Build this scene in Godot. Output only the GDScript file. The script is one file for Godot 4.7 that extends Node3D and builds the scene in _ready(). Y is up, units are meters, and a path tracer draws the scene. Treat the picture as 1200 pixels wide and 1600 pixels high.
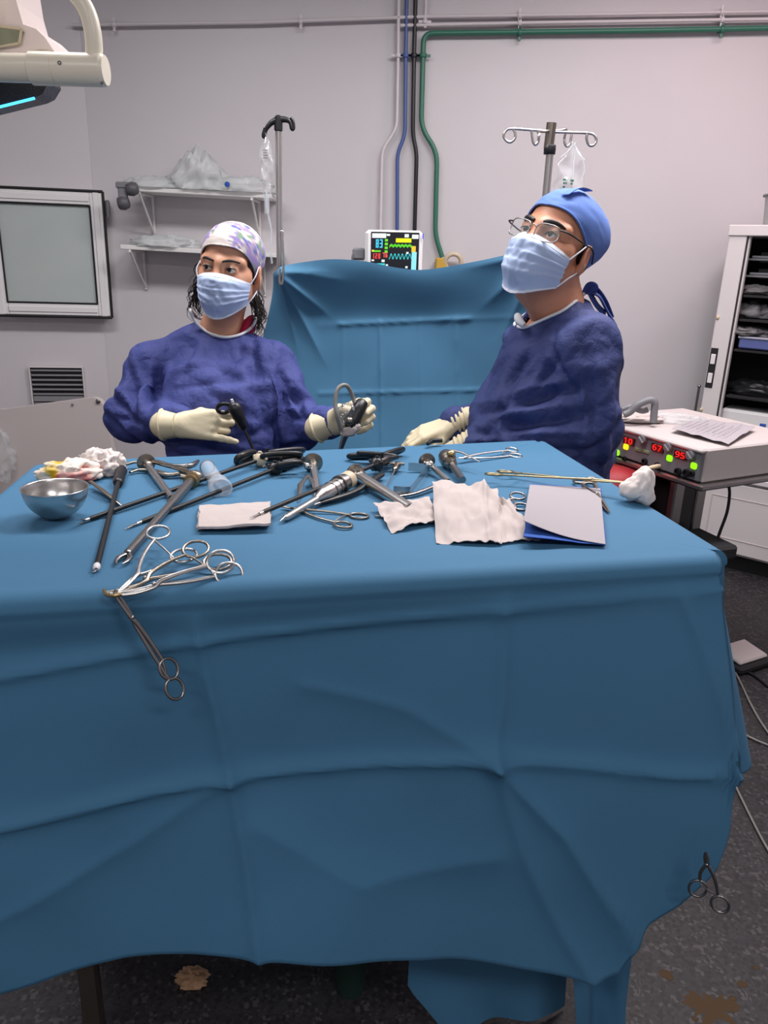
extends Node3D
# An operating room: draped instrument table in front, two gowned people behind it, metres, y up.
const TY := 1.01                       # height of the instrument table's top
const O := Vector3(0, 1.45, 0)         # the camera
const FY := -0.08                      # the floor
var cR := Vector3.RIGHT
var cU := Vector3.UP
var cF := Vector3.FORWARD
var org := {}
var M := {}
var noise := FastNoiseLite.new()
var rng := RandomNumberGenerator.new()


class Mb:
	var v := PackedVector3Array()
	var n := PackedVector3Array()
	var c := PackedColorArray()
	var uv := PackedVector2Array()
	var ix := PackedInt32Array()
	var t := Transform3D.IDENTITY
	var col := Color.WHITE

	func add(p: Vector3, nn: Vector3, u := Vector2.ZERO) -> int:
		v.append(t * p)
		n.append((t.basis * nn).normalized())
		c.append(col)
		uv.append(u)
		return v.size() - 1

	func tri(a: int, b: int, d: int) -> void:
		var g := (v[d] - v[a]).cross(v[b] - v[a])
		if g.dot(n[a] + n[b] + n[d]) < 0.0:
			ix.append(a); ix.append(d); ix.append(b)
		else:
			ix.append(a); ix.append(b); ix.append(d)

	func flat(ps: Array, nn: Vector3) -> void:
		var k := []
		for p in ps:
			k.append(add(p, nn))
		for i in range(1, k.size() - 1):
			tri(k[0], k[i], k[i + 1])

	func grid(rows: Array, wj := false, flip := false, wi := false) -> void:
		var ni := rows.size()
		var nj: int = rows[0].size()
		var base := v.size()
		var ps := PackedVector3Array()
		for r in rows:
			for p in r:
				ps.append(t * p)
		var acc := PackedVector3Array()
		acc.resize(ni * nj)
		var out := 0.0
		var q := PackedInt32Array()
		for i in (ni if wi else ni - 1):
			var i2 := (i + 1) % ni
			var mid := Vector3.ZERO
			if wj:
				for j in nj:
					mid += ps[i * nj + j] + ps[i2 * nj + j]
				mid /= 2.0 * nj
			for j in (nj if wj else nj - 1):
				var j2 := (j + 1) % nj
				var a := i * nj + j
				var b := i * nj + j2
				var d := i2 * nj + j2
				var e := i2 * nj + j
				var f := (ps[d] - ps[a]).cross(ps[b] - ps[e])
				if wj:
					out += f.dot(ps[a] + ps[d] - mid * 2.0)
				acc[a] += f; acc[b] += f; acc[d] += f; acc[e] += f
				q.append(a); q.append(b); q.append(d); q.append(e)
		if wj:
			flip = out < 0.0
		for k in ps.size():
			v.append(ps[k])
			n.append((-acc[k] if flip else acc[k]).normalized())
			c.append(col)
			uv.append(Vector2(float(k % nj) / maxf(nj - 1, 1), float(k / nj) / maxf(ni - 1, 1)))
		for k in range(0, q.size(), 4):
			var a := base + q[k]
			var b := base + q[k + 1]
			var d := base + q[k + 2]
			var e := base + q[k + 3]
			if flip:
				ix.append_array([a, d, b, a, e, d])
			else:
				ix.append_array([a, b, d, a, d, e])

	# a cloth, paper or leaf: both faces and the rim
	func sheet(rows: Array, thick := 0.001, dir := Vector3.UP) -> void:
		var under := []
		for r in rows:
			var u := PackedVector3Array()
			for p in r:
				u.append(p - dir * thick)
			under.append(u)
		grid(rows)
		grid(under, false, true)
		var e1 := PackedVector3Array()
		var e2 := PackedVector3Array()
		var last: int = rows[0].size() - 1
		for p in rows[0]: e1.append(p)
		for i in range(1, rows.size()): e1.append(rows[i][last])
		for j in range(last - 1, -1, -1): e1.append(rows[rows.size() - 1][j])
		for i in range(rows.size() - 2, -1, -1): e1.append(rows[i][0])
		for p in e1: e2.append(p - dir * thick)
		grid([e1, e2])

	func tube(pts: Array, rad: Variant, sides := 8, closed := false, squash := 1.0, ref := Vector3.ZERO) -> void:
		var rows := []
		var m := pts.size()
		var side := Vector3.ZERO
		var ends := []
		for i in m:
			var p: Vector3 = pts[i]
			var a: Vector3 = pts[(i - 1 + m) % m] if closed or i > 0 else p
			var b: Vector3 = pts[(i + 1) % m] if closed or i < m - 1 else p
			var d := (b - a).normalized()
			if ref != Vector3.ZERO:
				side = ref
			elif side == Vector3.ZERO:
				side = Vector3.UP if absf(d.y) < 0.9 else Vector3.RIGHT
			side = (side - d * side.dot(d)).normalized()
			var oth := d.cross(side)
			var r: float = rad[i] if rad is Array or rad is PackedFloat32Array else rad
			var row := PackedVector3Array()
			for k in sides:
				var w := TAU * k / sides
				row.append(p + side * cos(w) * r * squash + oth * sin(w) * r)
			rows.append(row)
			if i == 0 or i == m - 1:
				ends.append([row, d * (-1.0 if i == 0 else 1.0)])
		grid(rows, true, false, closed)
		if not closed:
			for e in ends:
				flat(Array(e[0]), e[1])

	func lathe(prof: Array, seg := 24, at := Transform3D.IDENTITY) -> void:
		var rows := []
		for p in prof:
			var row := PackedVector3Array()
			for k in seg:
				var w := TAU * k / seg
				row.append(at * Vector3(cos(w) * p.x, p.y, sin(w) * p.x))
			rows.append(row)
		grid(rows, true)

	# an edged lathe: every step of the profile keeps its own normals
	func turned(prof: Array, seg := 20, at := Transform3D.IDENTITY) -> void:
		for i in prof.size() - 1:
			lathe([prof[i], prof[i + 1]], seg, at)

	func box(at: Vector3, size: Vector3, bev := 0.003, bs := Basis.IDENTITY) -> void:
		var h := size * 0.5
		bev = minf(bev, minf(h.x, minf(h.y, h.z)) * 0.9)
		var keep := t
		t = t * Transform3D(bs, at)
		var s := [-1.0, 1.0]
		for ax in 3:
			var b := (ax + 1) % 3
			var d := (ax + 2) % 3
			for k in s:
				var nn := Vector3.ZERO
				nn[ax] = k
				var ps := []
				for q in [[-1, -1], [1, -1], [1, 1], [-1, 1]]:
					var p := Vector3.ZERO
					p[ax] = k * h[ax]
					p[b] = q[0] * (h[b] - bev)
					p[d] = q[1] * (h[d] - bev)
					ps.append(p)
				flat(ps, nn)
				for k2 in s:           # the edge between face ax and face b
					var n2 := Vector3.ZERO
					n2[ax] = k
					n2[b] = k2
					var p1 := Vector3.ZERO
					p1[ax] = k * h[ax]; p1[b] = k2 * (h[b] - bev)
					var p2 := Vector3.ZERO
					p2[ax] = k * (h[ax] - bev); p2[b] = k2 * h[b]
					var e := Vector3.ZERO
					e[d] = h[d] - bev
					flat([p1 - e, p1 + e, p2 + e, p2 - e], n2.normalized())
		for x in s:
			for y in s:
				for z in s:
					var g := Vector3(x, y, z)
					flat([g * Vector3(h.x, h.y - bev, h.z - bev), g * Vector3(h.x - bev, h.y, h.z - bev), g * Vector3(h.x - bev, h.y - bev, h.z)], g.normalized())
		t = keep

	# a flat outline in x and y, given a thickness along z
	func slab(poly: PackedVector2Array, z0: float, z1: float) -> void:
		var tr := Geometry2D.triangulate_polygon(poly)
		for z in [z0, z1]:
			var k0 := v.size()
			for p in poly:
				add(Vector3(p.x, p.y, z), Vector3(0, 0, signf(z - (z0 + z1) / 2)))
			for i in range(0, tr.size(), 3):
				tri(k0 + tr[i], k0 + tr[i + 1], k0 + tr[i + 2])
		var cw := -1.0 if Geometry2D.is_polygon_clockwise(poly) else 1.0
		for i in poly.size():
			var a := poly[i]
			var b := poly[(i + 1) % poly.size()]
			var nn := Vector3(b.y - a.y, a.x - b.x, 0) * cw
			flat([Vector3(a.x, a.y, z0), Vector3(b.x, b.y, z0), Vector3(b.x, b.y, z1), Vector3(a.x, a.y, z1)], nn.normalized())

	func ball(at: Vector3, r: Vector3, seg := 16, bs := Basis.IDENTITY) -> void:
		var rows := []
		for i in seg / 2 + 1:
			var a := PI * i / (seg / 2)
			var row := PackedVector3Array()
			for k in seg:
				var w := TAU * k / seg
				row.append(at + bs * (Vector3(sin(a) * cos(w), cos(a), sin(a) * sin(w)) * r))
			rows.append(row)
		grid(rows, true)

	# smooth the normals again after vertices moved
	func renormal() -> void:
		var acc := PackedVector3Array()
		acc.resize(v.size())
		for i in range(0, ix.size(), 3):
			var f := (v[ix[i + 2]] - v[ix[i]]).cross(v[ix[i + 1]] - v[ix[i]])
			acc[ix[i]] += f; acc[ix[i + 1]] += f; acc[ix[i + 2]] += f
		for i in v.size():
			n[i] = acc[i].normalized()


# distance field on a grid, meshed as surface nets
class Sdf:
	var o: Vector3
	var h: float
	var nx: int
	var ny: int
	var nz: int
	var d := PackedFloat32Array()

	func _init(lo: Vector3, hi: Vector3, cell: float) -> void:
		o = lo
		h = cell
		nx = int((hi.x - lo.x) / cell) + 2
		ny = int((hi.y - lo.y) / cell) + 2
		nz = int((hi.z - lo.z) / cell) + 2
		d.resize(nx * ny * nz)
		d.fill(1.0)

	func span(lo: Vector3, hi: Vector3) -> Array:
		var a := ((lo - o) / h).floor()
		var b := ((hi - o) / h).ceil()
		return [clampi(int(a.x), 0, nx - 1), clampi(int(a.y), 0, ny - 1), clampi(int(a.z), 0, nz - 1), clampi(int(b.x), 0, nx - 1), clampi(int(b.y), 0, ny - 1), clampi(int(b.z), 0, nz - 1)]

	func cap(a: Vector3, b: Vector3, ra: float, rb: float, k := 0.01, sub := false) -> void:
		var m := maxf(ra, rb) + k + h * 2.5
		var s := span(a.min(b) - Vector3.ONE * m, a.max(b) + Vector3.ONE * m)
		var ab := b - a
		var l2 := maxf(ab.length_squared(), 1e-9)
		for z in range(s[2], s[5] + 1):
			for y in range(s[1], s[4] + 1):
				var at := (z * ny + y) * nx
				for x in range(s[0], s[3] + 1):
					var p := o + Vector3(x, y, z) * h - a
					var w := clampf(p.dot(ab) / l2, 0.0, 1.0)
					var e := (p - ab * w).length() - ra - (rb - ra) * w
					var g := d[at + x]
					if sub:
						var q := maxf(k - absf(g + e), 0.0) / k
						d[at + x] = maxf(g, -e) + q * q * k * 0.25
					elif e < g + k:
						var q := maxf(k - absf(g - e), 0.0) / k
						d[at + x] = minf(g, e) - q * q * k * 0.25

	func ell(c: Vector3, r: Vector3, k := 0.01, bs := Basis.IDENTITY, sub := false) -> void:
		var mr := maxf(r.x, maxf(r.y, r.z))
		var m := mr + k + h * 2.5
		var s := span(c - Vector3.ONE * m, c + Vector3.ONE * m)
		var inv := bs.transposed()
		for z in range(s[2], s[5] + 1):
			for y in range(s[1], s[4] + 1):
				var at := (z * ny + y) * nx
				for x in range(s[0], s[3] + 1):
					var q3 := (inv * (o + Vector3(x, y, z) * h - c)) / r
					var k0 := q3.length()
					var k1 := (q3 / r).length()
					var e := k0 * (k0 - 1.0) / k1 if k1 > 1e-6 else -mr
					var g := d[at + x]
					if sub:
						var q := maxf(k - absf(g + e), 0.0) / k
						d[at + x] = maxf(g, -e) + q * q * k * 0.25
					elif e < g + k:
						var q := maxf(k - absf(g - e), 0.0) / k
						d[at + x] = minf(g, e) - q * q * k * 0.25

	func hit(from: Vector3, dir: Vector3) -> Vector3:
		var u := dir.normalized()
		var p := from
		for k in 4000:
			p += u * h * 0.25
			var g := ((p - o) / h)
			var x := int(g.x)
			var y := int(g.y)
			var z := int(g.z)
			if g.x < 0 or g.y < 0 or g.z < 0 or x >= nx - 1 or y >= ny - 1 or z >= nz - 1:
				continue
			var i := (z * ny + y) * nx + x
			var f := g.x - x
			var e := lerpf(d[i], d[i + 1], f)
			var e2 := lerpf(d[i + nx], d[i + nx + 1], f)
			var m := nx * ny
			var e3 := lerpf(d[i + m], d[i + m + 1], f)
			var e4 := lerpf(d[i + m + nx], d[i + m + nx + 1], f)
			if lerpf(lerpf(e, e2, g.y - y), lerpf(e3, e4, g.y - y), g.z - z) < 0.0:
				return p
		return from + u * 2.3

	func mesh(mb: Mb, t := Transform3D.IDENTITY) -> void:
		var id := PackedInt32Array()
		id.resize(d.size())
		id.fill(-1)
		var first := mb.v.size()
		var sx := 1
		var sy := nx
		var sz := nx * ny
		var off := PackedInt32Array([0, sx, sy, sx + sy, sz, sx + sz, sy + sz, sx + sy + sz])
		var far := h * 1.8
		var pv := PackedVector3Array()
		for z in nz - 1:
			for y in ny - 1:
				var at := z * sz + y * sy
				for x in nx - 1:
					var i := at + x
					if absf(d[i]) > far:
						continue
					var mask := 0
					for k in 8:
						if d[i + off[k]] < 0.0:
							mask |= 1 << k
					if mask == 0 or mask == 255:
						continue
					var sum := Vector3.ZERO
					var cnt := 0
					for k in 8:
						for b in [1, 2, 4]:
							if k & b == 0 and ((mask >> k) & 1) != ((mask >> (k | b)) & 1):
								var da := d[i + off[k]]
								var db := d[i + off[k | b]]
								var w := da / (da - db)
								var pa := Vector3(k & 1, (k >> 1) & 1, (k >> 2) & 1)
								var pb := Vector3((k | b) & 1, ((k | b) >> 1) & 1, ((k | b) >> 2) & 1)
								sum += pa.lerp(pb, w)
								cnt += 1
					id[i] = first + pv.size()
					pv.append(o + (Vector3(x, y, z) + sum / cnt) * h)
		var acc := PackedVector3Array()
		acc.resize(pv.size())
		var ix := PackedInt32Array()
		for z in range(1, nz - 1):
			for y in range(1, ny - 1):
				var at := z * sz + y * sy
				for x in range(1, nx - 1):
					var i := at + x
					if id[i] < 0:
						continue
					var s0 := d[i] < 0.0
					for ax in 3:
						var st: int = [sx, sy, sz][ax]
						if (d[i + st] < 0.0) == s0:
							continue
						var u: int = [sy, sz, sx][ax]
						var w: int = [sz, sx, sy][ax]
						var a := id[i]
						var b := id[i - u]
						var cc := id[i - u - w]
						var e := id[i - w]
						if a < 0 or b < 0 or cc < 0 or e < 0:
							continue
						var f := (pv[cc - first] - pv[a - first]).cross(pv[b - first] - pv[e - first])
						var q := [a, b, cc, e]
						if s0:
							q = [a, e, cc, b]
							f = -f
						ix.append_array([q[0], q[1], q[2], q[0], q[2], q[3]])
						for m in q:
							acc[m - first] += f
		# normals must point out of the body: flip all if the field says otherwise
		var vote := 0.0
		for k in range(0, pv.size(), 7):
			var g := ((pv[k] - o) / h)
			var xi := clampi(int(g.x), 1, nx - 2)
			var yi := clampi(int(g.y), 1, ny - 2)
			var zi := clampi(int(g.z), 1, nz - 2)
			var i := zi * sz + yi * sy + xi
			vote += acc[k].dot(Vector3(d[i + 1] - d[i - 1], d[i + sy] - d[i - sy], d[i + sz] - d[i - sz]))
		var sg := -1.0 if vote < 0.0 else 1.0
		for k in pv.size():
			mb.v.append(t * pv[k])
			mb.n.append((t.basis * (acc[k] * sg)).normalized())
			mb.c.append(mb.col)
			mb.uv.append(Vector2.ZERO)
		if sg < 0:
			for k in range(0, ix.size(), 3):
				var sw := ix[k + 1]
				ix[k + 1] = ix[k + 2]
				ix[k + 2] = sw
		mb.ix.append_array(ix)


# ---------- placing ----------
func ray(px: float, py: float) -> Vector3:      # the line of sight that measured this place in the room
	return cR * ((px - 600) / 1200) + cU * ((800 - py) / 1200) + cF

func on_y(px: float, py: float, y := TY) -> Vector3:
	var r := ray(px, py)
	return O + r * ((y - O.y) / r.y)

func on_z(px: float, py: float, z: float) -> Vector3:
	var r := ray(px, py)
	return O + r * (z / r.z)

func on_plane(px: float, py: float, p: Vector3, n: Vector3) -> Vector3:
	var r := ray(px, py)
	return O + r * ((p - O).dot(n) / r.dot(n))

func V(x: float, y: float, z: float) -> Vector3:
	return Vector3(x, y, z)

# frame with x along dir and y as near to up as it goes
func frame(at: Vector3, dir: Vector3, up := Vector3.UP) -> Transform3D:
	var x := dir.normalized()
	var z := x.cross(up).normalized()
	return Transform3D(Basis(x, z.cross(x), z), at)

# frame with y along dir
func stand(at: Vector3, dir: Vector3) -> Transform3D:
	var y := dir.normalized()
	var x := y.cross(Vector3.BACK if absf(y.z) < 0.9 else Vector3.RIGHT).normalized()
	return Transform3D(Basis(x, y, x.cross(y)), at)

func curve(pts: Array, n := 8, closed := false) -> Array:   # Catmull-Rom
	var out := []
	var m := pts.size()
	for i in (m if closed else m - 1):
		var p0: Vector3 = pts[(i - 1 + m) % m] if closed or i > 0 else pts[i]
		var p1: Vector3 = pts[i]
		var p2: Vector3 = pts[(i + 1) % m]
		var p3: Vector3 = pts[(i + 2) % m] if closed or i < m - 2 else p2
		for k in n:
			out.append(p1.cubic_interpolate(p2, p0, p3, float(k) / n))
	if not closed:
		out.append(pts[m - 1])
	return out

func ring(c: Vector3, x: Vector3, y: Vector3, n := 24) -> Array:
	var out := []
	for k in n:
		out.append(c + x * cos(TAU * k / n) + y * sin(TAU * k / n))
	return out


# ---------- naming ----------
var taken := {}
func numbered(called: String) -> String:
	taken[called] = taken.get(called, -1) + 1
	return called if taken[called] == 0 else "%s_%03d" % [called, taken[called]]

func tag(o: Node, label: String, category: String, group := "") -> void:
	o.set_meta("label", label)
	o.set_meta("category", category)
	if group:
		o.set_meta("group", group)

func thing(called: String, label: String, category: String, at: Vector3, group := "") -> Node3D:
	var o := Node3D.new()
	o.name = numbered(called)
	add_child(o)
	o.position = at
	org[o] = at
	tag(o, label, category, group)
	return o

func obj(called: String, mb: Mb, m: Material, parent: Node3D = null) -> MeshInstance3D:
	var o := MeshInstance3D.new()
	var at := Vector3.ZERO
	if parent:
		at = org[parent]
		o.name = called
		parent.add_child(o, true)
	else:
		o.name = numbered(called)
		add_child(o)
		var lo := mb.v[0]
		var hi := mb.v[0]
		for p in mb.v:
			lo = lo.min(p)
			hi = hi.max(p)
		at = V((lo.x + hi.x) / 2, lo.y, (lo.z + hi.z) / 2)
		o.position = at
	org[o] = at
	for i in mb.v.size():
		mb.v[i] -= at
	var a := []
	a.resize(Mesh.ARRAY_MAX)
	a[Mesh.ARRAY_VERTEX] = mb.v
	a[Mesh.ARRAY_NORMAL] = mb.n
	a[Mesh.ARRAY_TEX_UV] = mb.uv
	if m is BaseMaterial3D and m.vertex_color_use_as_albedo:
		a[Mesh.ARRAY_COLOR] = mb.c
	a[Mesh.ARRAY_INDEX] = mb.ix
	var me := ArrayMesh.new()
	me.add_surface_from_arrays(Mesh.PRIMITIVE_TRIANGLES, a)
	me.surface_set_material(0, m)
	o.mesh = me
	o.cast_shadow = GeometryInstance3D.SHADOW_CASTING_SETTING_ON
	return o

func single(called: String, mb: Mb, m: Material, label: String, category: String, group := "") -> MeshInstance3D:
	var o := obj(called, mb, m)
	tag(o, label, category, group)
	return o

func struct(called: String, mb: Mb, m: Material, label := "") -> MeshInstance3D:
	var o := obj(called, mb, m)
	o.set_meta("kind", "structure")
	if label:
		o.set_meta("label", label)
		o.set_meta("category", called.get_slice("_", 0))
	return o


# ---------- materials ----------
func noise_tex(freq: float, oct := 4, size := 256, type := FastNoiseLite.TYPE_SIMPLEX_SMOOTH, ramp: Gradient = null, sd := 1) -> NoiseTexture2D:
	var f := FastNoiseLite.new()
	f.noise_type = type
	f.frequency = freq
	f.fractal_octaves = oct
	f.seed = sd
	var t := NoiseTexture2D.new()
	t.noise = f
	t.width = size
	t.height = size
	t.seamless = true
	if ramp:
		t.color_ramp = ramp
	return t

func mat(called: String, col: Color, rough := 0.6, metal := 0.0) -> StandardMaterial3D:
	var m := StandardMaterial3D.new()
	m.resource_name = called
	m.albedo_color = col
	m.roughness = rough
	m.metallic = metal
	M[called] = m
	return m

func relief(m: StandardMaterial3D, t: Texture2D, per_metre: float, cm: float) -> StandardMaterial3D:
	m.uv1_triplanar = true
	m.uv1_scale = Vector3.ONE * per_metre
	m.heightmap_enabled = true
	m.heightmap_texture = t
	m.heightmap_scale = cm
	return m

func rgb(r: int, g: int, b: int) -> Color:
	return Color8(r, g, b)

func glow(called: String, col: Color, e := 1.0) -> StandardMaterial3D:
	var m := mat(called, Color(0.02, 0.02, 0.02), 0.4)
	m.emission_enabled = true
	m.emission = col
	m.emission_energy_multiplier = e
	return m


func _ready() -> void:
	# ---------- camera, sky, lights, exposure ----------
	var p := atan(400.0 / 1200.0)
	var up0 := V(0, cos(p), -sin(p))
	cF = V(0, -sin(p), -cos(p))
	cR = V(1, 0, 0) * cos(0.035) + up0 * sin(0.035)
	cU = up0 * cos(0.035) - V(1, 0, 0) * sin(0.035)
	var cam := Camera3D.new()
	cam.name = "camera"
	cam.fov = rad_to_deg(2 * atan(800.0 / 1200.0))
	cam.near = 0.05
	cam.transform = Transform3D(Basis(cR, cU, -cF), O)
	add_child(cam)
	cam.current = true
	var we := WorldEnvironment.new()
	we.name = "world_environment"
	var env := Environment.new()
	env.background_mode = Environment.BG_COLOR
	env.background_color = Color(0.5, 0.55, 0.6)
	env.background_energy_multiplier = 0.3
	env.tonemap_mode = Environment.TONE_MAPPER_LINEAR
	env.tonemap_exposure = 1.0
	env.sdfgi_enabled = true
	env.ssao_enabled = true
	env.ssil_enabled = true
	we.environment = env
	add_child(we)
	noise.seed = 5
	noise.frequency = 0.55
	noise.fractal_octaves = 2
	rng.seed = 11
	ceiling_light(V(0.75, 2.94, -2.3), V(1.25, 0.02, 0.35), 0.8, "right of the pipes")
	ceiling_light(V(-1.0, 2.94, -2.1), V(1.25, 0.02, 0.35), 0.5, "above the woman")
	ceiling_light(V(1.7, 2.94, -3.2), V(1.25, 0.02, 0.35), 0.3, "near the right end of the back wall", Color(1.0, 0.9, 0.91))
	ceiling_light(V(1.2, 2.94, 0.9), V(1.25, 0.02, 0.35), 0.38, "behind the camera, right")
	ceiling_light(V(-1.0, 2.94, 0.9), V(1.25, 0.02, 0.35), 0.3, "behind the camera, left")
	materials()
	room()
	wall_things()
	right_side()
	table()
	people()
	instruments()
	soft_things()
	floor_things()
	surgical_lamp()


func ceiling_light(at: Vector3, size: Vector3, e: float, where: String, tint := Color(1.0, 0.985, 0.988)) -> void:
	var o := thing("ceiling_light", "long fluorescent ceiling light panel " + where, "light", at + V(0, -0.03, 0))
	var mb := Mb.new()
	for s in [-1, 1]:
		mb.box(at + V(0, 0, s * (size.z / 2 + 0.01)), V(size.x + 0.04, 0.06, 0.02))
		mb.box(at + V(s * (size.x / 2 + 0.01), 0, 0), V(0.02, 0.06, size.z))
	obj("frame", mb, mat("lamp frame", rgb(215, 215, 215), 0.5), o)
	mb = Mb.new()
	mb.box(at + V(0, -0.012, 0), V(size.x, 0.012, size.z), 0.002)
	obj("diffuser", mb, glow("lit diffuser", tint, 2.0), o)
	var l := AreaLight3D.new()
	l.name = "panel_glow"
	l.area_size = Vector2(size.x, size.z)
	l.light_energy = 7.0 * e
	l.light_color = tint
	l.area_range = 12.0
	l.area_attenuation = 2.0
	l.shadow_enabled = true
	o.add_child(l)
	l.position = V(0, -0.005, 0)
	l.rotation_degrees = V(-90, 0, 0)


func materials() -> void:
	var fine := noise_tex(0.05, 4, 256)
	var weave := noise_tex(0.22, 2, 256)
	var wallm := mat("wall paint", rgb(203, 199, 202), 0.42)
	relief(wallm, noise_tex(0.012, 5, 512), 0.5, 0.18)
	relief(mat("drape", rgb(61, 113, 148), 0.8), weave, 9.0, 0.02)
	relief(mat("screen drape", rgb(71, 124, 158), 0.8), weave, 9.0, 0.02)
	var cr := noise_tex(0.016, 2, 512, FastNoiseLite.TYPE_CELLULAR)
	cr.noise.cellular_return_type = FastNoiseLite.RETURN_DISTANCE2_SUB
	cr.noise.domain_warp_enabled = true
	cr.noise.domain_warp_amplitude = 26.0
	cr.noise.domain_warp_frequency = 0.02
	relief(mat("gown", rgb(56, 66, 130), 0.75), cr, 2.6, 0.55)
	relief(mat("gown man", rgb(48, 60, 112), 0.75), cr, 2.3, 0.55)
	relief(mat("man cap", rgb(92, 124, 196), 0.8), weave, 9.0, 0.03)
	mat("binding", rgb(226, 228, 232), 0.8)
	relief(mat("gauze", rgb(196, 184, 180), 0.95), weave, 14.0, 0.05)
	var g := relief(mat("gauze tint", Color.WHITE, 0.95), weave, 14.0, 0.05)
	g.vertex_color_use_as_albedo = true
	relief(mat("glove", rgb(222, 209, 176), 0.5), fine, 10.0, 0.025)
	relief(mat("mask", rgb(184, 202, 236), 0.85), weave, 16.0, 0.02)
	relief(mat("gauze wad", rgb(226, 216, 210), 0.95), weave, 14.0, 0.05)
	mat("mask border", rgb(232, 236, 246), 0.8)
	for k in [["skin woman", rgb(206, 150, 120)], ["skin man", rgb(206, 142, 112)]]:
		var m := relief(mat(k[0], Color.WHITE, 0.5), fine, 22.0, 0.02)
		m.vertex_color_use_as_albedo = true
		m.subsurf_scatter_enabled = true
		m.subsurf_scatter_strength = 0.06
	var vc := mat("vertex colour", Color.WHITE, 0.8)
	vc.vertex_color_use_as_albedo = true
	var ey := mat("eye", Color.WHITE, 0.15)
	ey.vertex_color_use_as_albedo = true
	mat("hair", rgb(38, 30, 28), 0.5)
	mat("steel", rgb(206, 203, 200), 0.28, 1.0)
	mat("dark steel", rgb(146, 143, 142), 0.32, 1.0)
	mat("worn steel", rgb(150, 142, 132), 0.3, 1.0)
	mat("brass", rgb(190, 165, 120), 0.3, 1.0)
	mat("yellowed steel", rgb(158, 146, 116), 0.3, 1.0)
	mat("black plastic", rgb(22, 23, 26), 0.38)
	mat("black shaft", rgb(8, 8, 10), 0.5)
	mat("beige plastic", rgb(206, 190, 164), 0.45)
	mat("white plastic", rgb(228, 226, 226), 0.45)
	mat("grey plastic", rgb(120, 120, 124), 0.5)
	mat("cream enamel", rgb(246, 238, 218), 0.3)
	mat("white metal", rgb(214, 208, 208), 0.4)
	mat("shelf white", rgb(224, 222, 220), 0.5)
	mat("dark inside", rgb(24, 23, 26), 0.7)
	mat("black", rgb(12, 12, 14), 0.5)
	mat("rubber", rgb(30, 30, 32), 0.7)
	mat("paper", rgb(166, 159, 164), 0.9)
	mat("blue sheet", rgb(38, 84, 168), 0.8)
	mat("pipe white", rgb(212, 206, 208), 0.4)
	mat("pipe blue", rgb(70, 92, 150), 0.4)
	mat("pipe black", rgb(26, 26, 32), 0.4)
	mat("pipe green", rgb(52, 112, 92), 0.4)
	mat("grey cable", rgb(128, 126, 122), 0.4)
	mat("yellow", rgb(196, 158, 62), 0.5)
	mat("beige board", rgb(196, 186, 184), 0.6)
	mat("red", rgb(150, 26, 36), 0.6)
	mat("pink cloth", rgb(176, 26, 70), 0.85)
	mat("scrubs", rgb(54, 120, 104), 0.85)
	mat("wood", rgb(150, 124, 104), 0.6)
	var f := mat("film", Color(0.92, 0.94, 0.95, 0.22), 0.3)
	f.transparency = BaseMaterial3D.TRANSPARENCY_ALPHA
	var cl := mat("clear film", Color(0.95, 0.96, 0.97, 0.14), 0.12)
	cl.transparency = BaseMaterial3D.TRANSPARENCY_ALPHA
	var pl := mat("pale clear plastic", Color(0.88, 0.9, 0.92, 0.4), 0.3)
	pl.transparency = BaseMaterial3D.TRANSPARENCY_ALPHA
	var bag := mat("bag plastic", Color(0.86, 0.88, 0.88, 0.5), 0.35)
	bag.transparency = BaseMaterial3D.TRANSPARENCY_ALPHA
	var tf := mat("thin film", Color(0.95, 0.96, 0.97, 0.05), 0.1)
	tf.transparency = BaseMaterial3D.TRANSPARENCY_ALPHA
	var gl := mat("glass", Color(0.8, 0.86, 0.86, 0.12), 0.05)
	gl.transparency = BaseMaterial3D.TRANSPARENCY_ALPHA
	# terrazzo: grey ground with pale and dark chips
	var r := Gradient.new()
	r.interpolation_mode = Gradient.GRADIENT_INTERPOLATE_CONSTANT
	r.offsets = PackedFloat32Array([0.0, 0.16, 0.32, 0.55, 0.78, 0.9])
	r.colors = PackedColorArray([rgb(24, 23, 25), rgb(40, 38, 41), rgb(46, 44, 47), rgb(36, 34, 37), rgb(68, 65, 67), rgb(30, 29, 31)])
	var cn := noise_tex(0.06, 1, 512, FastNoiseLite.TYPE_CELLULAR, r, 4)
	cn.noise.cellular_return_type = FastNoiseLite.RETURN_CELL_VALUE
	cn.noise.cellular_jitter = 1.0
	cn.normalize = true
	var fl := mat("terrazzo", Color.WHITE, 0.6)
	fl.albedo_texture = cn
	fl.uv1_triplanar = true
	fl.uv1_scale = Vector3.ONE * 4.2


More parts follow.
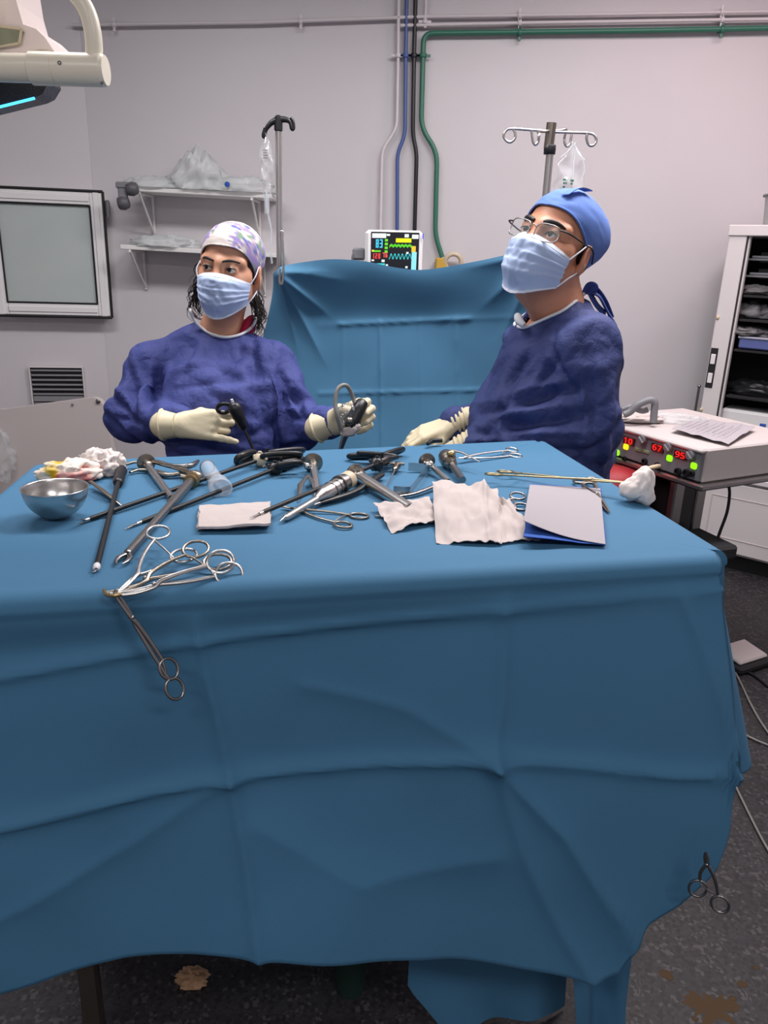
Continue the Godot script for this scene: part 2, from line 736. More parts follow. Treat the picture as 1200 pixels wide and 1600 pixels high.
func room() -> void:
	var w: StandardMaterial3D = M["wall paint"]
	var mb := Mb.new()
	mb.box(V(0, FY - 0.1, -1.1), V(7.0, 0.2, 7.2), 0.001)
	var fl := struct("floor", mb, M["terrazzo"], "grey terrazzo floor with pale and dark chips")
	mb = Mb.new()
	mb.box(V(0, 3.02, -1.1), V(7.0, 0.14, 7.2), 0.001)
	struct("ceiling", mb, w, "pale painted ceiling")
	mb = Mb.new()
	mb.box(V(0.95, 1.5, -4.4), V(5.04, 3.4, 0.2), 0.001)
	struct("wall_back", mb, w, "pinkish white back wall that carries the coloured pipes")
	var c := V(-1.57, 0, -4.3)
	var dl := V(-0.984, 0, 0.178)
	var nl := V(0.178, 0, 0.984)
	mb = Mb.new()
	mb.box(c + dl * 1.0 + V(0, 1.5, 0) - nl * 0.1, V(2.0, 3.4, 0.2), 0.001, Basis(-dl, Vector3.UP, nl))
	struct("wall_back_left", mb, w, "angled left part of the back wall with glazed window and vent")
	mb = Mb.new()
	mb.box(V(-3.35, 1.5, -1.1), V(0.2, 3.4, 7.2), 0.001)
	struct("wall_left", mb, w, "plain white left wall")
	mb = Mb.new()
	mb.box(V(3.35, 1.5, -1.1), V(0.2, 3.4, 7.2), 0.001)
	struct("wall_right", mb, w, "plain white right wall")
	mb = Mb.new()
	mb.box(V(0, 1.5, 2.4), V(7.0, 3.4, 0.2), 0.001)
	struct("wall_front", mb, w, "plain white wall behind the camera")


# a soft crumpled lump lying on a surface at height base
func lump(at: Vector3, r: Vector3, amp: float, freq: float, sd: float, bs := Basis.IDENTITY, seg := 40, base := -1e9) -> Mb:
	var mb := Mb.new()
	var rows := []
	for i in seg / 2 + 1:
		var a := PI * i / (seg / 2)
		var row := PackedVector3Array()
		for k in seg:
			var w := TAU * k / seg
			var d := V(sin(a) * cos(w), cos(a), sin(a) * sin(w))
			var q := d * freq + Vector3.ONE * sd
			var s := 1.0 + amp * (1.0 - 2.4 * absf(noise.get_noise_3dv(q))) + amp * 0.5 * (absf(noise.get_noise_3dv(q * 2.3)) * -2.0)
			var p := at + bs * (d * r * s)
			p.y = maxf(p.y, base)
			row.append(p)
		rows.append(row)
	mb.grid(rows, true)
	return mb


func pipe(called: String, label: String, px: Array, m: String, clamps: Array, rad := 0.011) -> void:
	var pts := []
	for q in px:
		pts.append(on_z(q[0], q[1], -4.262))
	var o := thing(called, label, "pipe", pts[0], "gas pipes on the back wall")
	var mb := Mb.new()
	mb.tube(pts, rad, 10)
	obj("tube", mb, M[m], o)
	for q in clamps:
		var c := on_z(q[0], q[1], -4.262)
		mb = Mb.new()
		var ax := V(1, 0, 0) if q[2] else V(0, 1, 0)
		var st := stand(c, V(0, 1, 0) if q[2] else V(1, 0, 0))
		mb.lathe([Vector2(rad, -0.008), Vector2(rad + 0.006, -0.008), Vector2(rad + 0.006, 0.008), Vector2(rad, 0.008)], 12, st)
		mb.box(c - V(0, 0, 0.022), V(0.016, 0.016, 0.034), 0.002)
		for s in [-1, 1]:
			mb.box(c + ax * s * (rad + 0.014), V(0.02, 0.012, 0.006) if q[2] else V(0.012, 0.02, 0.006), 0.001)
		obj("clamp", mb, M[m], o)


func bend(px: Array, r := 0.3) -> Array:      # round the corners of a pixel polyline
	var out := [px[0]]
	for i in range(1, px.size() - 1):
		var a := Vector2(px[i - 1][0], px[i - 1][1])
		var b := Vector2(px[i][0], px[i][1])
		var c := Vector2(px[i + 1][0], px[i + 1][1])
		var k := minf(r, 0.45 * minf(a.distance_to(b), b.distance_to(c)))
		var p := b.move_toward(a, k)
		var q := b.move_toward(c, k)
		for j in 6:
			var w := j / 5.0
			var e := p.lerp(b, w).lerp(b.lerp(q, w), w)
			out.append([e.x, e.y])
	out.append(px[-1])
	return out


func wall_things() -> void:
	# ----- pipes -----
	var g := M
	pipe("wall_pipe", "white wall pipe running down leftmost of the four vertical pipes", bend([[623, -30], [622, 87], [620, 200], [597, 235], [592, 470]], 14), "pipe white", [[622, 87, true]], 0.008)
	pipe("wall_pipe", "blue wall pipe running down to the patient monitor", bend([[636, -30], [634, 87], [633, 211], [621, 239], [620, 470]], 14), "pipe blue", [[634, 87, true]], 0.0095)
	pipe("wall_pipe", "black wall pipe running down behind the patient monitor", bend([[650, -30], [647, 87], [645, 211], [651, 239], [645, 470]], 14), "pipe black", [[647, 87, true]], 0.0105)
	pipe("wall_pipe", "green wall pipe bending from a horizontal run down to yellow outlet", bend([[1260, 43], [1000, 48], [662, 52], [661, 87], [658, 200], [683, 237], [680, 368], [691, 402]], 30), "pipe green", [[661, 87, true], [812, 51, false], [1128, 46, false]], 0.0125)
	pipe("wall_pipe", "long white wall pipe running across the wall, uppermost horizontal", [[112, 39], [400, 35], [667, 26], [960, 22], [1260, 17]], "pipe white", [[178, 38, false], [470, 34, false], [812, 24, false], [1128, 19, false]], 0.008)
	pipe("wall_pipe", "white wall pipe just above the green horizontal run", [[626, 40], [810, 36], [1260, 29]], "pipe white", [[812, 36, false], [1128, 31, false]], 0.008)
	pipe("wall_pipe", "short white wall pipe stub right of the black pipe at top", [[666, -30], [664, 44]], "pipe white", [[664, 34, true]], 0.007)
	# the outlet
	var at := on_z(692, 408, -4.28)
	var o := thing("gas_outlet", "yellow gas outlet where the green pipe ends", "outlet", at)
	var mb := Mb.new()
	mb.box(at + V(-0.01, -0.02, 0.02), V(0.06, 0.07, 0.06), 0.006)
	obj("housing", mb, M["yellow"], o)
	mb = Mb.new()
	mb.tube(ring(on_z(708, 410, -4.24), V(0.042, 0, 0), V(0, 0.042, 0.01), 24), 0.012, 8, true)
	obj("dial_ring", mb, M["beige plastic"], o)

	# ----- window on the angled wall -----
	var c := V(-1.57, 0, -4.3)
	var e := V(0.984, 0, -0.178)
	var nl := V(0.178, 0, 0.984)
	var bs := Basis(e, Vector3.UP, nl)
	var fp := c + nl * 0.09
	var rt := on_plane(160, 301, fp, nl)
	var rb := on_plane(174, 495, fp, nl)
	var lt := on_plane(-30, 296, fp, nl)
	var u1 := ((rt + rb) / 2 - fp).dot(e)
	var u0 := (lt - fp).dot(e)
	var y1 := rt.y
	var y0 := rb.y
	var wf := 0.066
	mb = Mb.new()
	mb.box(fp + e * (u0 + u1) / 2 + V(0, (y0 + y1) / 2, 0) - nl * 0.045, V(u1 - u0 - 0.01, y1 - y0 - 0.01, 0.08), 0.004, bs)
	var win := struct("window_1", mb, M["shelf white"], "glazed window with broad white frame and black gasket on angled wall")
	mb = Mb.new()
	for s in [[u0 + wf / 2, (y0 + y1) / 2, wf, y1 - y0], [u1 - wf / 2, (y0 + y1) / 2, wf, y1 - y0], [(u0 + u1) / 2, y0 + wf / 2, u1 - u0 - 2 * wf, wf], [(u0 + u1) / 2, y1 - wf / 2, u1 - u0 - 2 * wf, wf]]:
		mb.box(fp + e * s[0] + V(0, s[1], 0) - nl * 0.012, V(s[2], s[3], 0.04), 0.006, bs)
		mb.box(fp + e * s[0] + V(0, s[1], 0) + nl * 0.006, V(s[2] * (0.5 if s[2] < 0.2 else 1.0), s[3] * (0.5 if s[3] < 0.2 else 1.0), 0.016), 0.005, bs)
	obj("window_frame", mb, M["white plastic"], win)
	mb = Mb.new()
	for k in [[u0 - 0.004, u1 + 0.004, y0 - 0.004, y1 + 0.004, 0.007], [u0 + wf, u1 - wf, y0 + wf, y1 - wf, 0.005]]:
		var q := []
		for s in [[k[0], k[2]], [k[1], k[2]], [k[1], k[3]], [k[0], k[3]]]:
			q.append(fp + e * s[0] + V(0, s[1], 0) + nl * 0.008)
		for i in 4:
			mb.tube([q[i], q[(i + 1) % 4]], k[4], 6)
	obj("gasket", mb, M["black"], win)
	mb = Mb.new()
	mb.box(fp + e * (u0 + u1) / 2 + V(0, (y0 + y1) / 2, 0) - nl * 0.001, V(u1 - u0 - 2 * wf, y1 - y0 - 2 * wf, 0.004), 0.001, bs)
	obj("pane", mb, M["glass"], win)
	mb = Mb.new()
	mb.box(fp + e * (u0 + u1) / 2 + V(0, (y0 + y1) / 2, 0) - nl * 0.005, V(u1 - u0 - 2 * wf, y1 - y0 - 2 * wf, 0.002), 0.0005, bs)
	obj("backing", mb, mat("window backing", rgb(196, 202, 198), 0.7), win)
	mb = Mb.new()
	mb.box(fp + e * (u1 + 0.015) + V(0, y1 - 0.075, 0) - nl * 0.02, V(0.03, 0.075, 0.03), 0.004, bs)
	mb.tube([fp + e * (u1 + 0.022) + V(0, y1 - 0.115, 0), fp + e * (u1 + 0.022) + V(0, y1 - 0.035, 0)], 0.009, 10)
	obj("hinge", mb, M["grey plastic"], win)

	# ----- vent -----
	var wp := c + nl * 0.012
	var va := on_plane(46, 573, wp, nl)
	var vb := on_plane(129, 570, wp, nl)
	var vc := on_plane(131, 655, wp, nl)
	o = thing("vent_grille", "louvred vent grille of grey slats low on the angled wall", "vent", vc)
	var vw := (vb - va).dot(e)
	var vy1 := va.y
	var vh := vy1 - vc.y
	var mid := (va + vb) / 2
	mid.y = vy1 - vh / 2
	mb = Mb.new()
	mb.box(mid - nl * 0.002, V(vw, vh, 0.004), 0.001, bs)
	obj("backing", mb, M["black"], o)
	mb = Mb.new()
	for s in [-1, 1]:
		mb.box(mid + e * s * vw / 2 + nl * 0.006, V(0.007, vh + 0.007, 0.024), 0.002, bs)
		mb.box(mid + V(0, s * vh / 2, 0) + nl * 0.006, V(vw, 0.007, 0.024), 0.002, bs)
	obj("frame", mb, M["white metal"], o)
	for k in 11:
		mb = Mb.new()
		mb.box(mid + V(0, vh / 2 - vh * (k + 0.7) / 11.2, 0) + nl * 0.008, V(vw - 0.012, 0.0115 if k != 6 else 0.03, 0.003), 0.001, bs * Basis(V(1, 0, 0), -0.7 if k != 6 else -0.25))
		obj("slat", mb, M["grey plastic"], o)

	# ----- beige board in front of it -----
	var b1 := on_z(4, 640, -3.7)
	var b2 := on_z(157, 622, -3.7)
	var poly := PackedVector2Array()
	poly.append(Vector2(b1.x - 0.45, 0.04))
	poly.append(Vector2(b1.x - 0.45, b1.y - 0.1))
	for q in [[b1, 0.06, 2.9], [b2, 0.05, 1.6]]:
		var k: float = q[1]
		for j in 6:
			var w: float = q[2] - j * 0.3
			poly.append(Vector2(q[0].x - k * (0.2 if q[0] == b1 else 0.75) + cos(w) * k, q[0].y - k + sin(w) * k))
	poly.append(Vector2(on_z(176, 705, -3.7).x, on_z(176, 705, -3.7).y))
	poly.append(Vector2(b2.x + 0.2, 0.04))
	o = thing("equipment_stand", "beige equipment stand panel with rounded corners standing below the vent", "stand", V(b2.x - 0.3, FY, -3.7))
	mb = Mb.new()
	mb.slab(poly, -3.74, -3.70)
	obj("board", mb, M["beige board"], o)
	for k in [[153, 627, 0.012], [113, 632, 0.006]]:
		mb = Mb.new()
		mb.ball(on_z(k[0], k[1], -3.695), V(k[2], k[2], 0.006), 10)
		obj("screw", mb, M["dark steel"], o)
	for s in [-0.55, 0.35]:
		mb = Mb.new()
		mb.box(V(b2.x - 0.2 + s, FY + 0.06, -3.72), V(0.05, 0.12, 0.36), 0.01)
		obj("foot", mb, M["grey plastic"], o)
	# film wad beside the board
	mb = lump(on_z(-2, 712, -3.66), V(0.07, 0.12, 0.045), 0.3, 2.4, 4.0)
	single("plastic_bag", mb, M["film"], "crumpled clear plastic film on the beige stand at the left edge", "bag")

	# ----- shelves -----
	for k in 2:
		var f: Array = [[[203, 291], [424, 303], [213, 345]], [[187, 382], [436, 396], [231, 430]]][k]
		var a := on_z(f[0][0], f[0][1], -4.06)
		var b := on_z(f[1][0], f[1][1], -4.06)
		o = thing("wall_shelf", ["upper white wall shelf piled with clear plastic bags", "lower white wall shelf on triangular brackets behind the woman"][k], "shelf", V(a.x, a.y, -4.3), "white wall shelves")
		mb = Mb.new()
		var dx := (b - a).normalized()
		mb.box((a + b) / 2 - V(0, 0.011, 0.12), V((b - a).length(), 0.022, 0.24), 0.003, Basis(dx, V(-dx.y, dx.x, 0), V(0, 0, 1)))
		obj("board", mb, M["shelf white"], o)
		for s in [0.06, 0.86]:
			var q: Vector3 = a.lerp(b, s) - V(0, 0.022, 0)
			mb = Mb.new()
			mb.tube([q + V(0, -0.006, 0.0), q + V(0, -0.006, -0.23)], 0.007, 8)
			mb.tube([q + V(0, -0.006, -0.228), q + V(0, -0.2, -0.228)], 0.007, 8)
			mb.tube([q + V(0, -0.008, -0.01), q + V(0, -0.19, -0.225)], 0.006, 8)
			obj("bracket", mb, M["shelf white"], o)
	# things on the shelves
	var sy := on_z(203, 291, -4.06).y
	for k in 3:
		var q: Array = [[243, 283, 0.165, 0.05, 0.08, "low flattened clear plastic bag at left end of upper shelf"], [311, 272, 0.13, 0.13, 0.09, "tall peaked clear plastic bag in middle of upper shelf"], [376, 290, 0.17, 0.07, 0.09, "rounded clear plastic bag with blue dot on upper shelf"]][k]
		var cc := on_z(q[0], q[1], -4.13)
		cc.y = on_z(203, 291, -4.06).lerp(on_z(424, 303, -4.06), (q[0] - 203) / 221.0).y + 0.002
		o = thing("plastic_bag", q[5], "bag", cc, "bags on the wall shelves")
		if k == 1:
			mb = lump(cc + V(0, q[3] * 0.4, 0), V(q[2], q[3], q[4]), 0.3, 1.7, 8.3, Basis.IDENTITY, 56, cc.y)
			for i in mb.v.size():
				var hh: float = (mb.v[i].y - cc.y) / q[3]
				mb.v[i].x = cc.x + (mb.v[i].x - cc.x) * clampf(1.25 - 0.55 * hh, 0.2, 1.3)
			mb.renormal()
		else:
			mb = lump(cc, V(q[2], q[3], q[4]), 0.24, 2.2, 3.0 + k, Basis.IDENTITY, 48, cc.y)
		obj("bag", mb, M["bag plastic"], o)
		if k == 2:
			mb = Mb.new()
			mb.ball(on_z(355, 288, -4.03), V(0.013, 0.013, 0.004), 12)
			obj("blue_cap", mb, M["blue sheet"], o)
	var lc := on_z(258, 386, -4.14)
	lc.y = on_z(187, 382, -4.06).lerp(on_z(436, 396, -4.06), (258 - 187) / 249.0).y + 0.002
	mb = lump(lc, V(0.165, 0.05, 0.09), 0.3, 2.6, 7.0, Basis.IDENTITY, 48, lc.y)
	single("plastic_bag", mb, M["bag plastic"], "flat crumpled clear plastic bag on the lower shelf", "bag", "bags on the wall shelves")
	# clamp gripping the end of the upper shelf
	at = on_z(197, 302, -4.03)
	o = thing("rail_clamp", "dark grey rail clamp with knobs on the end of the upper shelf", "clamp", at)
	mb = Mb.new()
	mb.box(at + V(0, 0.035, 0), V(0.085, 0.03, 0.05), 0.006)
	mb.box(at + V(-0.015, 0.0, 0), V(0.04, 0.05, 0.04), 0.006)
	obj("jaw", mb, M["grey plastic"], o)
	for s in [V(-0.012, -0.045, 0.01), V(0.035, 0.02, 0.01)]:
		mb = Mb.new()
		var prof := [Vector2(0.001, -0.026), Vector2(0.028, -0.024), Vector2(0.034, 0), Vector2(0.026, 0.024), Vector2(0.001, 0.026)]
		mb.lathe(prof, 8, stand(at + s, V(1, 0.15, 0)))
		obj("knob", mb, mat("clamp knob", rgb(84, 84, 88), 0.5), o)

	iv_left()
	iv_right()
	monitor()
	screen_drape()


func pole_base(o: Node3D, c: Vector3) -> void:
	for k in 5:
		var w := TAU * k / 5 + 0.3
		var d := V(cos(w), 0, sin(w))
		var mb := Mb.new()
		mb.tube([c + V(0, 0.12, 0), c + d * 0.12 + V(0, 0.1, 0), c + d * 0.27 + V(0, 0.075, 0)], [0.016, 0.014, 0.012], 8)
		var leg := obj("leg", mb, M["dark steel"], o)
		mb = Mb.new()
		mb.lathe([Vector2(0.001, -0.011), Vector2(0.026, -0.01), Vector2(0.03, 0), Vector2(0.026, 0.01), Vector2(0.001, 0.011)], 14, stand(c + d * 0.27 + V(0, 0.032, 0), V(-d.z, 0, d.x)))
		mb.box(c + d * 0.27 + V(0, 0.055, 0), V(0.02, 0.035, 0.02), 0.003)
		obj("castor", mb, M["rubber"], leg)


func hang_bag(o: Node3D, top: Vector3, w: float, h: float, sd: float, m: String) -> void:
	var rows := []
	for i in 27:
		var s := i / 26.0
		var row := PackedVector3Array()
		var hw := w * (0.16 + 0.84 * smoothstep(0.0, 0.28, s)) * (1.0 - 0.25 * smoothstep(0.45, 1.0, s))
		for k in 20:
			var a := TAU * k / 20
			var th := 0.011 + 0.008 * sin(PI * s)
			var p := top + V(cos(a) * hw / 2, -s * h, sin(a) * th)
			p += V(0, 0, 1) * 0.012 * noise.get_noise_3d(cos(a) * 3.0 + sd, s * 5.0, sd) * 2.0
			p.x += w * 0.13 * noise.get_noise_2d(s * 7 + sd, signf(cos(a)) * 3)
			row.append(p)
		rows.append(row)
	var mb := Mb.new()
	mb.grid(rows, true)
	obj("bag", mb, M[m], o)


func iv_left() -> void:
	var z := -2.72
	var top := on_z(435, 203, z)
	var low := on_z(438, 445, z)
	var foot := V(top.x, FY, z)
	var o := thing("iv_pole", "steel drip pole with black plastic hook head behind the woman", "drip pole", foot)
	var mb := Mb.new()
	mb.tube([top, V(top.x, FY + 0.1, z)], 0.0105, 14)
	obj("pole", mb, M["steel"], o)
	mb = Mb.new()
	var hd := on_z(435, 194, z)
	mb.box(hd, V(0.026, 0.052, 0.026), 0.008)
	for pts in [[[435, 187], [424, 192], [416, 202], [413, 214], [411, 211], [414, 200]], [[436, 187], [446, 187], [453, 191], [456, 202], [459, 200], [458, 190], [454, 184]]]:
		var q := []
		for k in pts:
			q.append(on_z(k[0], k[1], z))
		mb.tube(curve(q, 6), [0.011, 0.011, 0.0105, 0.01, 0.0095, 0.009, 0.009, 0.0085, 0.008, 0.008, 0.0075, 0.007, 0.0065, 0.006, 0.006, 0.006, 0.006, 0.006, 0.005, 0.005, 0.005, 0.005, 0.005, 0.005, 0.005, 0.005, 0.005, 0.005, 0.005, 0.005, 0.005, 0.005, 0.005, 0.005, 0.005, 0.005, 0.005, 0.005], 10)
	obj("hook_head", mb, M["black plastic"], o)
	pole_base(o, foot)
	# bag and its line
	var bt := on_z(416, 208, z)
	var b := thing("infusion_bag", "nearly empty clear infusion bag hanging from the black hook head", "infusion bag", bt)
	hang_bag(b, bt, 0.045, 0.2, 2.0, "clear film")
	mb = Mb.new()
	for k in 4:
		mb.box(on_z(416, 236 + k * 4, z) + V(0, 0, 0.022), V(0.016 - 0.003 * (k % 2), 0.003, 0.001), 0.0004)
	obj("print", mb, M["grey plastic"], b)
	mb = Mb.new()
	var q := []
	for k in [[417, 296], [416, 312], [418, 330], [421, 345], [424, 362], [423, 390], [425, 412]]:
		q.append(on_z(k[0], k[1], z))
	mb.tube(curve(q, 5), 0.0035, 8)
	obj("drip_line", mb, M["pale clear plastic"], b)
	mb = Mb.new()
	mb.lathe([Vector2(0.001, 0.03), Vector2(0.007, 0.028), Vector2(0.009, 0.0), Vector2(0.008, -0.03), Vector2(0.002, -0.036)], 12, Transform3D(Basis.IDENTITY, on_z(417, 318, z)))
	obj("drip_chamber", mb, M["pale clear plastic"], b)
	# steel clip that pins the drape to the pole
	var c := on_z(440, 440, z + 0.1)
	o = thing("drape_clip", "steel towel clip pinning blue screen drape to the left pole", "clip", c)
	mb = Mb.new()
	q = []
	for k in [[440, 362], [443, 395], [443, 420], [442, 436], [440, 445], [437, 438], [438, 420]]:
		q.append(on_z(k[0], k[1], z + 0.1))
	mb.tube(curve(q, 6), 0.004, 8)
	obj("hook", mb, M["steel"], o)
	mb = Mb.new()
	mb.tube(ring(on_z(440, 366, z + 0.1), V(0.006, 0, 0), V(0, 0.011, 0), 16), 0.0022, 6, true)
	obj("finger_ring", mb, M["steel"], o)


func iv_right() -> void:
	var z := -2.62
	var top := on_z(862, 192, z)
	var foot := V(top.x, FY, z)
	var o := thing("iv_pole", "steel drip pole with four curled wire hooks behind the man", "drip pole", foot)
	var mb := Mb.new()
	mb.tube([on_z(860, 232, z), V(top.x, FY + 0.1, z)], 0.012, 14)
	obj("pole", mb, M["steel"], o)
	mb = Mb.new()
	mb.tube([top, on_z(857, 232, z)], 0.0155, 14)
	obj("sleeve", mb, M["worn steel"], o)
	mb = Mb.new()
	mb.lathe([Vector2(0.012, 0.014), Vector2(0.018, 0.013), Vector2(0.019, 0), Vector2(0.018, -0.013), Vector2(0.012, -0.014)], 16, Transform3D(Basis.IDENTITY, on_z(859, 234, z)))
	obj("collar", mb, M["black plastic"], o)
	for a in [[[862, 205], [830, 203], [800, 201], [791, 204], [787, 212], [791, 220], [798, 222], [804, 217], [805, 209], [802, 202]],
			[[860, 206], [890, 207], [918, 208], [928, 211], [932, 220], [927, 227], [921, 227], [917, 220], [917, 211], [921, 206]],
			[[862, 204], [846, 208], [835, 211], [833, 218], [832, 228], [828, 233], [824, 228], [822, 212]],
			[[862, 204], [878, 201], [892, 197], [893, 206], [893, 216], [897, 222], [902, 217], [905, 197]]]:
		var q := []
		for k in a:
			q.append(on_z(k[0], k[1], z))
		var side := 0.0
		if a.size() == 8:
			side = 0.1 if a[2][0] < 862 else -0.1
		for i in q.size():
			q[i].z += side * minf(i / 3.0, 1.0)
		mb = Mb.new()
		mb.tube(curve(q, 5), 0.0042, 8)
		obj("hook", mb, M["steel"], o)
	pole_base(o, foot)
	var bt := on_z(897, 222, z - 0.1)
	var b := thing("infusion_bag", "clear infusion bag with green print hanging above the man's cap", "infusion bag", bt)
	hang_bag(b, bt, 0.095, 0.24, 6.0, "pale clear plastic" if false else "clear film")
	mb = Mb.new()
	for k in [[882, 281, 9], [893, 282, 7], [882, 286, 8], [892, 287, 4], [880, 292, 5], [879, 297, 7], [889, 297, 3], [878, 302, 7], [887, 302, 4]]:
		mb.box(on_z(k[0] + 1, k[1], z - 0.075), V(k[2] * 0.0016, 0.006, 0.0012), 0.0004)
	obj("green_print", mb, M["pipe green"], b)
	mb = Mb.new()
	for k in [[[897, 224], [903, 240], [913, 250]], [[896, 226], [886, 238], [876, 246]], [[899, 232], [896, 262], [893, 300]], [[911, 250], [913, 266], [908, 282]]]:
		var q := []
		for w in k:
			q.append(on_z(w[0], w[1], z - 0.078))
		mb.tube(curve(q, 5), 0.0022, 6)
	obj("seam", mb, M["pale clear plastic"], b)


# seven-segment figure drawn into an image
func figure(im: Image, ch: String, x: int, y: int, w: int, h: int, th: int, col: Color) -> void:
	var seg: String = {"0": "abcdef", "1": "bc", "2": "abged", "3": "abgcd", "4": "fgbc", "5": "afgcd", "6": "afgedc", "7": "abc", "8": "abcdefg", "9": "abcdfg", "/": "", "-": "g"}.get(ch, "")
	var m := h / 2
	var r := {"a": Rect2i(x, y, w, th), "g": Rect2i(x, y + m - th / 2, w, th), "d": Rect2i(x, y + h - th, w, th), "f": Rect2i(x, y, th, m), "b": Rect2i(x + w - th, y, th, m), "e": Rect2i(x, y + m, th, h - m), "c": Rect2i(x + w - th, y + m, th, h - m)}
	for s in seg:
		im.fill_rect(r[s], col)


func monitor() -> void:
	var z := -3.05
	var a := on_z(571, 358, z)
	var b := on_z(662, 360, z)
	var d := on_z(659, 440, z)
	var c := (a + b) / 2
	var hh := a.y - d.y + 0.03
	var ww := (b - a).length()
	c.y = a.y - hh / 2
	var e := (b - a).normalized()
	var bs := Basis(e, V(-e.y, e.x, 0), V(0, 0, 1))
	var o := thing("patient_monitor", "white patient monitor with coloured vital sign traces above the blue screen", "monitor", V(c.x, FY, z - 0.06))
	var mb := Mb.new()
	mb.box(c - V(0, 0, 0.06), V(ww, hh, 0.12), 0.012, bs)
	obj("casing", mb, M["white plastic"], o)
	var im := Image.create(320, 224, false, Image.FORMAT_RGB8)
	im.fill(rgb(26, 27, 34))
	var wh := rgb(235, 245, 245)
	im.fill_rect(Rect2i(2, 4, 72, 22), wh)
	im.fill_rect(Rect2i(76, 6, 18, 10), wh)
	im.fill_rect(Rect2i(168, 6, 22, 16), wh)
	im.fill_rect(Rect2i(206, 8, 34, 20), wh)
	im.fill_rect(Rect2i(124, 26, 80, 20), rgb(236, 240, 30))
	figure(im, "8", 22, 32, 15, 40, 6, rgb(70, 210, 250))
	figure(im, "3", 42, 32, 15, 40, 6, rgb(70, 210, 250))
	for k in 4:
		im.fill_rect(Rect2i(68, 30 + k * 18, 16, 12), rgb(110, 220, 40))
	im.fill_rect(Rect2i(4, 84, 44, 8), rgb(110, 220, 40))
	im.fill_rect(Rect2i(2, 82, 12, 8), rgb(240, 230, 60))
	for k in 3:
		figure(im, "120"[k], 4 + k * 16, 98, 11, 26, 5, rgb(240, 70, 60))
		figure(im, "76"[k % 2], 58 + (k % 2) * 15, 94, 11, 24, 5, rgb(240, 90, 80))
	im.fill_rect(Rect2i(2, 128, 14, 8), rgb(245, 230, 220))
	im.fill_rect(Rect2i(28, 146, 44, 10), rgb(60, 220, 220))
	im.fill_rect(Rect2i(54, 128, 16, 12), wh)
	for k in [[2, 146], [76, 150], [178, 158], [180, 90]]:
		im.fill_rect(Rect2i(k[0], k[1], 12, 10), wh)
	for x in range(92, 206):
		var y1 := int(60 - 7 * absf(sin((x - 92) * 0.17)))
		im.fill_rect(Rect2i(x, y1, 2, 12), rgb(90, 210, 40))
		var ph := fmod((x - 92) * 0.052, 1.0)
		var y2 := int(120 - 22 * (pow(sin(PI * ph), 2.0)))
		im.fill_rect(Rect2i(x, y2, 2, 7), rgb(60, 220, 225))
	im.fill_rect(Rect2i(206, 62, 22, 28), rgb(240, 200, 60))
	im.fill_rect(Rect2i(208, 90, 26, 112), rgb(150, 230, 250))
	im.fill_rect(Rect2i(190, 180, 34, 12), wh)
	var sm := mat("screen", Color(0.02, 0.02, 0.02), 0.25)
	sm.emission_enabled = true
	sm.emission_texture = ImageTexture.create_from_image(im.get_region(Rect2i(0, 0, 242, 210)))
	sm.emission_operator = BaseMaterial3D.EMISSION_OP_MULTIPLY
	sm.emission = Color.WHITE
	sm.emission_energy_multiplier = 1.15
	var s0 := on_z(581, 363, z + 0.003)
	var s1 := on_z(655, 364, z + 0.003)
	var sh := s0.y - on_z(580, 432, z).y
	mb = Mb.new()
	var k0 := mb.add(s0, V(0, 0, 1), Vector2(0, 0))
	mb.add(s1, V(0, 0, 1), Vector2(1, 0))
	mb.add(s1 - V(0, sh, 0), V(0, 0, 1), Vector2(1, 1))
	mb.add(s0 - V(0, sh, 0), V(0, 0, 1), Vector2(0, 1))
	mb.tri(k0, k0 + 1, k0 + 2)
	mb.tri(k0, k0 + 2, k0 + 3)
	mb.box((s0 + s1) / 2 - V(0, sh / 2, 0.003), V((s1 - s0).length() + 0.004, sh + 0.004, 0.004), 0.001, bs)
	for i in range(4, mb.uv.size()):
		mb.uv[i] = Vector2(0.5, 0.57)
	obj("screen", mb, sm, o)
	var l := AreaLight3D.new()
	l.name = "screen_glow"
	l.area_size = Vector2(0.15, 0.1)
	l.light_energy = 0.02
	l.light_color = Color(0.7, 0.95, 1.0)
	l.area_range = 6.0
	l.area_attenuation = 2.0
	l.shadow_enabled = true
	o.add_child(l)
	l.position = (s0 + s1) / 2 - V(0, sh / 2, -0.01) - o.position
	l.rotation_degrees = V(0, 180, 0)
	mb = Mb.new()
	mb.box(on_z(661, 369, z + 0.002), V(0.004, 0.02, 0.004), 0.001)
	obj("status_light", mb, glow("violet status light", Color(0.35, 0.3, 1.0), 1.0), o)
	mb = Mb.new()
	mb.tube([c - V(0, hh / 2, 0.07), V(c.x, FY + 0.035, z - 0.07)], 0.02, 12)
	obj("stand", mb, M["white metal"], o)
	mb = Mb.new()
	mb.box(V(c.x, FY + 0.035, z - 0.07), V(0.5, 0.06, 0.4), 0.02)
	obj("base", mb, M["white metal"], o)
	mb = Mb.new()
	mb.box(on_z(561, 397, z - 0.07), V(0.05, 0.045, 0.05), 0.008)
	mb.tube(curve([on_z(566, 391, z - 0.05), on_z(556, 391, z - 0.05), on_z(551, 402, z - 0.05), on_z(554, 416, z - 0.06)], 5), 0.005, 8)
	obj("side_module", mb, M["grey plastic"], o)


func near_seg(p: Vector2, a: Vector2, b: Vector2) -> float:
	return p.distance_to(Geometry2D.get_closest_point_to_segment(p, a, b))


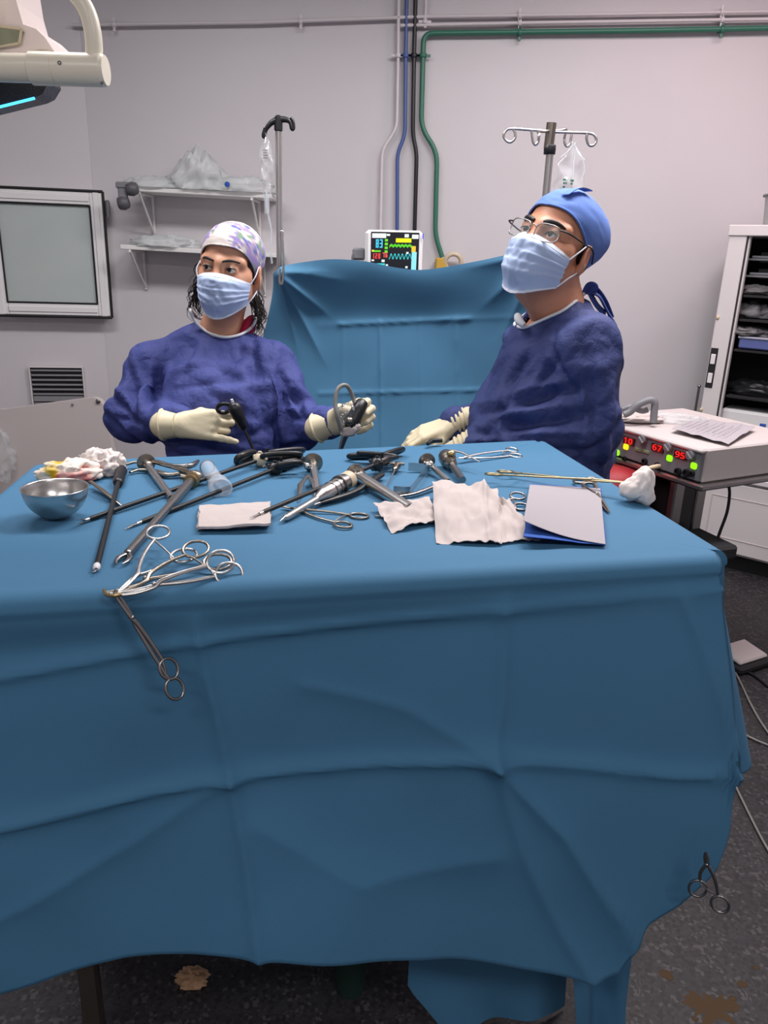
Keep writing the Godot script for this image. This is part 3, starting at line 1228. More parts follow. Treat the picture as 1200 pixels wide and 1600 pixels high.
func screen_drape() -> void:
	var z := -2.7
	var pxs := [428, 437, 446, 480, 520, 570, 620, 665, 740, 812, 852]
	var pys := [428, 421, 415, 409, 405, 408, 418, 421, 409, 394, 392]
	var tops := []
	for i in pxs.size():
		tops.append(on_z(pxs[i], pys[i], z))
	var lines := []     # crease lines: two ends, height, width
	for k in [[500, 508, 840, 494, 0.002, 0.010], [530, 506, 735, 498, 0.005, 0.005], [500, 613, 860, 607, 0.005, 0.0045], [594, 503, 598, 760, 0.007, 0.0045], [537, 508, 533, 760, 0.003, 0.006], [713, 499, 716, 760, 0.005, 0.0045], [655, 501, 660, 760, 0.002, 0.005],
			[439, 428, 530, 506, 0.022, 0.022], [439, 430, 520, 590, 0.020, 0.028], [439, 430, 470, 570, 0.016, 0.02], [440, 424, 560, 440, 0.012, 0.02], [440, 424, 530, 425, 0.010, 0.012], [845, 394, 735, 498, 0.016, 0.025], [845, 394, 770, 560, 0.014, 0.02], [845, 394, 700, 425, 0.012, 0.02]]:
		var a := on_z(k[0], k[1], z)
		var b := on_z(k[2], k[3], z)
		lines.append([Vector2(a.x, a.y), Vector2(b.x, b.y), k[4], k[5]])
	var rows := []
	var ni := 170
	var nj := 210
	var yb := 0.25
	var crease := on_z(640, 503, z).y
	for i in ni:
		var row := PackedVector3Array()
		var s := i / float(ni - 1)
		for j in nj:
			var u := j / float(nj - 1) * (tops.size() - 1)
			var q := mini(int(u), tops.size() - 2)
			var tp: Vector3 = tops[q].cubic_interpolate(tops[q + 1], tops[maxi(q - 1, 0)], tops[mini(q + 2, tops.size() - 1)], u - q)
			var y := lerpf(tp.y, yb, s)
			var x := tp.x
			if j < 42:
				x -= 0.06 * (1 - j / 42.0) * smoothstep(0.0, 0.3, s)
			var p2 := Vector2(x, y)
			var off := 0.0
			for l in lines:
				var dd := near_seg(p2, l[0], l[1])
				var fade := 1.0
				if l[3] > 0.011:
					fade = 1.0 - smoothstep(0.25, 1.0, p2.distance_to(l[0]) / l[0].distance_to(l[1]))
				off += l[2] * fade * exp(-dd / l[3])
			off += 0.05 * smoothstep(crease, tp.y, y) * sin(PI * j / (nj - 1)) + 0.06 * smoothstep(crease, 0.6, y)
			off += 0.005 * noise.get_noise_2d(x * 5, y * 4) + 0.02 * noise.get_noise_2d(x * 2.2 + 9, y * 1.6)
			row.append(V(x, y, z + off))
		rows.append(row)
	var mb := Mb.new()
	mb.sheet(rows, 0.0012, V(0, 0, 1))
	single("screen_drape", mb, M["screen drape"], "blue surgical drape with fold creases hung as a screen between two poles", "drape")


func right_side() -> void:
	# ----- white base cupboards and the tall cabinet, along a slanting front -----
	var e := V(0.78, 0, 0.626)             # along the front, to the right and nearer
	var n := V(-0.626, 0, 0.78)            # out of the front
	var bs := Basis(e, Vector3.UP, n)
	var q := V(1.88, 0, -3.78)
	var top := on_plane(1120, 745, q, n).y
	var o := thing("base_cupboard", "low white cupboard with framed doors on a black plinth at right", "cupboard", q)
	var mb := Mb.new()
	var y0 := FY + 0.09
	mb.box(q + e * 0.4 + V(0, (top + y0) / 2, 0) - n * 0.21, V(1.4, top - y0, 0.42), 0.004, bs)
	obj("body", mb, M["white metal"], o)
	mb = Mb.new()
	mb.box(q + e * 0.4 + V(0, FY + 0.045, 0) - n * 0.24, V(1.36, 0.09, 0.4), 0.002, bs)
	obj("plinth", mb, M["black"], o)
	for k in 3:
		mb = Mb.new()
		var c := q + e * (-0.02 + 0.46 * k) + V(0, (top + y0) / 2, 0) + n * 0.01
		mb.box(c, V(0.45, top - y0 - 0.03, 0.018), 0.003, bs)
		var d := obj("door", mb, M["white metal"], o)
		mb = Mb.new()
		var hw := 0.165
		var hh := (top - y0) / 2 - 0.09
		var f := c + n * 0.0095
		for s in [-1, 1]:
			mb.box(f + e * s * hw, V(0.006, hh * 2, 0.004), 0.001, bs)
			mb.box(f + V(0, s * hh, 0), V(hw * 2, 0.006, 0.004), 0.001, bs)
		obj("panel_moulding", mb, M["beige board"], d)
	mb = Mb.new()
	mb.box(q + e * 0.4 + V(0, top + 0.015, 0) - n * 0.2, V(1.42, 0.03, 0.46), 0.004, bs)
	single("worktop", mb, M["white metal"], "pale worktop on the white cupboards under the tall cabinet", "worktop")

	# tall open cabinet standing on it
	var lt := on_plane(1141, 362, q, n)
	var lb := on_plane(1094, 660, q, n)
	var u0 := ((lt + lb) / 2 - q).dot(e)
	var yt := lt.y
	var ybot := top + 0.031
	var w := 1.0
	var dp := 0.33
	var cx := q + e * (u0 + w / 2)
	o = thing("tall_cabinet", "tall open white cabinet with dark shelves of equipment at right edge", "cabinet", cx + V(0, ybot, 0))
	mb = Mb.new()
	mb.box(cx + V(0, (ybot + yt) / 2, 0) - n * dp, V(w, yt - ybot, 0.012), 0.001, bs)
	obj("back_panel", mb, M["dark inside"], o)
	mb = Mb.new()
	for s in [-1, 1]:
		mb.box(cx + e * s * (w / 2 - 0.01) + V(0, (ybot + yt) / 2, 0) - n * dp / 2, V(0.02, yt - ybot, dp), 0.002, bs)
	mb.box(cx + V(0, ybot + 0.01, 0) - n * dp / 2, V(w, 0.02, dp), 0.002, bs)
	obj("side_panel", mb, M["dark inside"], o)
	mb = Mb.new()
	mb.box(cx + V(0, yt + 0.005, 0) - n * (dp / 2 - 0.015), V(w + 0.01, 0.05, dp + 0.03), 0.004, bs)
	obj("top_panel", mb, M["white metal"], o)
	var st := 0.085
	mb = Mb.new()
	mb.box(q + e * (u0 + st / 2) + V(0, (ybot + yt) / 2, 0) + n * 0.006, V(st, yt - ybot, 0.03), 0.004, bs)
	mb.box(q + e * (u0 + st + 0.008) + V(0, (ybot + yt) / 2, 0) - n * 0.004, V(0.01, yt - ybot - 0.02, 0.03), 0.003, bs)
	var jm := obj("door_frame", mb, M["white metal"], o)
	mb = Mb.new()
	mb.box(q + e * (u0 + st + 0.002) + V(0, (ybot + yt) / 2, 0) + n * 0.018, V(0.006, yt - ybot - 0.03, 0.008), 0.001, bs)
	obj("seal", mb, M["rubber"], jm)
	# lock plate on the frame
	var lk := on_plane(1112, 575, q + n * 0.022, n)
	mb = Mb.new()
	mb.box(lk, V(0.036, 0.2, 0.006), 0.002, bs)
	obj("lock_plate", mb, M["dark inside"], jm)
	for k in [0.045, -0.05]:
		mb = Mb.new()
		mb.box(lk + V(0, k, 0) + n * 0.004, V(0.022, 0.05, 0.008), 0.002, bs)
		obj("latch_bolt", mb, M["white plastic"], jm)
	for k in [[1122, 496], [1096, 640]]:
		mb = Mb.new()
		mb.ball(on_plane(k[0], k[1], q + n * 0.022, n), V(0.011, 0.011, 0.007), 10)
		obj("screw", mb, M["beige plastic"], jm)
	mb = Mb.new()
	var hg := on_plane(1090, 628, q, n)
	mb.tube([hg + V(0, 0.07, 0) - e * 0.005, hg + V(0, -0.05, 0) - e * 0.005], 0.007, 8)
	mb.ball(hg + V(0, 0.08, 0) - e * 0.005, V(0.01, 0.01, 0.01), 8)
	obj("hinge", mb, M["dark steel"], o)
	var sh := []
	for k in [462, 500, 548, 622]:
		sh.append(on_plane(1150, k, q, n).y)
		mb = Mb.new()
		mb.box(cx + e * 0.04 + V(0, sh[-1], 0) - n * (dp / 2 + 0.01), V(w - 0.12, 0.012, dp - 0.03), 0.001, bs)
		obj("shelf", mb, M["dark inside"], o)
	# contents
	mat("packet grey", rgb(96, 94, 96), 0.5)
	for k in 4:
		var c: Array = [[1180, 460, 0.1, 0, 0.09, 0.03, "grey crumpled packet on the top cabinet shelf"], [1172, 498, 0.1, 1, 0.1, 0.055, "peaked clear packet on the second cabinet shelf"], [1165, 544, 0.08, 2, 0.11, 0.03, "pale crumpled packet above the blue bin"], [1180, 620, 0.12, 3, 0.15, 0.05, "dark bundle of cables on the lowest cabinet shelf"]][k]
		var at: Vector3 = inner(q, n, c[0], c[1], c[2] + 0.03, sh[c[3]] + 0.008)
		if k == 2:
			at = inner(q, n, 1165, 522, 0.09, on_plane(1165, 523, q - n * 0.09, n).y)
		mb = lump(at + V(0, c[5] * 0.35, 0), V(c[4], c[5], 0.07), 0.35, 2.2, 11.0 + k, bs, 32, at.y)
		single("supply_packet" if k < 3 else "cable_bundle", mb, M["packet grey"] if k < 3 else M["black plastic"], c[6], "packet" if k < 3 else "cables")
	# blue bin on the third shelf
	var bb: Vector3 = inner(q, n, 1184, 546, 0.04, sh[2] + 0.007)
	o = thing("storage_bin", "shallow blue storage bin on a middle cabinet shelf", "bin", bb)
	mb = Mb.new()
	mb.box(bb + V(0, 0.03, 0) + e * 0.06 - n * 0.06, V(0.3, 0.05, 0.16), 0.006, bs)
	obj("body", mb, mat("bin blue", rgb(84, 96, 150), 0.5), o)
	mb = Mb.new()
	mb.box(bb + V(0, 0.058, 0) + e * 0.06 - n * 0.06, V(0.312, 0.012, 0.172), 0.004, bs)
	obj("rim", mb, mat("bin rim", rgb(150, 152, 168), 0.5), o)
	# grey printer at the bottom
	var pr: Vector3 = inner(q, n, 1152, 660, 0.06, ybot + 0.021)
	o = thing("device_box", "grey device box with dark slot at the foot of the cabinet", "device", pr)
	var dh := on_plane(1150, 640, q - n * 0.06, n).y - pr.y
	dh = maxf(dh, 0.06)
	mb = Mb.new()
	mb.box(pr + V(0, dh / 2, 0) + e * 0.04 - n * 0.08, V(0.26, dh, 0.18), 0.012, bs)
	obj("casing", mb, M["white plastic"], o)
	mb = Mb.new()
	mb.box(pr + V(0, dh * 0.72, 0) + e * 0.02 + n * 0.008, V(0.12, 0.025, 0.01), 0.002, bs)
	obj("slot", mb, M["black"], o)
	mb = Mb.new()
	mb.box(pr + V(0, dh * 0.8, 0) + e * 0.125 + n * 0.008, V(0.03, 0.02, 0.01), 0.002, bs)
	obj("button", mb, M["blue sheet"], o)
	for k in [[1190, 402, 0.06, "small grey tray high in the cabinet"], [1186, 428, 0.09, "pale box lid high in the cabinet"]]:
		var at: Vector3 = on_plane(k[0], k[1], q - n * 0.14, n)
		mb = Mb.new()
		mb.box(at + e * 0.05, V(0.16, 0.012, 0.12), 0.003, bs)
		mb.box(at + e * 0.05 - n * 0.1, V(0.16, 0.05, 0.02), 0.003, bs)
		mb.box(at + e * 0.14 - V(0, 0.012, 0) - n * 0.04, V(0.5, 0.01, 0.2), 0.002, bs)
		single("tray", mb, M["grey plastic"], k[3], "tray")
	# container on the cabinet
	var ct := on_plane(1186, 352, q - n * 0.08, n)
	ct.y = yt + 0.031
	o = thing("container", "translucent grey container on top of the tall cabinet", "container", ct)
	var r0 := 0.09
	ct += e * 0.11
	mb = Mb.new()
	var th := on_plane(1190, 305, q - n * 0.08, n).y - ct.y
	mb.lathe([Vector2(0.001, 0.004), Vector2(r0, 0.0), Vector2(r0 + 0.012, th), Vector2(r0 + 0.009, th), Vector2(r0 - 0.004, 0.006), Vector2(0.001, 0.008)], 28, Transform3D(Basis.IDENTITY, ct))
	obj("bucket", mb, mat("bucket grey", rgb(176, 176, 174), 0.5), o)
	mb = Mb.new()
	mb.lathe([Vector2(r0 + 0.01, th - 0.012), Vector2(r0 + 0.022, th - 0.01), Vector2(r0 + 0.022, th), Vector2(r0 + 0.008, th + 0.002)], 28, Transform3D(Basis.IDENTITY, ct))
	obj("rim", mb, M["grey plastic"], o)

	# ----- electrosurgical unit on its cart -----
	var P := on_z(1093, 756, -2.5)
	var f := V(-0.466, 0, -0.885)        # along the front panel, away
	var s := V(0.885, 0, -0.466)         # along the right side, away
	var np := -s                          # out of the front panel
	var H := on_z(1097, 703, -2.5).y - P.y
	var L := 0.6
	var D := 0.55
	var b2 := Basis(f, Vector3.UP, f.cross(Vector3.UP))
	o = thing("electrosurgical_unit", "beige electrosurgical unit with red digits and lit green keys", "medical unit", P + f * L / 2 + s * D / 2)
	mb = Mb.new()
	mb.box(P + f * L / 2 + s * (D / 2 + 0.006) + V(0, H / 2, 0), V(L, H, D - 0.012), 0.006, b2)
	obj("casing", mb, M["beige board"], o)
	mb = Mb.new()
	mb.box(P + f * L / 2 + s * 0.004 + V(0, H * 0.46, 0), V(L - 0.01, H * 0.84, 0.016), 0.004, b2)
	var face := P + np * 0.005
	var fpn := obj("front_panel", mb, mat("unit panel", rgb(112, 112, 116), 0.45), o)
	mb = Mb.new()
	mb.box(P + f * L / 2 + s * 0.0 + V(0, H * 0.95, 0), V(L + 0.004, H * 0.14, 0.03), 0.006, b2)
	obj("top_lip", mb, M["beige board"], o)
	# red digits: read along the panel, seen from the left
	var red := glow("red digits", Color(1.0, 0.12, 0.1), 1.6)
	var lcd := mat("display glass", rgb(60, 10, 12), 0.2)
	for k in [[982, 689, "10"], [1027, 700, "67"], [1063, 711, "95"]]:
		var c := on_plane(k[0], k[1], face + np * 0.004, np)
		mb = Mb.new()
		mb.box(c - np * 0.001, V(0.056, 0.026, 0.006), 0.001, b2)
		var ds := obj("display", mb, lcd, o)
		var tm := TextMesh.new()
		var sf := SystemFont.new()
		sf.font_names = PackedStringArray(["Droid Sans Mono"])
		tm.font = sf
		tm.text = k[2]
		tm.font_size = 22
		tm.pixel_size = 0.0013
		tm.depth = 0.002
		tm.material = red
		var mi := MeshInstance3D.new()
		mi.name = "digits"
		mi.mesh = tm
		ds.add_child(mi)
		mi.transform = Transform3D(Basis(-f * 1.35, Vector3.UP, np), c + np * 0.003 - org[o])
		var li := OmniLight3D.new()
		li.name = "digit_glow"
		li.light_color = Color(1, 0.15, 0.1)
		li.light_energy = 0.0006
		li.omni_range = 3.0
		li.omni_attenuation = 2.0
		li.light_size = 0.02
		li.shadow_enabled = true
		o.add_child(li)
		li.position = c + np * 0.02 - o.position
	for k in [[978, 698, Color(1.0, 0.85, 0.1)], [964, 707, Color(0.6, 1.0, 0.1)], [1046, 716, Color(0.6, 1.0, 0.05)], [1084, 728, Color(0.6, 1.0, 0.05)]]:
		var c := on_plane(k[0], k[1], face, np)
		mb = Mb.new()
		mb.box(c, V(0.026, 0.022, 0.012), 0.005, b2)
		obj("lit_key", mb, glow("lit key %d" % k[0], k[2], 1.3), o)
	for k in [[1006, 687], [1046, 699], [1081, 711]]:
		var c := on_plane(k[0], k[1], face, np)
		mb = Mb.new()
		mb.turned([Vector2(0.0165, 0), Vector2(0.015, 0.014), Vector2(0.0, 0.014)], 18, stand(c, np))
		mb.box(c + np * 0.016, V(0.03, 0.006, 0.006), 0.001, b2 * Basis(V(0, 0, 1), 0.7))
		obj("knob", mb, M["grey plastic"], o)
	for k in [[998, 703], [1009, 706]]:
		mb = Mb.new()
		mb.box(on_plane(k[0], k[1], face, np), V(0.035, 0.014, 0.008), 0.003, b2)
		obj("key", mb, mat("olive key", rgb(120, 128, 96), 0.5), o)
	for k in [[976, 716, 0.008], [1008, 721, 0.012], [1028, 727, 0.011], [1060, 737, 0.014], [1073, 739, 0.014], [1082, 740, 0.01]]:
		mb = Mb.new()
		mb.turned([Vector2(0.0, -0.002), Vector2(k[2], -0.002), Vector2(k[2], 0.008), Vector2(k[2] * 0.7, 0.009), Vector2(k[2] * 0.6, 0.003), Vector2(0.0, 0.003)], 14, stand(on_plane(k[0], k[1], face, np), np))
		obj("socket", mb, M["black plastic"], o)
	# cable plugged into it, hanging over the edge
	mb = Mb.new()
	var plug := on_plane(1030, 728, face, np)
	mb.tube([plug, plug + np * 0.05 + V(0, -0.004, 0), plug + np * 0.09 + V(0, -0.02, 0)], [0.009, 0.008, 0.004], 10)
	single("electrode_plug", mb, M["beige plastic"], "beige electrode plug pushed into the unit's front", "plug")

	# cart
	var tcy := P.y - 0.012
	o = thing("equipment_cart", "dark metal equipment cart carrying the electrosurgical unit", "cart", V((P + f * L / 2 + s * D / 2).x, 0, (P + f * L / 2 + s * D / 2).z))
	for k in [[tcy, L + 0.04, D + 0.02, 0.5 * L, 0.5 * D], [FY + 0.16, 0.36, 0.24, 0.3, 0.14]]:
		mb = Mb.new()
		mb.box(P * V(1, 0, 1) + f * k[3] + s * k[4] + V(0, k[0], 0), V(k[1], 0.022, k[2]), 0.006, b2)
		obj("shelf", mb, M["dark steel"], o)
	for k in [[0.14, 0.06], [0.44, 0.06], [0.16, 0.2], [0.44, 0.2]]:
		var c: Vector3 = P * V(1, 0, 1) + f * k[0] + s * k[1]
		mb = Mb.new()
		mb.box(c + V(0, (tcy + FY) / 2 + 0.03, 0), V(0.03, tcy - FY - 0.1, 0.05), 0.005, b2)
		obj("post", mb, M["dark steel"], o)
		mb = Mb.new()
		mb.lathe([Vector2(0.001, -0.014), Vector2(0.036, -0.012), Vector2(0.04, 0), Vector2(0.036, 0.012), Vector2(0.001, 0.014)], 16, stand(c + V(0, FY + 0.042, 0), s))
		obj("castor", mb, M["rubber"], o)
	# bottle and black tray on the cart
	var tr := on_z(1122, 864, -2.5)
	mb = Mb.new()
	mb.box(tr + V(-0.08, 0, -0.06), V(0.26, 0.05, 0.2), 0.01, Basis(V(0, 1, 0), 0.35))
	single("pedal_tray", mb, M["rubber"], "dark flat tray beside the cart behind the table corner", "tray")
	var rb := on_z(962, 730, -2.75)
	var rt := rb.y
	rb.y = FY
	var wb := thing("waste_bin", "dark red waste bin between the man and the electrosurgical unit", "bin", rb)
	mb = Mb.new()
	mb.lathe([Vector2(0.001, 0.0), Vector2(0.085, 0.002), Vector2(0.1, rt - FY - 0.06), Vector2(0.001, rt - FY - 0.055)], 28, Transform3D(Basis.IDENTITY, rb))
	obj("body", mb, M["red"], wb)
	mb = Mb.new()
	mb.lathe([Vector2(0.104, rt - FY - 0.07), Vector2(0.106, rt - FY - 0.05), Vector2(0.09, rt - FY - 0.01), Vector2(0.001, rt - FY)], 28, Transform3D(Basis.IDENTITY, rb))
	obj("lid", mb, M["red"], wb)
	mb = Mb.new()
	mb.box(P * V(1, 0, 1) + f * 0.3 + s * 0.12 + V(0, tcy - 0.16, 0), V(0.3, 0.26, 0.14), 0.02, b2)
	obj("drawer_unit", mb, M["black plastic"], o)
	mb = Mb.new()
	var q2 := []
	for k in [[1138, 756], [1140, 772], [1136, 800], [1126, 828], [1121, 842]]:
		q2.append(on_z(k[0], k[1], -2.55))
	mb.tube(curve(q2, 6), 0.0055, 8)
	single("power_cable", mb, M["black plastic"], "thin black cable hanging from the cart before the white cupboards", "cable")

	# papers on the unit
	var ty := P.y + H + 0.004
	var cs := [on_y(1049, 671, ty + 0.01), on_y(1090, 655, ty), on_y(1180, 668, ty + 0.012), on_y(1138, 695, ty + 0.004)]
	var rows := []
	for i in 9:
		var row := PackedVector3Array()
		for j in 9:
			var a := i / 8.0
			var c := j / 8.0
			var pt: Vector3 = cs[0].lerp(cs[3], a).lerp(cs[1].lerp(cs[2], a), c)
			pt.y += 0.012 * absf(noise.get_noise_2d(a * 3 + 3, c * 3)) + 0.001
			row.append(pt)
		rows.append(row)
	mb = Mb.new()
	mb.sheet(rows, 0.0008)
	o = single("paper_sheet", mb, M["paper"], "printed paper sheet lying on the electrosurgical unit", "paper")
	mb = Mb.new()
	for k in 9:
		var a := 0.12 + k * 0.09
		var l0: Vector3 = cs[0].lerp(cs[3], a).lerp(cs[1].lerp(cs[2], a), 0.12)
		var l1: Vector3 = cs[0].lerp(cs[3], a).lerp(cs[1].lerp(cs[2], a), 0.5 + 0.35 * fmod(k * 0.37, 1.0))
		l0.y += 0.0145
		l1.y += 0.0145
		mb.tube([l0, l1], 0.0008, 4)
	obj("print_lines", mb, M["grey plastic"], o)
	# white cloth and grey cable coil at the unit's far end
	var wc := on_y(992, 657, ty)
	mb = lump(wc + V(0, 0.008, 0), V(0.1, 0.02, 0.05), 0.3, 2.4, 31.0, Basis.IDENTITY, 36, ty)
	single("white_cloth", mb, M["gauze"], "crumpled white cloth on the far end of the electrosurgical unit", "cloth")
	mb = Mb.new()
	var q3 := []
	for k in [[975, 648], [985, 643], [994, 634], [1006, 628], [1017, 625], [1023, 630], [1022, 645], [1021, 660]]:
		q3.append(on_z(k[0], k[1], -2.85))
	mb.tube(curve(q3, 6), 0.014, 10)
	mb.tube(curve([on_z(972, 640, -2.87), on_z(985, 636, -2.87), on_z(1003, 642, -2.87), on_z(1012, 640, -2.87)], 6), 0.011, 8)
	single("suction_hose", mb, M["grey plastic"], "looped grey hose behind the unit's far end", "hose")
	# clear film on the unit
	mb = lump(on_y(1050, 655, ty), V(0.12, 0.02, 0.08), 0.3, 2.0, 41.0, Basis.IDENTITY, 32, ty)
	single("plastic_film", mb, M["film"], "flat clear plastic film beside the printed paper", "film")


func inner(q: Vector3, n: Vector3, px: float, py: float, back: float, y: float) -> Vector3:
	var pp := on_plane(px, py, q - n * back, n)
	pp.y = y
	return pp


func table() -> void:
	var BL := V(-0.749, TY, -1.583)
	var BR := V(0.413, TY, -1.976)
	var FR := V(0.572, TY, -1.158)
	var FL := V(-0.658, TY, -0.877)
	var fd := (FR - FL).normalized()
	var fn := V(-fd.z, 0, fd.x)                 # out of the front, towards the camera
	if fn.z < 0: fn = -fn
	# --- the table itself ---
	var o := thing("instrument_table", "instrument table hidden under the blue drape, its legs showing below the hem", "table", V(-0.1, FY, -1.4))
	var mb := Mb.new()
	var q := PackedVector2Array()
	for k in [FL, FR, BR, BL]:
		var c := (k as Vector3).lerp(V(-0.11, TY, -1.4), 0.05)
		q.append(Vector2(c.x, c.z))
	mb.t = Transform3D(Basis(V(1, 0, 0), V(0, 0, 1), V(0, -1, 0)), V(0, TY - 0.006, 0))
	mb.slab(q, 0.0, 0.03)
	mb.t = Transform3D.IDENTITY
	obj("tabletop", mb, M["steel"], o)
	for k in [V(0.49, 0, -1.2), V(-0.51, 0, -1.06), V(0.36, 0, -1.86), V(-0.62, 0, -1.5)]:
		mb = Mb.new()
		mb.box(k + V(0, (TY + FY) / 2 - 0.02, 0), V(0.034, TY - FY - 0.05, 0.034), 0.005, Basis(V(0, 1, 0), 0.25))
		obj("leg", mb, M["wood"] if k.x > 0.4 else M["worn steel"], o)
	mb = Mb.new()
	var cs := [V(0.49, 0.3, -1.2), V(-0.51, 0.3, -1.06), V(-0.62, 0.3, -1.5), V(0.36, 0.3, -1.86)]
	for k in 4:
		mb.tube([cs[k], cs[(k + 1) % 4]], 0.014, 8)
	obj("stretcher", mb, M["dark steel"], o)

	# --- the drape ---
	var per := []          # [point, normal, side] round the top
	var rc := 0.024
	var cor := [FL, FR, BR, BL]
	var counts := [190, 70, 50, 60]
	for s in 4:
		var a: Vector3 = cor[s]
		var b: Vector3 = cor[(s + 1) % 4]
		var nx: Vector3 = cor[(s + 2) % 4]
		var d := (b - a).normalized()
		var nn := V(-d.z, 0, d.x)
		if nn.dot(a - V(-0.11, TY, -1.4)) < 0: nn = -nn
		var d2 := (nx - b).normalized()
		var n2 := V(-d2.z, 0, d2.x)
		if n2.dot(b - V(-0.11, TY, -1.4)) < 0: n2 = -n2
		var L := (b - a).length()
		for k in counts[s]:
			var w: float = (k + 0.5) / float(counts[s])
			per.append([a + d * lerpf(rc, L - rc, w), nn, s])
		for k in 9:
			var w := (k + 0.5) / 9.0
			var m := nn.slerp(n2, w)
			per.append([b - d * rc + d2 * rc - (nn + n2) * 0.0 + (m - (nn + n2) * 0.5) * rc, m, s + 0.5])
	# hem of the front panel, as (distance along the front, height)
	var hem := []
	for k in [[-80, 1566], [0, 1548], [100, 1522], [200, 1502], [300, 1490], [405, 1481], [560, 1489], [700, 1500], [850, 1521], [905, 1530], [940, 1512], [985, 1432], [1030, 1400], [1090, 1345], [1118, 1285], [1136, 1205]]:
		var pt := on_plane(k[0], k[1], FL + fn * 0.085, fn)
		for j in 4:
			pt = on_plane(k[0], k[1], FL + fn * (0.14 * (TY - 0.026 - pt.y) - 0.026), fn)
		hem.append(Vector2((pt - FL).dot(fd), pt.y))
	var lines := []
	for k in [[0.0075, 0.009, [-50, 1082], [0, 1075], [160, 1046], [300, 1022], [560, 990], [800, 965], [1000, 942], [1140, 930]],
			[0.009, 0.011, [-50, 1300], [0, 1292], [200, 1258], [360, 1230], [560, 1210], [760, 1186], [900, 1192], [1000, 1200], [1140, 1197]],
			[0.008, 0.014, [298, 900], [306, 1000], [338, 1130], [360, 1230], [385, 1350], [405, 1485]],
			[0.007, 0.014, [800, 880], [795, 1000], [785, 1100], [765, 1186], [800, 1330], [830, 1420], [872, 1530]],
			[0.010, 0.016, [765, 1186], [850, 1290], [905, 1420], [940, 1540]],
			[0.006, 0.014, [1060, 880], [1080, 1000], [1095, 1200], [1070, 1330]],
			[0.004, 0.02, [360, 1232], [200, 1330], [0, 1420]],
			[0.005, 0.03, [405, 1300], [560, 1370], [760, 1330]],
			[0.004, 0.02, [765, 1186], [640, 1120], [480, 1090]]]:
		var pl := []
		for w in range(2, k.size()):
			var pt := on_plane(k[w][0], k[w][1], FL + fn * 0.03, fn)
			pl.append(Vector2((pt - FL).dot(fd), pt.y))
		lines.append([k[0], k[1], pl])
	var rows := []
	var ctr := V(-0.11, TY, -1.4)
	for i in 26:
		var row := PackedVector3Array()
		var w: float = i / 25.0
		for e in per:
			var pt: Vector3 = ctr.lerp(e[0] - e[1] * 0.020, w)
			pt.y += (0.0022 * noise.get_noise_2d(pt.x * 9, pt.z * 9) + 0.001) * smoothstep(1.0, 0.9, w)
			row.append(pt)
		rows.append(row)
	for i in 8:
		var a := (i + 1) / 8.0 * PI / 2
		var row := PackedVector3Array()
		for e in per:
			row.append(e[0] - e[1] * 0.020 + e[1] * sin(a) * 0.026 - V(0, 1 - cos(a), 0) * 0.026)
		rows.append(row)
	var front := 0.0
	for i in range(1, 86):
		var row := PackedVector3Array()
		var idx := 0
		for e in per:
			var pt: Vector3 = e[0]
			var nn: Vector3 = e[1]
			var u := (pt - FL).dot(fd)
			var Lf := (FR - FL).length()
			var hy := 0.42
			var side: float = e[2]
			if side < 0.6:
				hy = hem[0].y
				var uh := u + 0.078 * pow(smoothstep(0.5, 1.0, clampf(u / Lf, 0, 1)), 2.0)
				for k in hem.size() - 1:
					if uh >= hem[k].x:
						hy = lerpf(hem[k].y, hem[k + 1].y, clampf((uh - hem[k].x) / (hem[k + 1].x - hem[k].x), 0, 1))
			elif side < 1.6:
				var along := (pt - FR).length() / 0.82
				hy = lerpf(hem[-1].y, 0.5, smoothstep(0.0, 0.6, along)) - 0.06 * sin(along * 9.0) * along
			elif side > 2.9:
				hy = 0.36
			var s := i / 85.0
			var drop := (TY - 0.026 - hy) * s
			var y := TY - 0.026 - drop
			var near_ := smoothstep(0.5, 1.0, clampf(u / Lf, 0, 1)) if side < 0.6 else smoothstep(0.5, 0.0, (pt - FR).length()) if side < 1.6 else 0.0
			var out := 0.002 + (0.14 if side < 0.6 else 0.02) * drop - 0.022 * smoothstep(0.0, 0.07, drop) * (1.0 - near_)
			var slide := fd * 0.175 * drop * near_ * near_
			if side < 0.4:
				var p2 := Vector2(u, y)
				for l in lines:
					var best := 9.0
					var pl: Array = l[2]
					for k in pl.size() - 1:
						best = minf(best, near_seg(p2, pl[k], pl[k + 1]))
					if best < 0.1:
						out += 1.7 * l[0] * exp(-best / l[1]) * smoothstep(0.0, 0.06, drop)
				out += 0.028 * noise.get_noise_2d(u * 1.9 + 3, y * 2.1) * smoothstep(0.0, 0.3, drop) + 0.008 * noise.get_noise_2d(u * 6, y * 5) * smoothstep(0.03, 0.3, drop)
				out += 0.012 * sin(u * 12.0 + 1.0) * smoothstep(0.25, 0.7, drop)
			else:
				out += (0.006 if side < 1.6 else 0.02) * sin(idx * 0.33) * smoothstep(0.02, 0.5, drop) + 0.006 * noise.get_noise_2d(idx * 0.2, y * 5)
			row.append(V(pt.x, y, pt.z) + nn * out + slide)
			idx += 1
		rows.append(row)
	# turn the hem in, so that the cloth has an edge
	var hemrow: PackedVector3Array = rows[-1]
	for i in 2:
		var row := PackedVector3Array()
		for k in hemrow.size():
			row.append(hemrow[k] - per[k][1] * 0.005 + V(0, i * 0.012, 0))
		rows.append(row)
	mb = Mb.new()
	mb.grid(rows, true)
	single("table_drape", mb, M["drape"], "large blue surgical drape with fold creases covering the instrument table to below knee height", "drape")

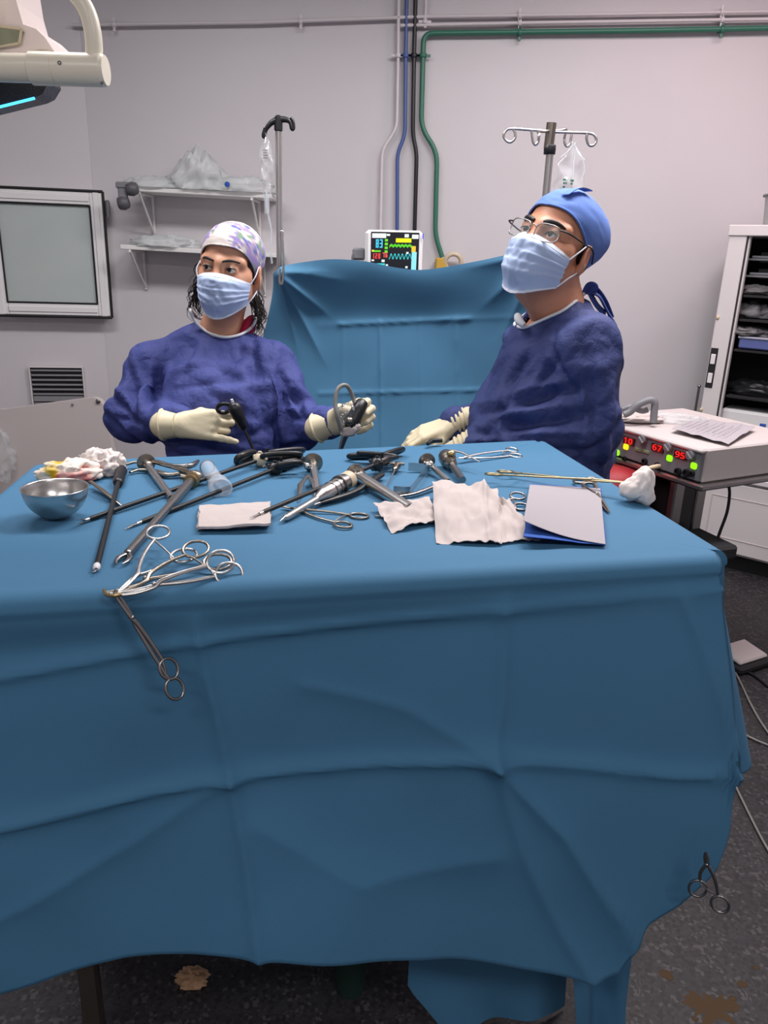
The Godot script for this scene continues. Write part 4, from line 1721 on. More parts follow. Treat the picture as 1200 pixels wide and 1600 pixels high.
	# --- blue under layers that hang below the hem ---
	for k in 2:
		var pp: Vector3 = FL - fn * [0.10, 0.02][k]
		var ed: Array = [[[628, 1470], [636, 1540], [700, 1620], [880, 1620], [868, 1470]], [[905, 1405], [892, 1500], [885, 1720], [955, 1720], [950, 1405]]][k]
		var tl := on_plane(ed[0][0], ed[0][1], pp, fn)
		var tr := on_plane(ed[4][0], ed[4][1], pp, fn)
		var m1 := on_plane(ed[1][0], ed[1][1], pp, fn)
		var bl := on_plane(ed[2][0], ed[2][1], pp, fn)
		var br := on_plane(ed[3][0], ed[3][1], pp, fn)
		tl.y = TY - 0.06
		tr.y = TY - 0.06
		bl.y = FY + 0.01
		br.y = FY + 0.01
		rows = []
		for i in 40:
			var w: float = i / 39.0
			var row := PackedVector3Array()
			for j in 30:
				var x := j / 29.0
				var a := tl.lerp(bl, w)
				var lim := (tl.y - m1.y) / (tl.y - bl.y)
				a = tl.lerp(m1, minf(w / lim, 1.0)) if w < lim else m1.lerp(bl, (w - lim) / (1 - lim))
				var pt := a.lerp(tr.lerp(br, w), x)
				pt += fn * (0.014 * sin(x * [9.0, 7.0][k] + 1.2) + 0.012 * noise.get_noise_2d(x * 3, w * 4 + k * 7)) * smoothstep(0, 0.4, w)
				row.append(pt)
			rows.append(row)
		mb = Mb.new()
		mb.sheet(rows, 0.0012, fn)
		single("under_drape", mb, M["drape"], ["darker blue under drape hanging behind the hem right of centre", "narrow pale blue under drape hanging to the floor at the right table leg"][k], "drape")


func lin(c: Color) -> Color:
	return c.srgb_to_linear()


# head, neck and face in local metres: eyes at height 0, face towards +z, his or her left at +x
func head_field(man: bool, nb: Vector3) -> Sdf:
	var s := Sdf.new(V(minf(-0.105, nb.x - 0.07), minf(-0.2, nb.y - 0.03), minf(-0.13, nb.z - 0.07)), V(0.105, 0.135, 0.135), 0.003)
	s.ell(V(0, 0.035, -0.015), V(0.072, 0.079, 0.094), 0.01)
	s.ell(V(0, -0.03, 0.022), V(0.062, 0.086, 0.068), 0.02)
	for x in [-1.0, 1.0]:
		s.cap(V(x * 0.05, -0.055, 0.0), V(x * 0.016, -0.1, 0.062), 0.02, 0.017, 0.025)
		s.cap(V(x * 0.038, -0.028, 0.054), V(x * 0.05, -0.02, 0.035), 0.022, 0.02, 0.02)
		s.cap(V(0.0, 0.013, 0.079), V(x * 0.048, 0.017, 0.056), 0.011, 0.012, 0.014)
	s.ell(V(0, -0.098, 0.066), V(0.022, 0.017, 0.018), 0.02)
	for x in [-1.0, 1.0]:
		s.ell(V(x * 0.031, -0.001, 0.091), V(0.017, 0.0115, 0.014), 0.010, Basis.IDENTITY, true)
	s.cap(V(0, 0.006, 0.083), V(0, -0.036, 0.103), 0.0085, 0.0125, 0.012)
	for x in [-1.0, 1.0]:
		s.ell(V(x * 0.0125, -0.041, 0.094), V(0.0085, 0.008, 0.011), 0.008)
		s.ell(V(x * 0.031, -0.001, 0.0705), V(0.0158, 0.0138, 0.0138), 0.004)
		s.ell(V(x * 0.031, -0.001, 0.086), V(0.0138, 0.0052, 0.016), 0.002, Basis(V(0, 0, 1), x * 0.08), true)
		var eb := Basis(V(0, 1, 0), x * 0.45) * Basis(V(1, 0, 0), -0.2)
		s.ell(V(x * 0.077, -0.012, -0.006), V(0.0085, 0.032, 0.0195), 0.006, eb)
		s.ell(V(x * 0.0865, -0.008, -0.002), V(0.007, 0.018, 0.010), 0.004, eb, true)
		s.ell(V(x * 0.076, -0.038, -0.001), V(0.008, 0.011, 0.010), 0.006, eb)
	s.cap(V(-0.018, -0.067, 0.086), V(0.018, -0.067, 0.086), 0.0062, 0.0062, 0.008)
	s.cap(V(-0.016, -0.077, 0.085), V(0.016, -0.077, 0.085), 0.0068, 0.0068, 0.008)
	s.cap(V(-0.022, -0.072, 0.096), V(0.022, -0.072, 0.096), 0.0022, 0.0022, 0.003, true)
	s.cap(V(0, -0.05, -0.03), nb, 0.054 if man else 0.046, 0.058 if man else 0.05, 0.025)
	s.cap(V(0, -0.1, 0.012), nb + V(0, 0.0, 0.012), 0.038 if man else 0.033, 0.045, 0.03)
	return s


func face_parts(o: Node3D, t: Transform3D, gaze: Vector3, man: bool) -> void:
	for x in [-1.0, 1.0]:
		var c := V(x * 0.031, -0.001, 0.0715)
		var g := (gaze + V(-x * 0.02, 0, 0)).normalized()
		var mb := Mb.new()
		mb.t = t
		mb.ball(c, Vector3.ONE * 0.0124, 40, Basis(Quaternion(Vector3.UP, g)))
		for i in mb.v.size():
			var d := ((t.affine_inverse() * mb.v[i]) - c).normalized()
			var a := acos(clampf(d.dot(g), -1, 1))
			mb.c[i] = lin(rgb(228, 220, 214))
			if a < 0.50: mb.c[i] = lin(rgb(52, 32, 22))
			if a < 0.22: mb.c[i] = lin(rgb(8, 7, 8))
		obj("eye", mb, M["eye"], o)
		# brow
		mb = Mb.new()
		mb.t = t
		var pts := []
		var rad := []
		for k in 11:
			var w := k / 10.0
			pts.append(V(x * lerpf(0.012, 0.052, w), 0.0165 + 0.0065 * sin(w * 2.2) - 0.004 * w * w, 0.0925 - 0.003 * w - 0.026 * w * w * w))
			rad.append((0.0052 if man else 0.0036) * (0.75 + 0.5 * sin(w * 2.4)) * (1.0 - 0.65 * w * w))
		mb.tube(pts, rad, 8, false, 1.0)
		obj("eyebrow", mb, M["hair"], o)
		# lashes along the upper lid
		mb = Mb.new()
		mb.t = t
		pts = []
		for k in 9:
			var w := lerpf(-1.0, 1.0, k / 8.0)
			pts.append(V(x * 0.031 + w * 0.0135, 0.0034 - 0.0048 * w * w + x * w * 0.001, 0.0845 - 0.005 * w * w))
		mb.tube(pts, 0.0013, 6)
		obj("eyelashes", mb, M["hair"], o)


func face_mask(o: Node3D, t: Transform3D, sd: float) -> void:
	var rows := []
	for i in 45:
		var row := PackedVector3Array()
		for j in 49:
			row.append(func_mask(j / 24.0 - 1.0, i / 44.0, sd))
		rows.append(row)
	var mb := Mb.new()
	mb.t = t
	mb.sheet(rows, 0.0012, V(0, 0, 1))
	var mk := obj("face_mask", mb, M["mask"], o)
	mb = Mb.new()
	mb.t = t
	for band in [[0.0, 0.075], [0.955, 1.0]]:
		rows = []
		for i in 4:
			var row := PackedVector3Array()
			for j in 49:
				row.append(func_mask(j / 24.0 - 1.0, lerpf(band[0], band[1], i / 3.0), sd) + V(0, 0, 0.0014))
			rows.append(row)
		mb.sheet(rows, 0.001, V(0, 0, 1))
	obj("border", mb, M["mask border"], mk)
	for x in [-1.0, 1.0]:
		mb = Mb.new()
		mb.t = t
		for w in [0.04, 0.93]:
			var a: Vector3 = func_mask(x, w, sd)
			var b := V(x * 0.0785, 0.014 if w < 0.5 else -0.042, 0.002)
			mb.tube(curve([a, a.lerp(b, 0.5) + V(x * 0.005, 0, 0.008), b, V(x * 0.076, -0.012, -0.022)], 6), 0.0016, 6)
		obj("ear_loop", mb, M["mask border"], mk)


func func_mask(u: float, w: float, sd: float) -> Vector3:
	var x := u * (0.072 - 0.008 * w * w)
	var yt := -0.012 - 0.016 * u * u
	var yb := (-0.134 if sd > 5.0 else -0.127) + 0.042 * u * u
	var y := lerpf(yt, yb, w)
	var zc := 0.100 + 0.025 * smoothstep(-0.03, 0.17, w) - 0.004 * w - 0.032 * smoothstep(0.62, 1.0, w)
	var zs := 0.041 - 0.008 * w
	var z := lerpf(zs, zc, pow(1.0 - pow(absf(u), 1.9), 0.75))
	for p in [0.34, 0.5, 0.66]:
		z += 0.0035 * smoothstep(p - 0.02, p + 0.012, w) * (1.0 - smoothstep(p + 0.02, p + 0.13, w)) * (0.5 + 0.8 * absf(u))
	z += (0.005 * noise.get_noise_3d(u * 2.4 + sd, w * 3.6, sd) + 0.003 * (1.0 - 2.5 * absf(noise.get_noise_3d(u * 4.0, w * 5 + sd, 3.0)))) * (1.0 - absf(u) * 0.5)
	return V(x, y, z)


# one hand: x along the fingers, y out of its back, z towards the thumb where side is +1
func hand(mb: Mb, t: Transform3D, side: float, curls: Array, thumb: Array, cuff := 0.06) -> void:
	var s := Sdf.new(V(-0.09, -0.1, -0.085), V(0.2, 0.075, 0.085), 0.0028)
	var kz := [0.030, 0.010, -0.010, -0.029]
	var kx := [0.088, 0.092, 0.086, 0.078]
	var ln := [[0.042, 0.026, 0.021], [0.046, 0.029, 0.022], [0.043, 0.027, 0.021], [0.033, 0.021, 0.018]]
	s.cap(V(-0.02 - cuff, 0, 0), V(0.0, 0, 0), 0.037, 0.028, 0.01)
	for k in 4:
		var z: float = kz[k] * side
		s.cap(V(0.0, 0, z * 0.55), V(kx[k], 0.0, z), 0.019, 0.0125, 0.012)
		var p := V(kx[k], 0.001, z)
		var a := 0.0
		for j in 3:
			a += curls[k][j]
			var d := V(cos(a), -sin(a), 0.10 * signf(z) * (1.0 if absf(z) > 0.02 else 0.4) * (side * side) * curls[k][3])
			var q: Vector3 = p + d.normalized() * ln[k][j]
			s.cap(p, q, [0.0108, 0.0098, 0.0088][j], [0.0098, 0.0088, 0.0075][j], 0.004)
			p = q
	s.cap(V(0.012, -0.006, 0.014 * side), thumb[0] * V(1, 1, side), 0.019, 0.0145, 0.012)
	s.cap(thumb[0] * V(1, 1, side), thumb[1] * V(1, 1, side), 0.0135, 0.0115, 0.005)
	s.cap(thumb[1] * V(1, 1, side), thumb[2] * V(1, 1, side), 0.0115, 0.009, 0.004)
	s.mesh(mb, t)


# folds pressed along lines, and crumpled facets, on a mesh of welded points
func wrinkle(mb: Mb, lines: Array, amp: float, freq: Vector3, still: Array) -> void:
	var cel := FastNoiseLite.new()
	cel.noise_type = FastNoiseLite.TYPE_CELLULAR
	cel.cellular_return_type = FastNoiseLite.RETURN_DISTANCE2_SUB
	cel.cellular_distance_function = FastNoiseLite.DISTANCE_EUCLIDEAN
	cel.fractal_type = FastNoiseLite.FRACTAL_NONE
	cel.frequency = 1.0
	cel.seed = 3
	for i in mb.v.size():
		var p := mb.v[i]
		var wob := V(noise.get_noise_3dv(p * 5.0), noise.get_noise_3dv(p * 5.0 + V(9, 2, 4)), 0) * 0.03
		var q0 := (p + wob) * freq
		var off := amp * (1.0 - 1.4 * smoothstep(-1.0, -0.5, cel.get_noise_3dv(q0))) + amp * 0.8 * noise.get_noise_3dv(p * freq * 0.8)
		for l in lines:
			var a: Vector3 = l[0]
			var ab: Vector3 = l[1] - a
			var w := clampf((p - a).dot(ab) / ab.length_squared(), 0.0, 1.0)
			var q := p - a - ab * w
			var sd := (q.x * ab.y - q.y * ab.x) / Vector2(ab.x, ab.y).length()
			q.z *= 0.3
			var d := q.length()
			if d < l[3] * 4.0:
				off += 1.5 * l[2] * (exp(-pow(d / l[3], 1.6)) - 0.75 * exp(-pow((sd - 1.9 * l[3]) / l[3], 2.0)) * exp(-pow(maxf(d - 2.0 * l[3], 0.0) / l[3], 2.0))) * (0.35 + 0.65 * sin(PI * clampf(w * 0.9 + 0.05, 0, 1)))
		for c in still:
			off *= smoothstep(0.015, 0.05, p.distance_to(c))
		mb.v[i] = p + mb.n[i] * maxf(off, -0.014)
	mb.renormal()


func px_of(p: Vector3) -> Vector2:
	var q := p - O
	var w := q.dot(cF)
	return Vector2(600 + 1200 * q.dot(cR) / w, 800 - 1200 * q.dot(cU) / w)


# open a neckline: take away the solid inside an outline seen from the front
func cut(s: Sdf, outline: Array, lo: Vector3, hi: Vector3) -> void:
	var poly := PackedVector2Array()
	for k in outline:
		poly.append(Vector2(k[0], k[1]))
	var b := s.span(lo, hi)
	for z in range(b[2], b[5] + 1):
		for y in range(b[1], b[4] + 1):
			for x in range(b[0], b[3] + 1):
				var i := (z * s.ny + y) * s.nx + x
				if s.d[i] > 0.03:
					continue
				var p := s.o + V(x, y, z) * s.h
				var u := px_of(p)
				var best := 1e9
				for k in poly.size():
					best = minf(best, near_seg(u, poly[k], poly[(k + 1) % poly.size()]))
				best *= (p - O).dot(cF) / 1200.0
				if Geometry2D.is_point_in_polygon(u, poly):
					s.d[i] = maxf(s.d[i], best)
				else:
					s.d[i] = maxf(s.d[i], -best)


func folds(px: Array, z: float) -> Array:
	var out := []
	for k in px:
		out.append([on_z(k[0], k[1], z), on_z(k[2], k[3], z), k[4], k[5]])
	return out


func cap_patch(mb: Mb, t: Transform3D, c: Vector3, r: Vector3, front: float, side_: float, back: float, bulge: float, sd: float, rim: bool) -> void:
	var rows := []
	var ax := Basis(V(1, 0, 0), -0.32)
	var ring_ := []
	for i in 34:
		var s := i / 33.0
		var row := PackedVector3Array()
		for k in 72:
			var w := TAU * k / 72
			var f := cos(w)              # 1 at the front
			var yl := lerpf(side_, front, smoothstep(0.0, 1.0, f)) if f > 0 else lerpf(side_, back, smoothstep(0.0, 1.0, -f))
			var lim := acos(clampf((yl - c.y) / r.y, -0.98, 0.98))
			var th := s * lim
			var d := V(sin(th) * sin(w), cos(th), sin(th) * f)
			var g := 1.0 + 0.018 * noise.get_noise_3d(d.x * 3 + sd, d.y * 3, d.z * 3) * (1 - s) + 0.012 * (1.0 - 2.5 * absf(noise.get_noise_3d(d.x * 2.2, d.y * 5 + sd, d.z * 2.2)))
			g += bulge * smoothstep(0.1, 0.9, -d.z) * smoothstep(-0.6, 0.3, d.y) * (1.0 - smoothstep(0.75, 1.0, s) * 0.8)
			row.append(c + d * r * g)
		rows.append(row)
	mb.t = t
	mb.grid(rows, true)
	# inner face and rim
	var inn := []
	for i in range(20, 34):
		var row := PackedVector3Array()
		for p in rows[i]:
			row.append(c + (p - c) * 0.985)
		inn.append(row)
	mb.grid(inn, true)
	if rim:
		mb.tube(Array(rows[33]), 0.0022, 6, true)


func legs_and_shoes(o: Node3D, hip: Vector3, face: Vector3, w: float) -> void:
	var side := V(face.z, 0, -face.x)
	for s: float in [-1.0, 1.0]:
		var a := V(hip.x, 0.72, hip.z) + side * s * w
		var b := V(hip.x, FY + 0.44, hip.z) + side * s * (w + 0.01) + face * 0.015
		var c := V(hip.x, FY + 0.07, hip.z) + side * s * (w + 0.015)
		var mb := Mb.new()
		mb.tube(curve([a, b, c], 6), [0.095, 0.093, 0.09, 0.087, 0.084, 0.08, 0.077, 0.077, 0.076, 0.075, 0.073, 0.072, 0.071], 16)
		obj("trouser_leg", mb, M["scrubs"], o)
		mb = Mb.new()
		var g := V(c.x, FY + 0.002, c.z) + face * 0.06
		var bs := Basis(side, Vector3.UP, face)
		var sdf := Sdf.new(V(-0.07, -0.01, -0.14), V(0.07, 0.11, 0.16), 0.008)
		sdf.ell(V(0, 0.03, 0.06), V(0.047, 0.036, 0.08), 0.02)
		sdf.ell(V(0, 0.04, -0.06), V(0.04, 0.05, 0.06), 0.03)
		sdf.cap(V(0, 0.012, -0.07), V(0, 0.012, 0.08), 0.012, 0.012, 0.03)
		sdf.mesh(mb, Transform3D(bs, g))
		for i in mb.v.size():
			mb.v[i].y = maxf(mb.v[i].y, FY + 0.001)
		obj("shoe", mb, M["black plastic"], o)


func people() -> void:
	woman()
	man()


func woman() -> void:
	var zb := -2.25
	var sc := 1.06
	var B := Basis(V(0, 1, 0), deg_to_rad(-9)) * Basis(V(1, 0, 0), deg_to_rad(-2)) * Basis(V(0, 0, 1), deg_to_rad(-5))
	var eyes := on_z(343, 419, -2.165)
	var t := Transform3D(B.scaled(Vector3.ONE * sc), eyes - B * V(0, 0, 0.078 * sc))
	var hip := V(eyes.x + 0.03, FY, zb)
	var o := thing("person", "person in blue gown, pale floral cap and face mask holding instruments, standing at left", "person", hip)
	var nk := on_z(346, 512, zb - 0.02)
	# body
	var mb := Mb.new()
	mb.col = lin(rgb(204, 148, 118))
	head_field(false, t.affine_inverse() * nk).mesh(mb, t)
	for i in mb.v.size():      # lips and cheeks keep their own colour
		var l := t.affine_inverse() * mb.v[i]
		if l.z > 0.078 and absf(l.x) < 0.024 and l.y < -0.062 and l.y > -0.082:
			mb.c[i] = lin(rgb(176, 96, 90))
	var shR := on_z(238, 574, zb)
	var shL := on_z(424, 572, zb)
	var elR := on_z(208, 648, zb + 0.05)
	var elL := on_z(466, 668, zb + 0.06)
	var wrR := on_z(284, 664, -2.02)
	var wrL := on_z(522, 660, -2.06)
	var prims := [[nk - V(0, 0.02, 0), nk - V(0, 0.1, 0), 0.058, 0.115, 0.03], [nk - V(0.05, 0.045, 0), shR, 0.06, 0.058, 0.03], [nk - V(-0.04, 0.055, 0), shL, 0.058, 0.056, 0.03],
		[V(nk.x - 0.03, nk.y - 0.2, zb + 0.02), V(nk.x + 0.04, nk.y - 0.2, zb + 0.02), 0.138, 0.138, 0.05], [V(nk.x - 0.06, nk.y - 0.2, zb + 0.09), V(nk.x + 0.06, nk.y - 0.21, zb + 0.09), 0.085, 0.085, 0.05],
		[V(nk.x + 0.01, nk.y - 0.34, zb + 0.02), V(nk.x + 0.03, FY + 0.5, zb), 0.175, 0.2, 0.08],
		[shR, elR, 0.068, 0.074, 0.025], [elR, elR.lerp(wrR, 0.88), 0.072, 0.042, 0.02], [shL, elL, 0.064, 0.064, 0.025], [elL, elL.lerp(wrL, 0.85), 0.06, 0.04, 0.02]]
	var s := Sdf.new(V(nk.x - 0.42, 0.55, zb - 0.25), V(nk.x + 0.42, nk.y + 0.08, zb + 0.42), 0.013)
	for i in prims.size():
		var q: Array = prims[i]
		var ins := 0.012 if i < 3 else 0.03
		s.cap(q[0], q[1], q[2] - ins, q[3] - ins, q[4])
	s.cap(elR, wrR, 0.035, 0.026, 0.01)
	s.cap(elL, wrL, 0.035, 0.026, 0.01)
	s.mesh(mb)
	var body := obj("body", mb, M["skin woman"], o)
	face_parts(o, t, V(-0.32, 0.05, 1.0), false)
	face_mask(o, t, 2.0)
	# gown
	mb = Mb.new()
	s = Sdf.new(V(nk.x - 0.46, FY + 0.28, zb - 0.3), V(nk.x + 0.46, nk.y + 0.05, zb + 0.4), 0.0078)
	for q in prims:
		s.cap(q[0], q[1], q[2], q[3], q[4])
	var neck := [[298, 484], [303, 499], [317, 514], [334, 523], [352, 527], [372, 524], [388, 516], [397, 506], [399, 497]]
	var cp := []
	for k in neck:
		cp.append(s.hit(O, ray(k[0], k[1])) - ray(k[0], k[1]).normalized() * 0.004)
	cut(s, neck + [[392, 470], [300, 470]], V(nk.x - 0.2, nk.y - 0.12, zb - 0.06), V(nk.x + 0.2, nk.y + 0.06, zb + 0.3))
	s.mesh(mb)
	wrinkle(mb, folds([[200, 560, 240, 640, 0.012, 0.014], [180, 610, 245, 650, 0.014, 0.012], [190, 640, 262, 648, 0.013, 0.010], [245, 590, 250, 660, -0.02, 0.014], [172, 640, 250, 690, 0.012, 0.012], [290, 590, 380, 580, 0.006, 0.012], [310, 500, 300, 600, 0.005, 0.01], [395, 520, 420, 600, 0.008, 0.012],
		[330, 590, 420, 640, 0.008, 0.014], [436, 590, 452, 670, -0.018, 0.012], [450, 590, 490, 650, 0.011, 0.011], [440, 640, 505, 640, 0.012, 0.010], [440, 690, 510, 672, 0.012, 0.011], [300, 690, 420, 650, 0.010, 0.014], [260, 680, 330, 700, 0.010, 0.013], [400, 560, 430, 650, 0.008, 0.012], [306, 580, 306, 640, 0.005, 0.006]], zb + 0.1), 0.009, V(9, 7, 9), cp)
	var gown := obj("gown", mb, M["gown"], o)
	# collar
	mb = Mb.new()
	cp.append(nk + V(0.07, 0.02, -0.04))
	cp.append(nk + V(0.0, 0.035, -0.075))
	cp.append(nk + V(-0.07, 0.02, -0.04))
	mb.tube(curve(cp, 5, true), 0.0042, 8, true)
	obj("collar_trim", mb, M["binding"], gown)
	mb = Mb.new()
	var us: Vector3 = cp[6] + V(-0.012, -0.004, -0.034)
	mb.ball(us, V(0.022, 0.05, 0.034), 20, Basis(V(0, 0, 1), -0.5))
	obj("undershirt", mb, M["pink cloth"], o)
	# gloves
	for k in 2:
		var w: Vector3 = [wrR, wrL][k]
		var fr: Transform3D
		mb = Mb.new()
		if k == 0:
			fr = frame(w, V(1, 0.05, 0.1), V(-0.05, 0.35, 1))
			hand(mb, fr, -1.0, [[0.55, 0.9, 0.6, 0.5], [0.75, 1.1, 0.7, 0.5], [0.85, 1.15, 0.7, 0.6], [0.08, 0.15, 0.1, 1.9]], [V(0.045, -0.02, 0.036), V(0.075, -0.034, 0.036), V(0.1, -0.04, 0.03)], 0.03)
		else:
			fr = frame(w, V(1, 0.42, 0.25), V(0.15, 0.15, -1))
			hand(mb, fr, 1.0, [[0.7, 1.2, 0.7, 0.4], [0.75, 1.25, 0.7, 0.4], [0.8, 1.25, 0.7, 0.4], [0.85, 1.25, 0.7, 0.6]], [V(0.04, -0.026, 0.036), V(0.068, -0.044, 0.03), V(0.086, -0.056, 0.012)], 0.03)
		var gl := obj("glove", mb, M["glove"], o)
		mb = Mb.new()
		mb.t = fr
		mb.tube(ring(V(-0.052, 0, 0), V(0, 0.04, 0), V(0, 0, 0.04), 28), 0.004, 8, true)
		mb.tube([V(-0.05, 0, 0), V(-0.03, 0, 0), V(-0.012, 0, 0)], [0.0405, 0.037, 0.0335], 28)
		for i in mb.v.size():
			mb.v[i] += mb.n[i] * 0.002 * noise.get_noise_3dv(mb.v[i] * 40)
		obj("cuff", mb, M["glove"], gl)
	# cap
	mb = Mb.new()
	cap_patch(mb, t, V(0, 0.035, -0.016), V(0.079, 0.085, 0.101), 0.056, -0.012, -0.06, 0.1, 3.0, true)
	var pal := [lin(rgb(216, 206, 200)), lin(rgb(150, 132, 186)), lin(rgb(122, 150, 122)), lin(rgb(96, 104, 168)), lin(rgb(176, 160, 176))]
	for i in mb.v.size():
		var l := t.affine_inverse() * mb.v[i]
		var a := noise.get_noise_3d(l.x * 60 + 4, l.y * 50, l.z * 50)
		var b := noise.get_noise_3d(l.x * 46 - 9, l.y * 44 + 5, l.z * 44)
		var edge := absf(l.x + 0.01) * 9.0 + noise.get_noise_3d(l.x * 18, l.y * 18, l.z * 18) * 0.5
		var c: Color = pal[0]
		if edge > 0.38:
			if a > 0.14: c = pal[1]
			elif b > 0.2: c = pal[2]
			elif a < -0.22: c = pal[3]
			elif b < -0.25: c = pal[4]
		mb.c[i] = c
	obj("surgical_cap", mb, M["vertex colour"], o)
	# hair: a dark band under the cap's edge and loose curls beside the neck
	mb = Mb.new()
	mb.t = t
	var rows := []
	for i in 6:
		var row := PackedVector3Array()
		for k in 40:
			var w := lerpf(0.95, TAU - 0.95, k / 39.0)
			var f := cos(w)
			var y := lerpf(0.03, -0.06, smoothstep(-0.9, 0.5, -f)) - 0.012 * i + (0.03 if f > 0.3 else 0.0)
			var rr := sqrt(maxf(0.0, 1.0 - pow((y - 0.035) / 0.12, 2.0)))
			row.append(V(sin(w) * 0.0755 * rr, y, -0.016 + f * 0.098 * rr))
		rows.append(row)
	mb.sheet(rows, 0.003, V(0, 0, 1))
	var hb := obj("hair", mb, M["hair"], o)
	mb = Mb.new()
	mb.t = t
	var rg := RandomNumberGenerator.new()
	rg.seed = 3
	for k in 150:
		var left := k < 105
		var st := V(-0.07 + rg.randf_range(-0.012, 0.008), rg.randf_range(-0.055, 0.015), rg.randf_range(-0.05, 0.015)) if left else V(0.062 + rg.randf_range(-0.01, 0.01), rg.randf_range(-0.085, -0.04), rg.randf_range(-0.05, -0.01))
		var pts := [st]
		var len_ := rg.randf_range(0.05, 0.11)
		var ph := rg.randf() * TAU
		for j in range(1, 8):
			var w := j / 7.0
			var cl := 0.009 * w
			pts.append(st + V((-0.022 if left else 0.02) * sin(w * 2.2) + cos(ph + w * 9) * cl, -len_ * w + sin(ph + w * 9) * cl * 0.6, sin(ph + w * 7) * cl))
		mb.tube(pts, [0.0014, 0.0014, 0.0014, 0.0013, 0.0012, 0.001, 0.0008, 0.0005], 4)
	var curls := obj("curls", mb, M["hair"], hb)
	curls.set_meta("kind", "stuff")
	legs_and_shoes(o, V(hip.x, 0, zb), V(0, 0, 1), 0.1)

	# --- what she holds ---
	var z2 := -1.99
	var gz := thing("held_grasper", "black handled grasper held upright in the woman's right glove", "grasper", on_z(396, 702, z2))
	mb = Mb.new()
	mb.tube(curve([on_z(362, 630, z2), on_z(368, 640, z2), on_z(375, 655, z2), on_z(381, 672, z2)], 5), [0.009, 0.013, 0.016, 0.0175, 0.0185, 0.0185, 0.018, 0.0175, 0.017, 0.016, 0.0145, 0.013, 0.012, 0.010, 0.008, 0.006], 12)
	obj("handle", mb, M["black plastic"], gz)
	mb = Mb.new()
	mb.tube(ring(on_z(350, 638, z2 - 0.01), V(0.018, 0.004, 0), V(0, 0.014, 0.012), 18), 0.0055, 8, true)
	mb.tube([on_z(358, 640, z2 - 0.01), on_z(368, 646, z2)], 0.006, 8)
	obj("finger_loop", mb, M["black plastic"], gz)
	mb = Mb.new()
	mb.tube([on_z(365, 634, z2), on_z(362, 624, z2 + 0.004)], [0.005, 0.0035], 8)
	obj("port", mb, M["white plastic"], gz)
	mb = Mb.new()
	mb.tube([on_z(379, 664, z2), on_z(400, 712, z2 + 0.01), on_z(412, 740, z2 + 0.01)], 0.0034, 10)
	obj("shaft", mb, M["black shaft"], gz)
	mb = Mb.new()
	mb.tube([on_z(385, 664, z2 + 0.004), on_z(377, 668, z2 + 0.004)], 0.004, 8)
	obj("knob", mb, M["black plastic"], gz)

	var z3 := -1.965
	var cm := thing("camera_head", "dark laparoscope camera wrapped in clear film in the woman's left glove", "camera", on_z(540, 692, z3))
	mb = Mb.new()
	mb.tube(curve([on_z(567, 628, z3 - 0.02), on_z(560, 640, z3), on_z(552, 656, z3 + 0.01), on_z(545, 668, z3 + 0.01)], 6), [0.012, 0.0155, 0.017, 0.0175, 0.018, 0.0185, 0.019, 0.019, 0.019, 0.019, 0.0195, 0.02, 0.021, 0.0215, 0.0215, 0.021, 0.019, 0.017, 0.013], 14)
	obj("body", mb, M["black plastic"], cm)
	mb = Mb.new()
	mb.lathe([Vector2(0.001, -0.008), Vector2(0.012, -0.008), Vector2(0.0125, 0.0), Vector2(0.009, 0.01), Vector2(0.001, 0.011)], 16, stand(on_z(546, 658, z3 + 0.026), V(0.2, 0.3, 1)))
	obj("focus_ring", mb, M["worn steel"], cm)
	mb = Mb.new()
	mb.tube([on_z(545, 671, z3 + 0.012), on_z(538, 684, z3 + 0.012), on_z(533, 700, z3 + 0.012), on_z(524, 730, z3 + 0.012)], [0.012, 0.008, 0.006, 0.005], 12)
	obj("scope", mb, M["dark steel"], cm)
	mb = lump(on_z(549, 672, z3 + 0.026), V(0.024, 0.012, 0.008), 0.4, 2.0, 5.0, Basis(V(0, 0, 1), 0.5), 24)
	obj("white_tape", mb, M["gauze"], cm)
	mb = lump(on_z(540, 646, z3 + 0.02), V(0.02, 0.026, 0.018), 0.3, 2.6, 15.0, Basis(V(0, 0, 1), -0.4), 40)
	obj("film_sleeve", mb, M["thin film"], cm)
	mb = Mb.new()
	var q := []
	for k in [[533, 672, 0.03], [527, 650, 0.04], [524, 630, 0.03], [526, 612, 0.02], [533, 603, 0.01], [542, 603, 0.0], [549, 614, -0.01], [553, 626, -0.01], [558, 636, 0.0]]:
		q.append(on_z(k[0], k[1], z3 + k[2]))
	mb.tube(curve(q, 6), 0.0055, 10)
	obj("cable", mb, M["grey cable"], cm)


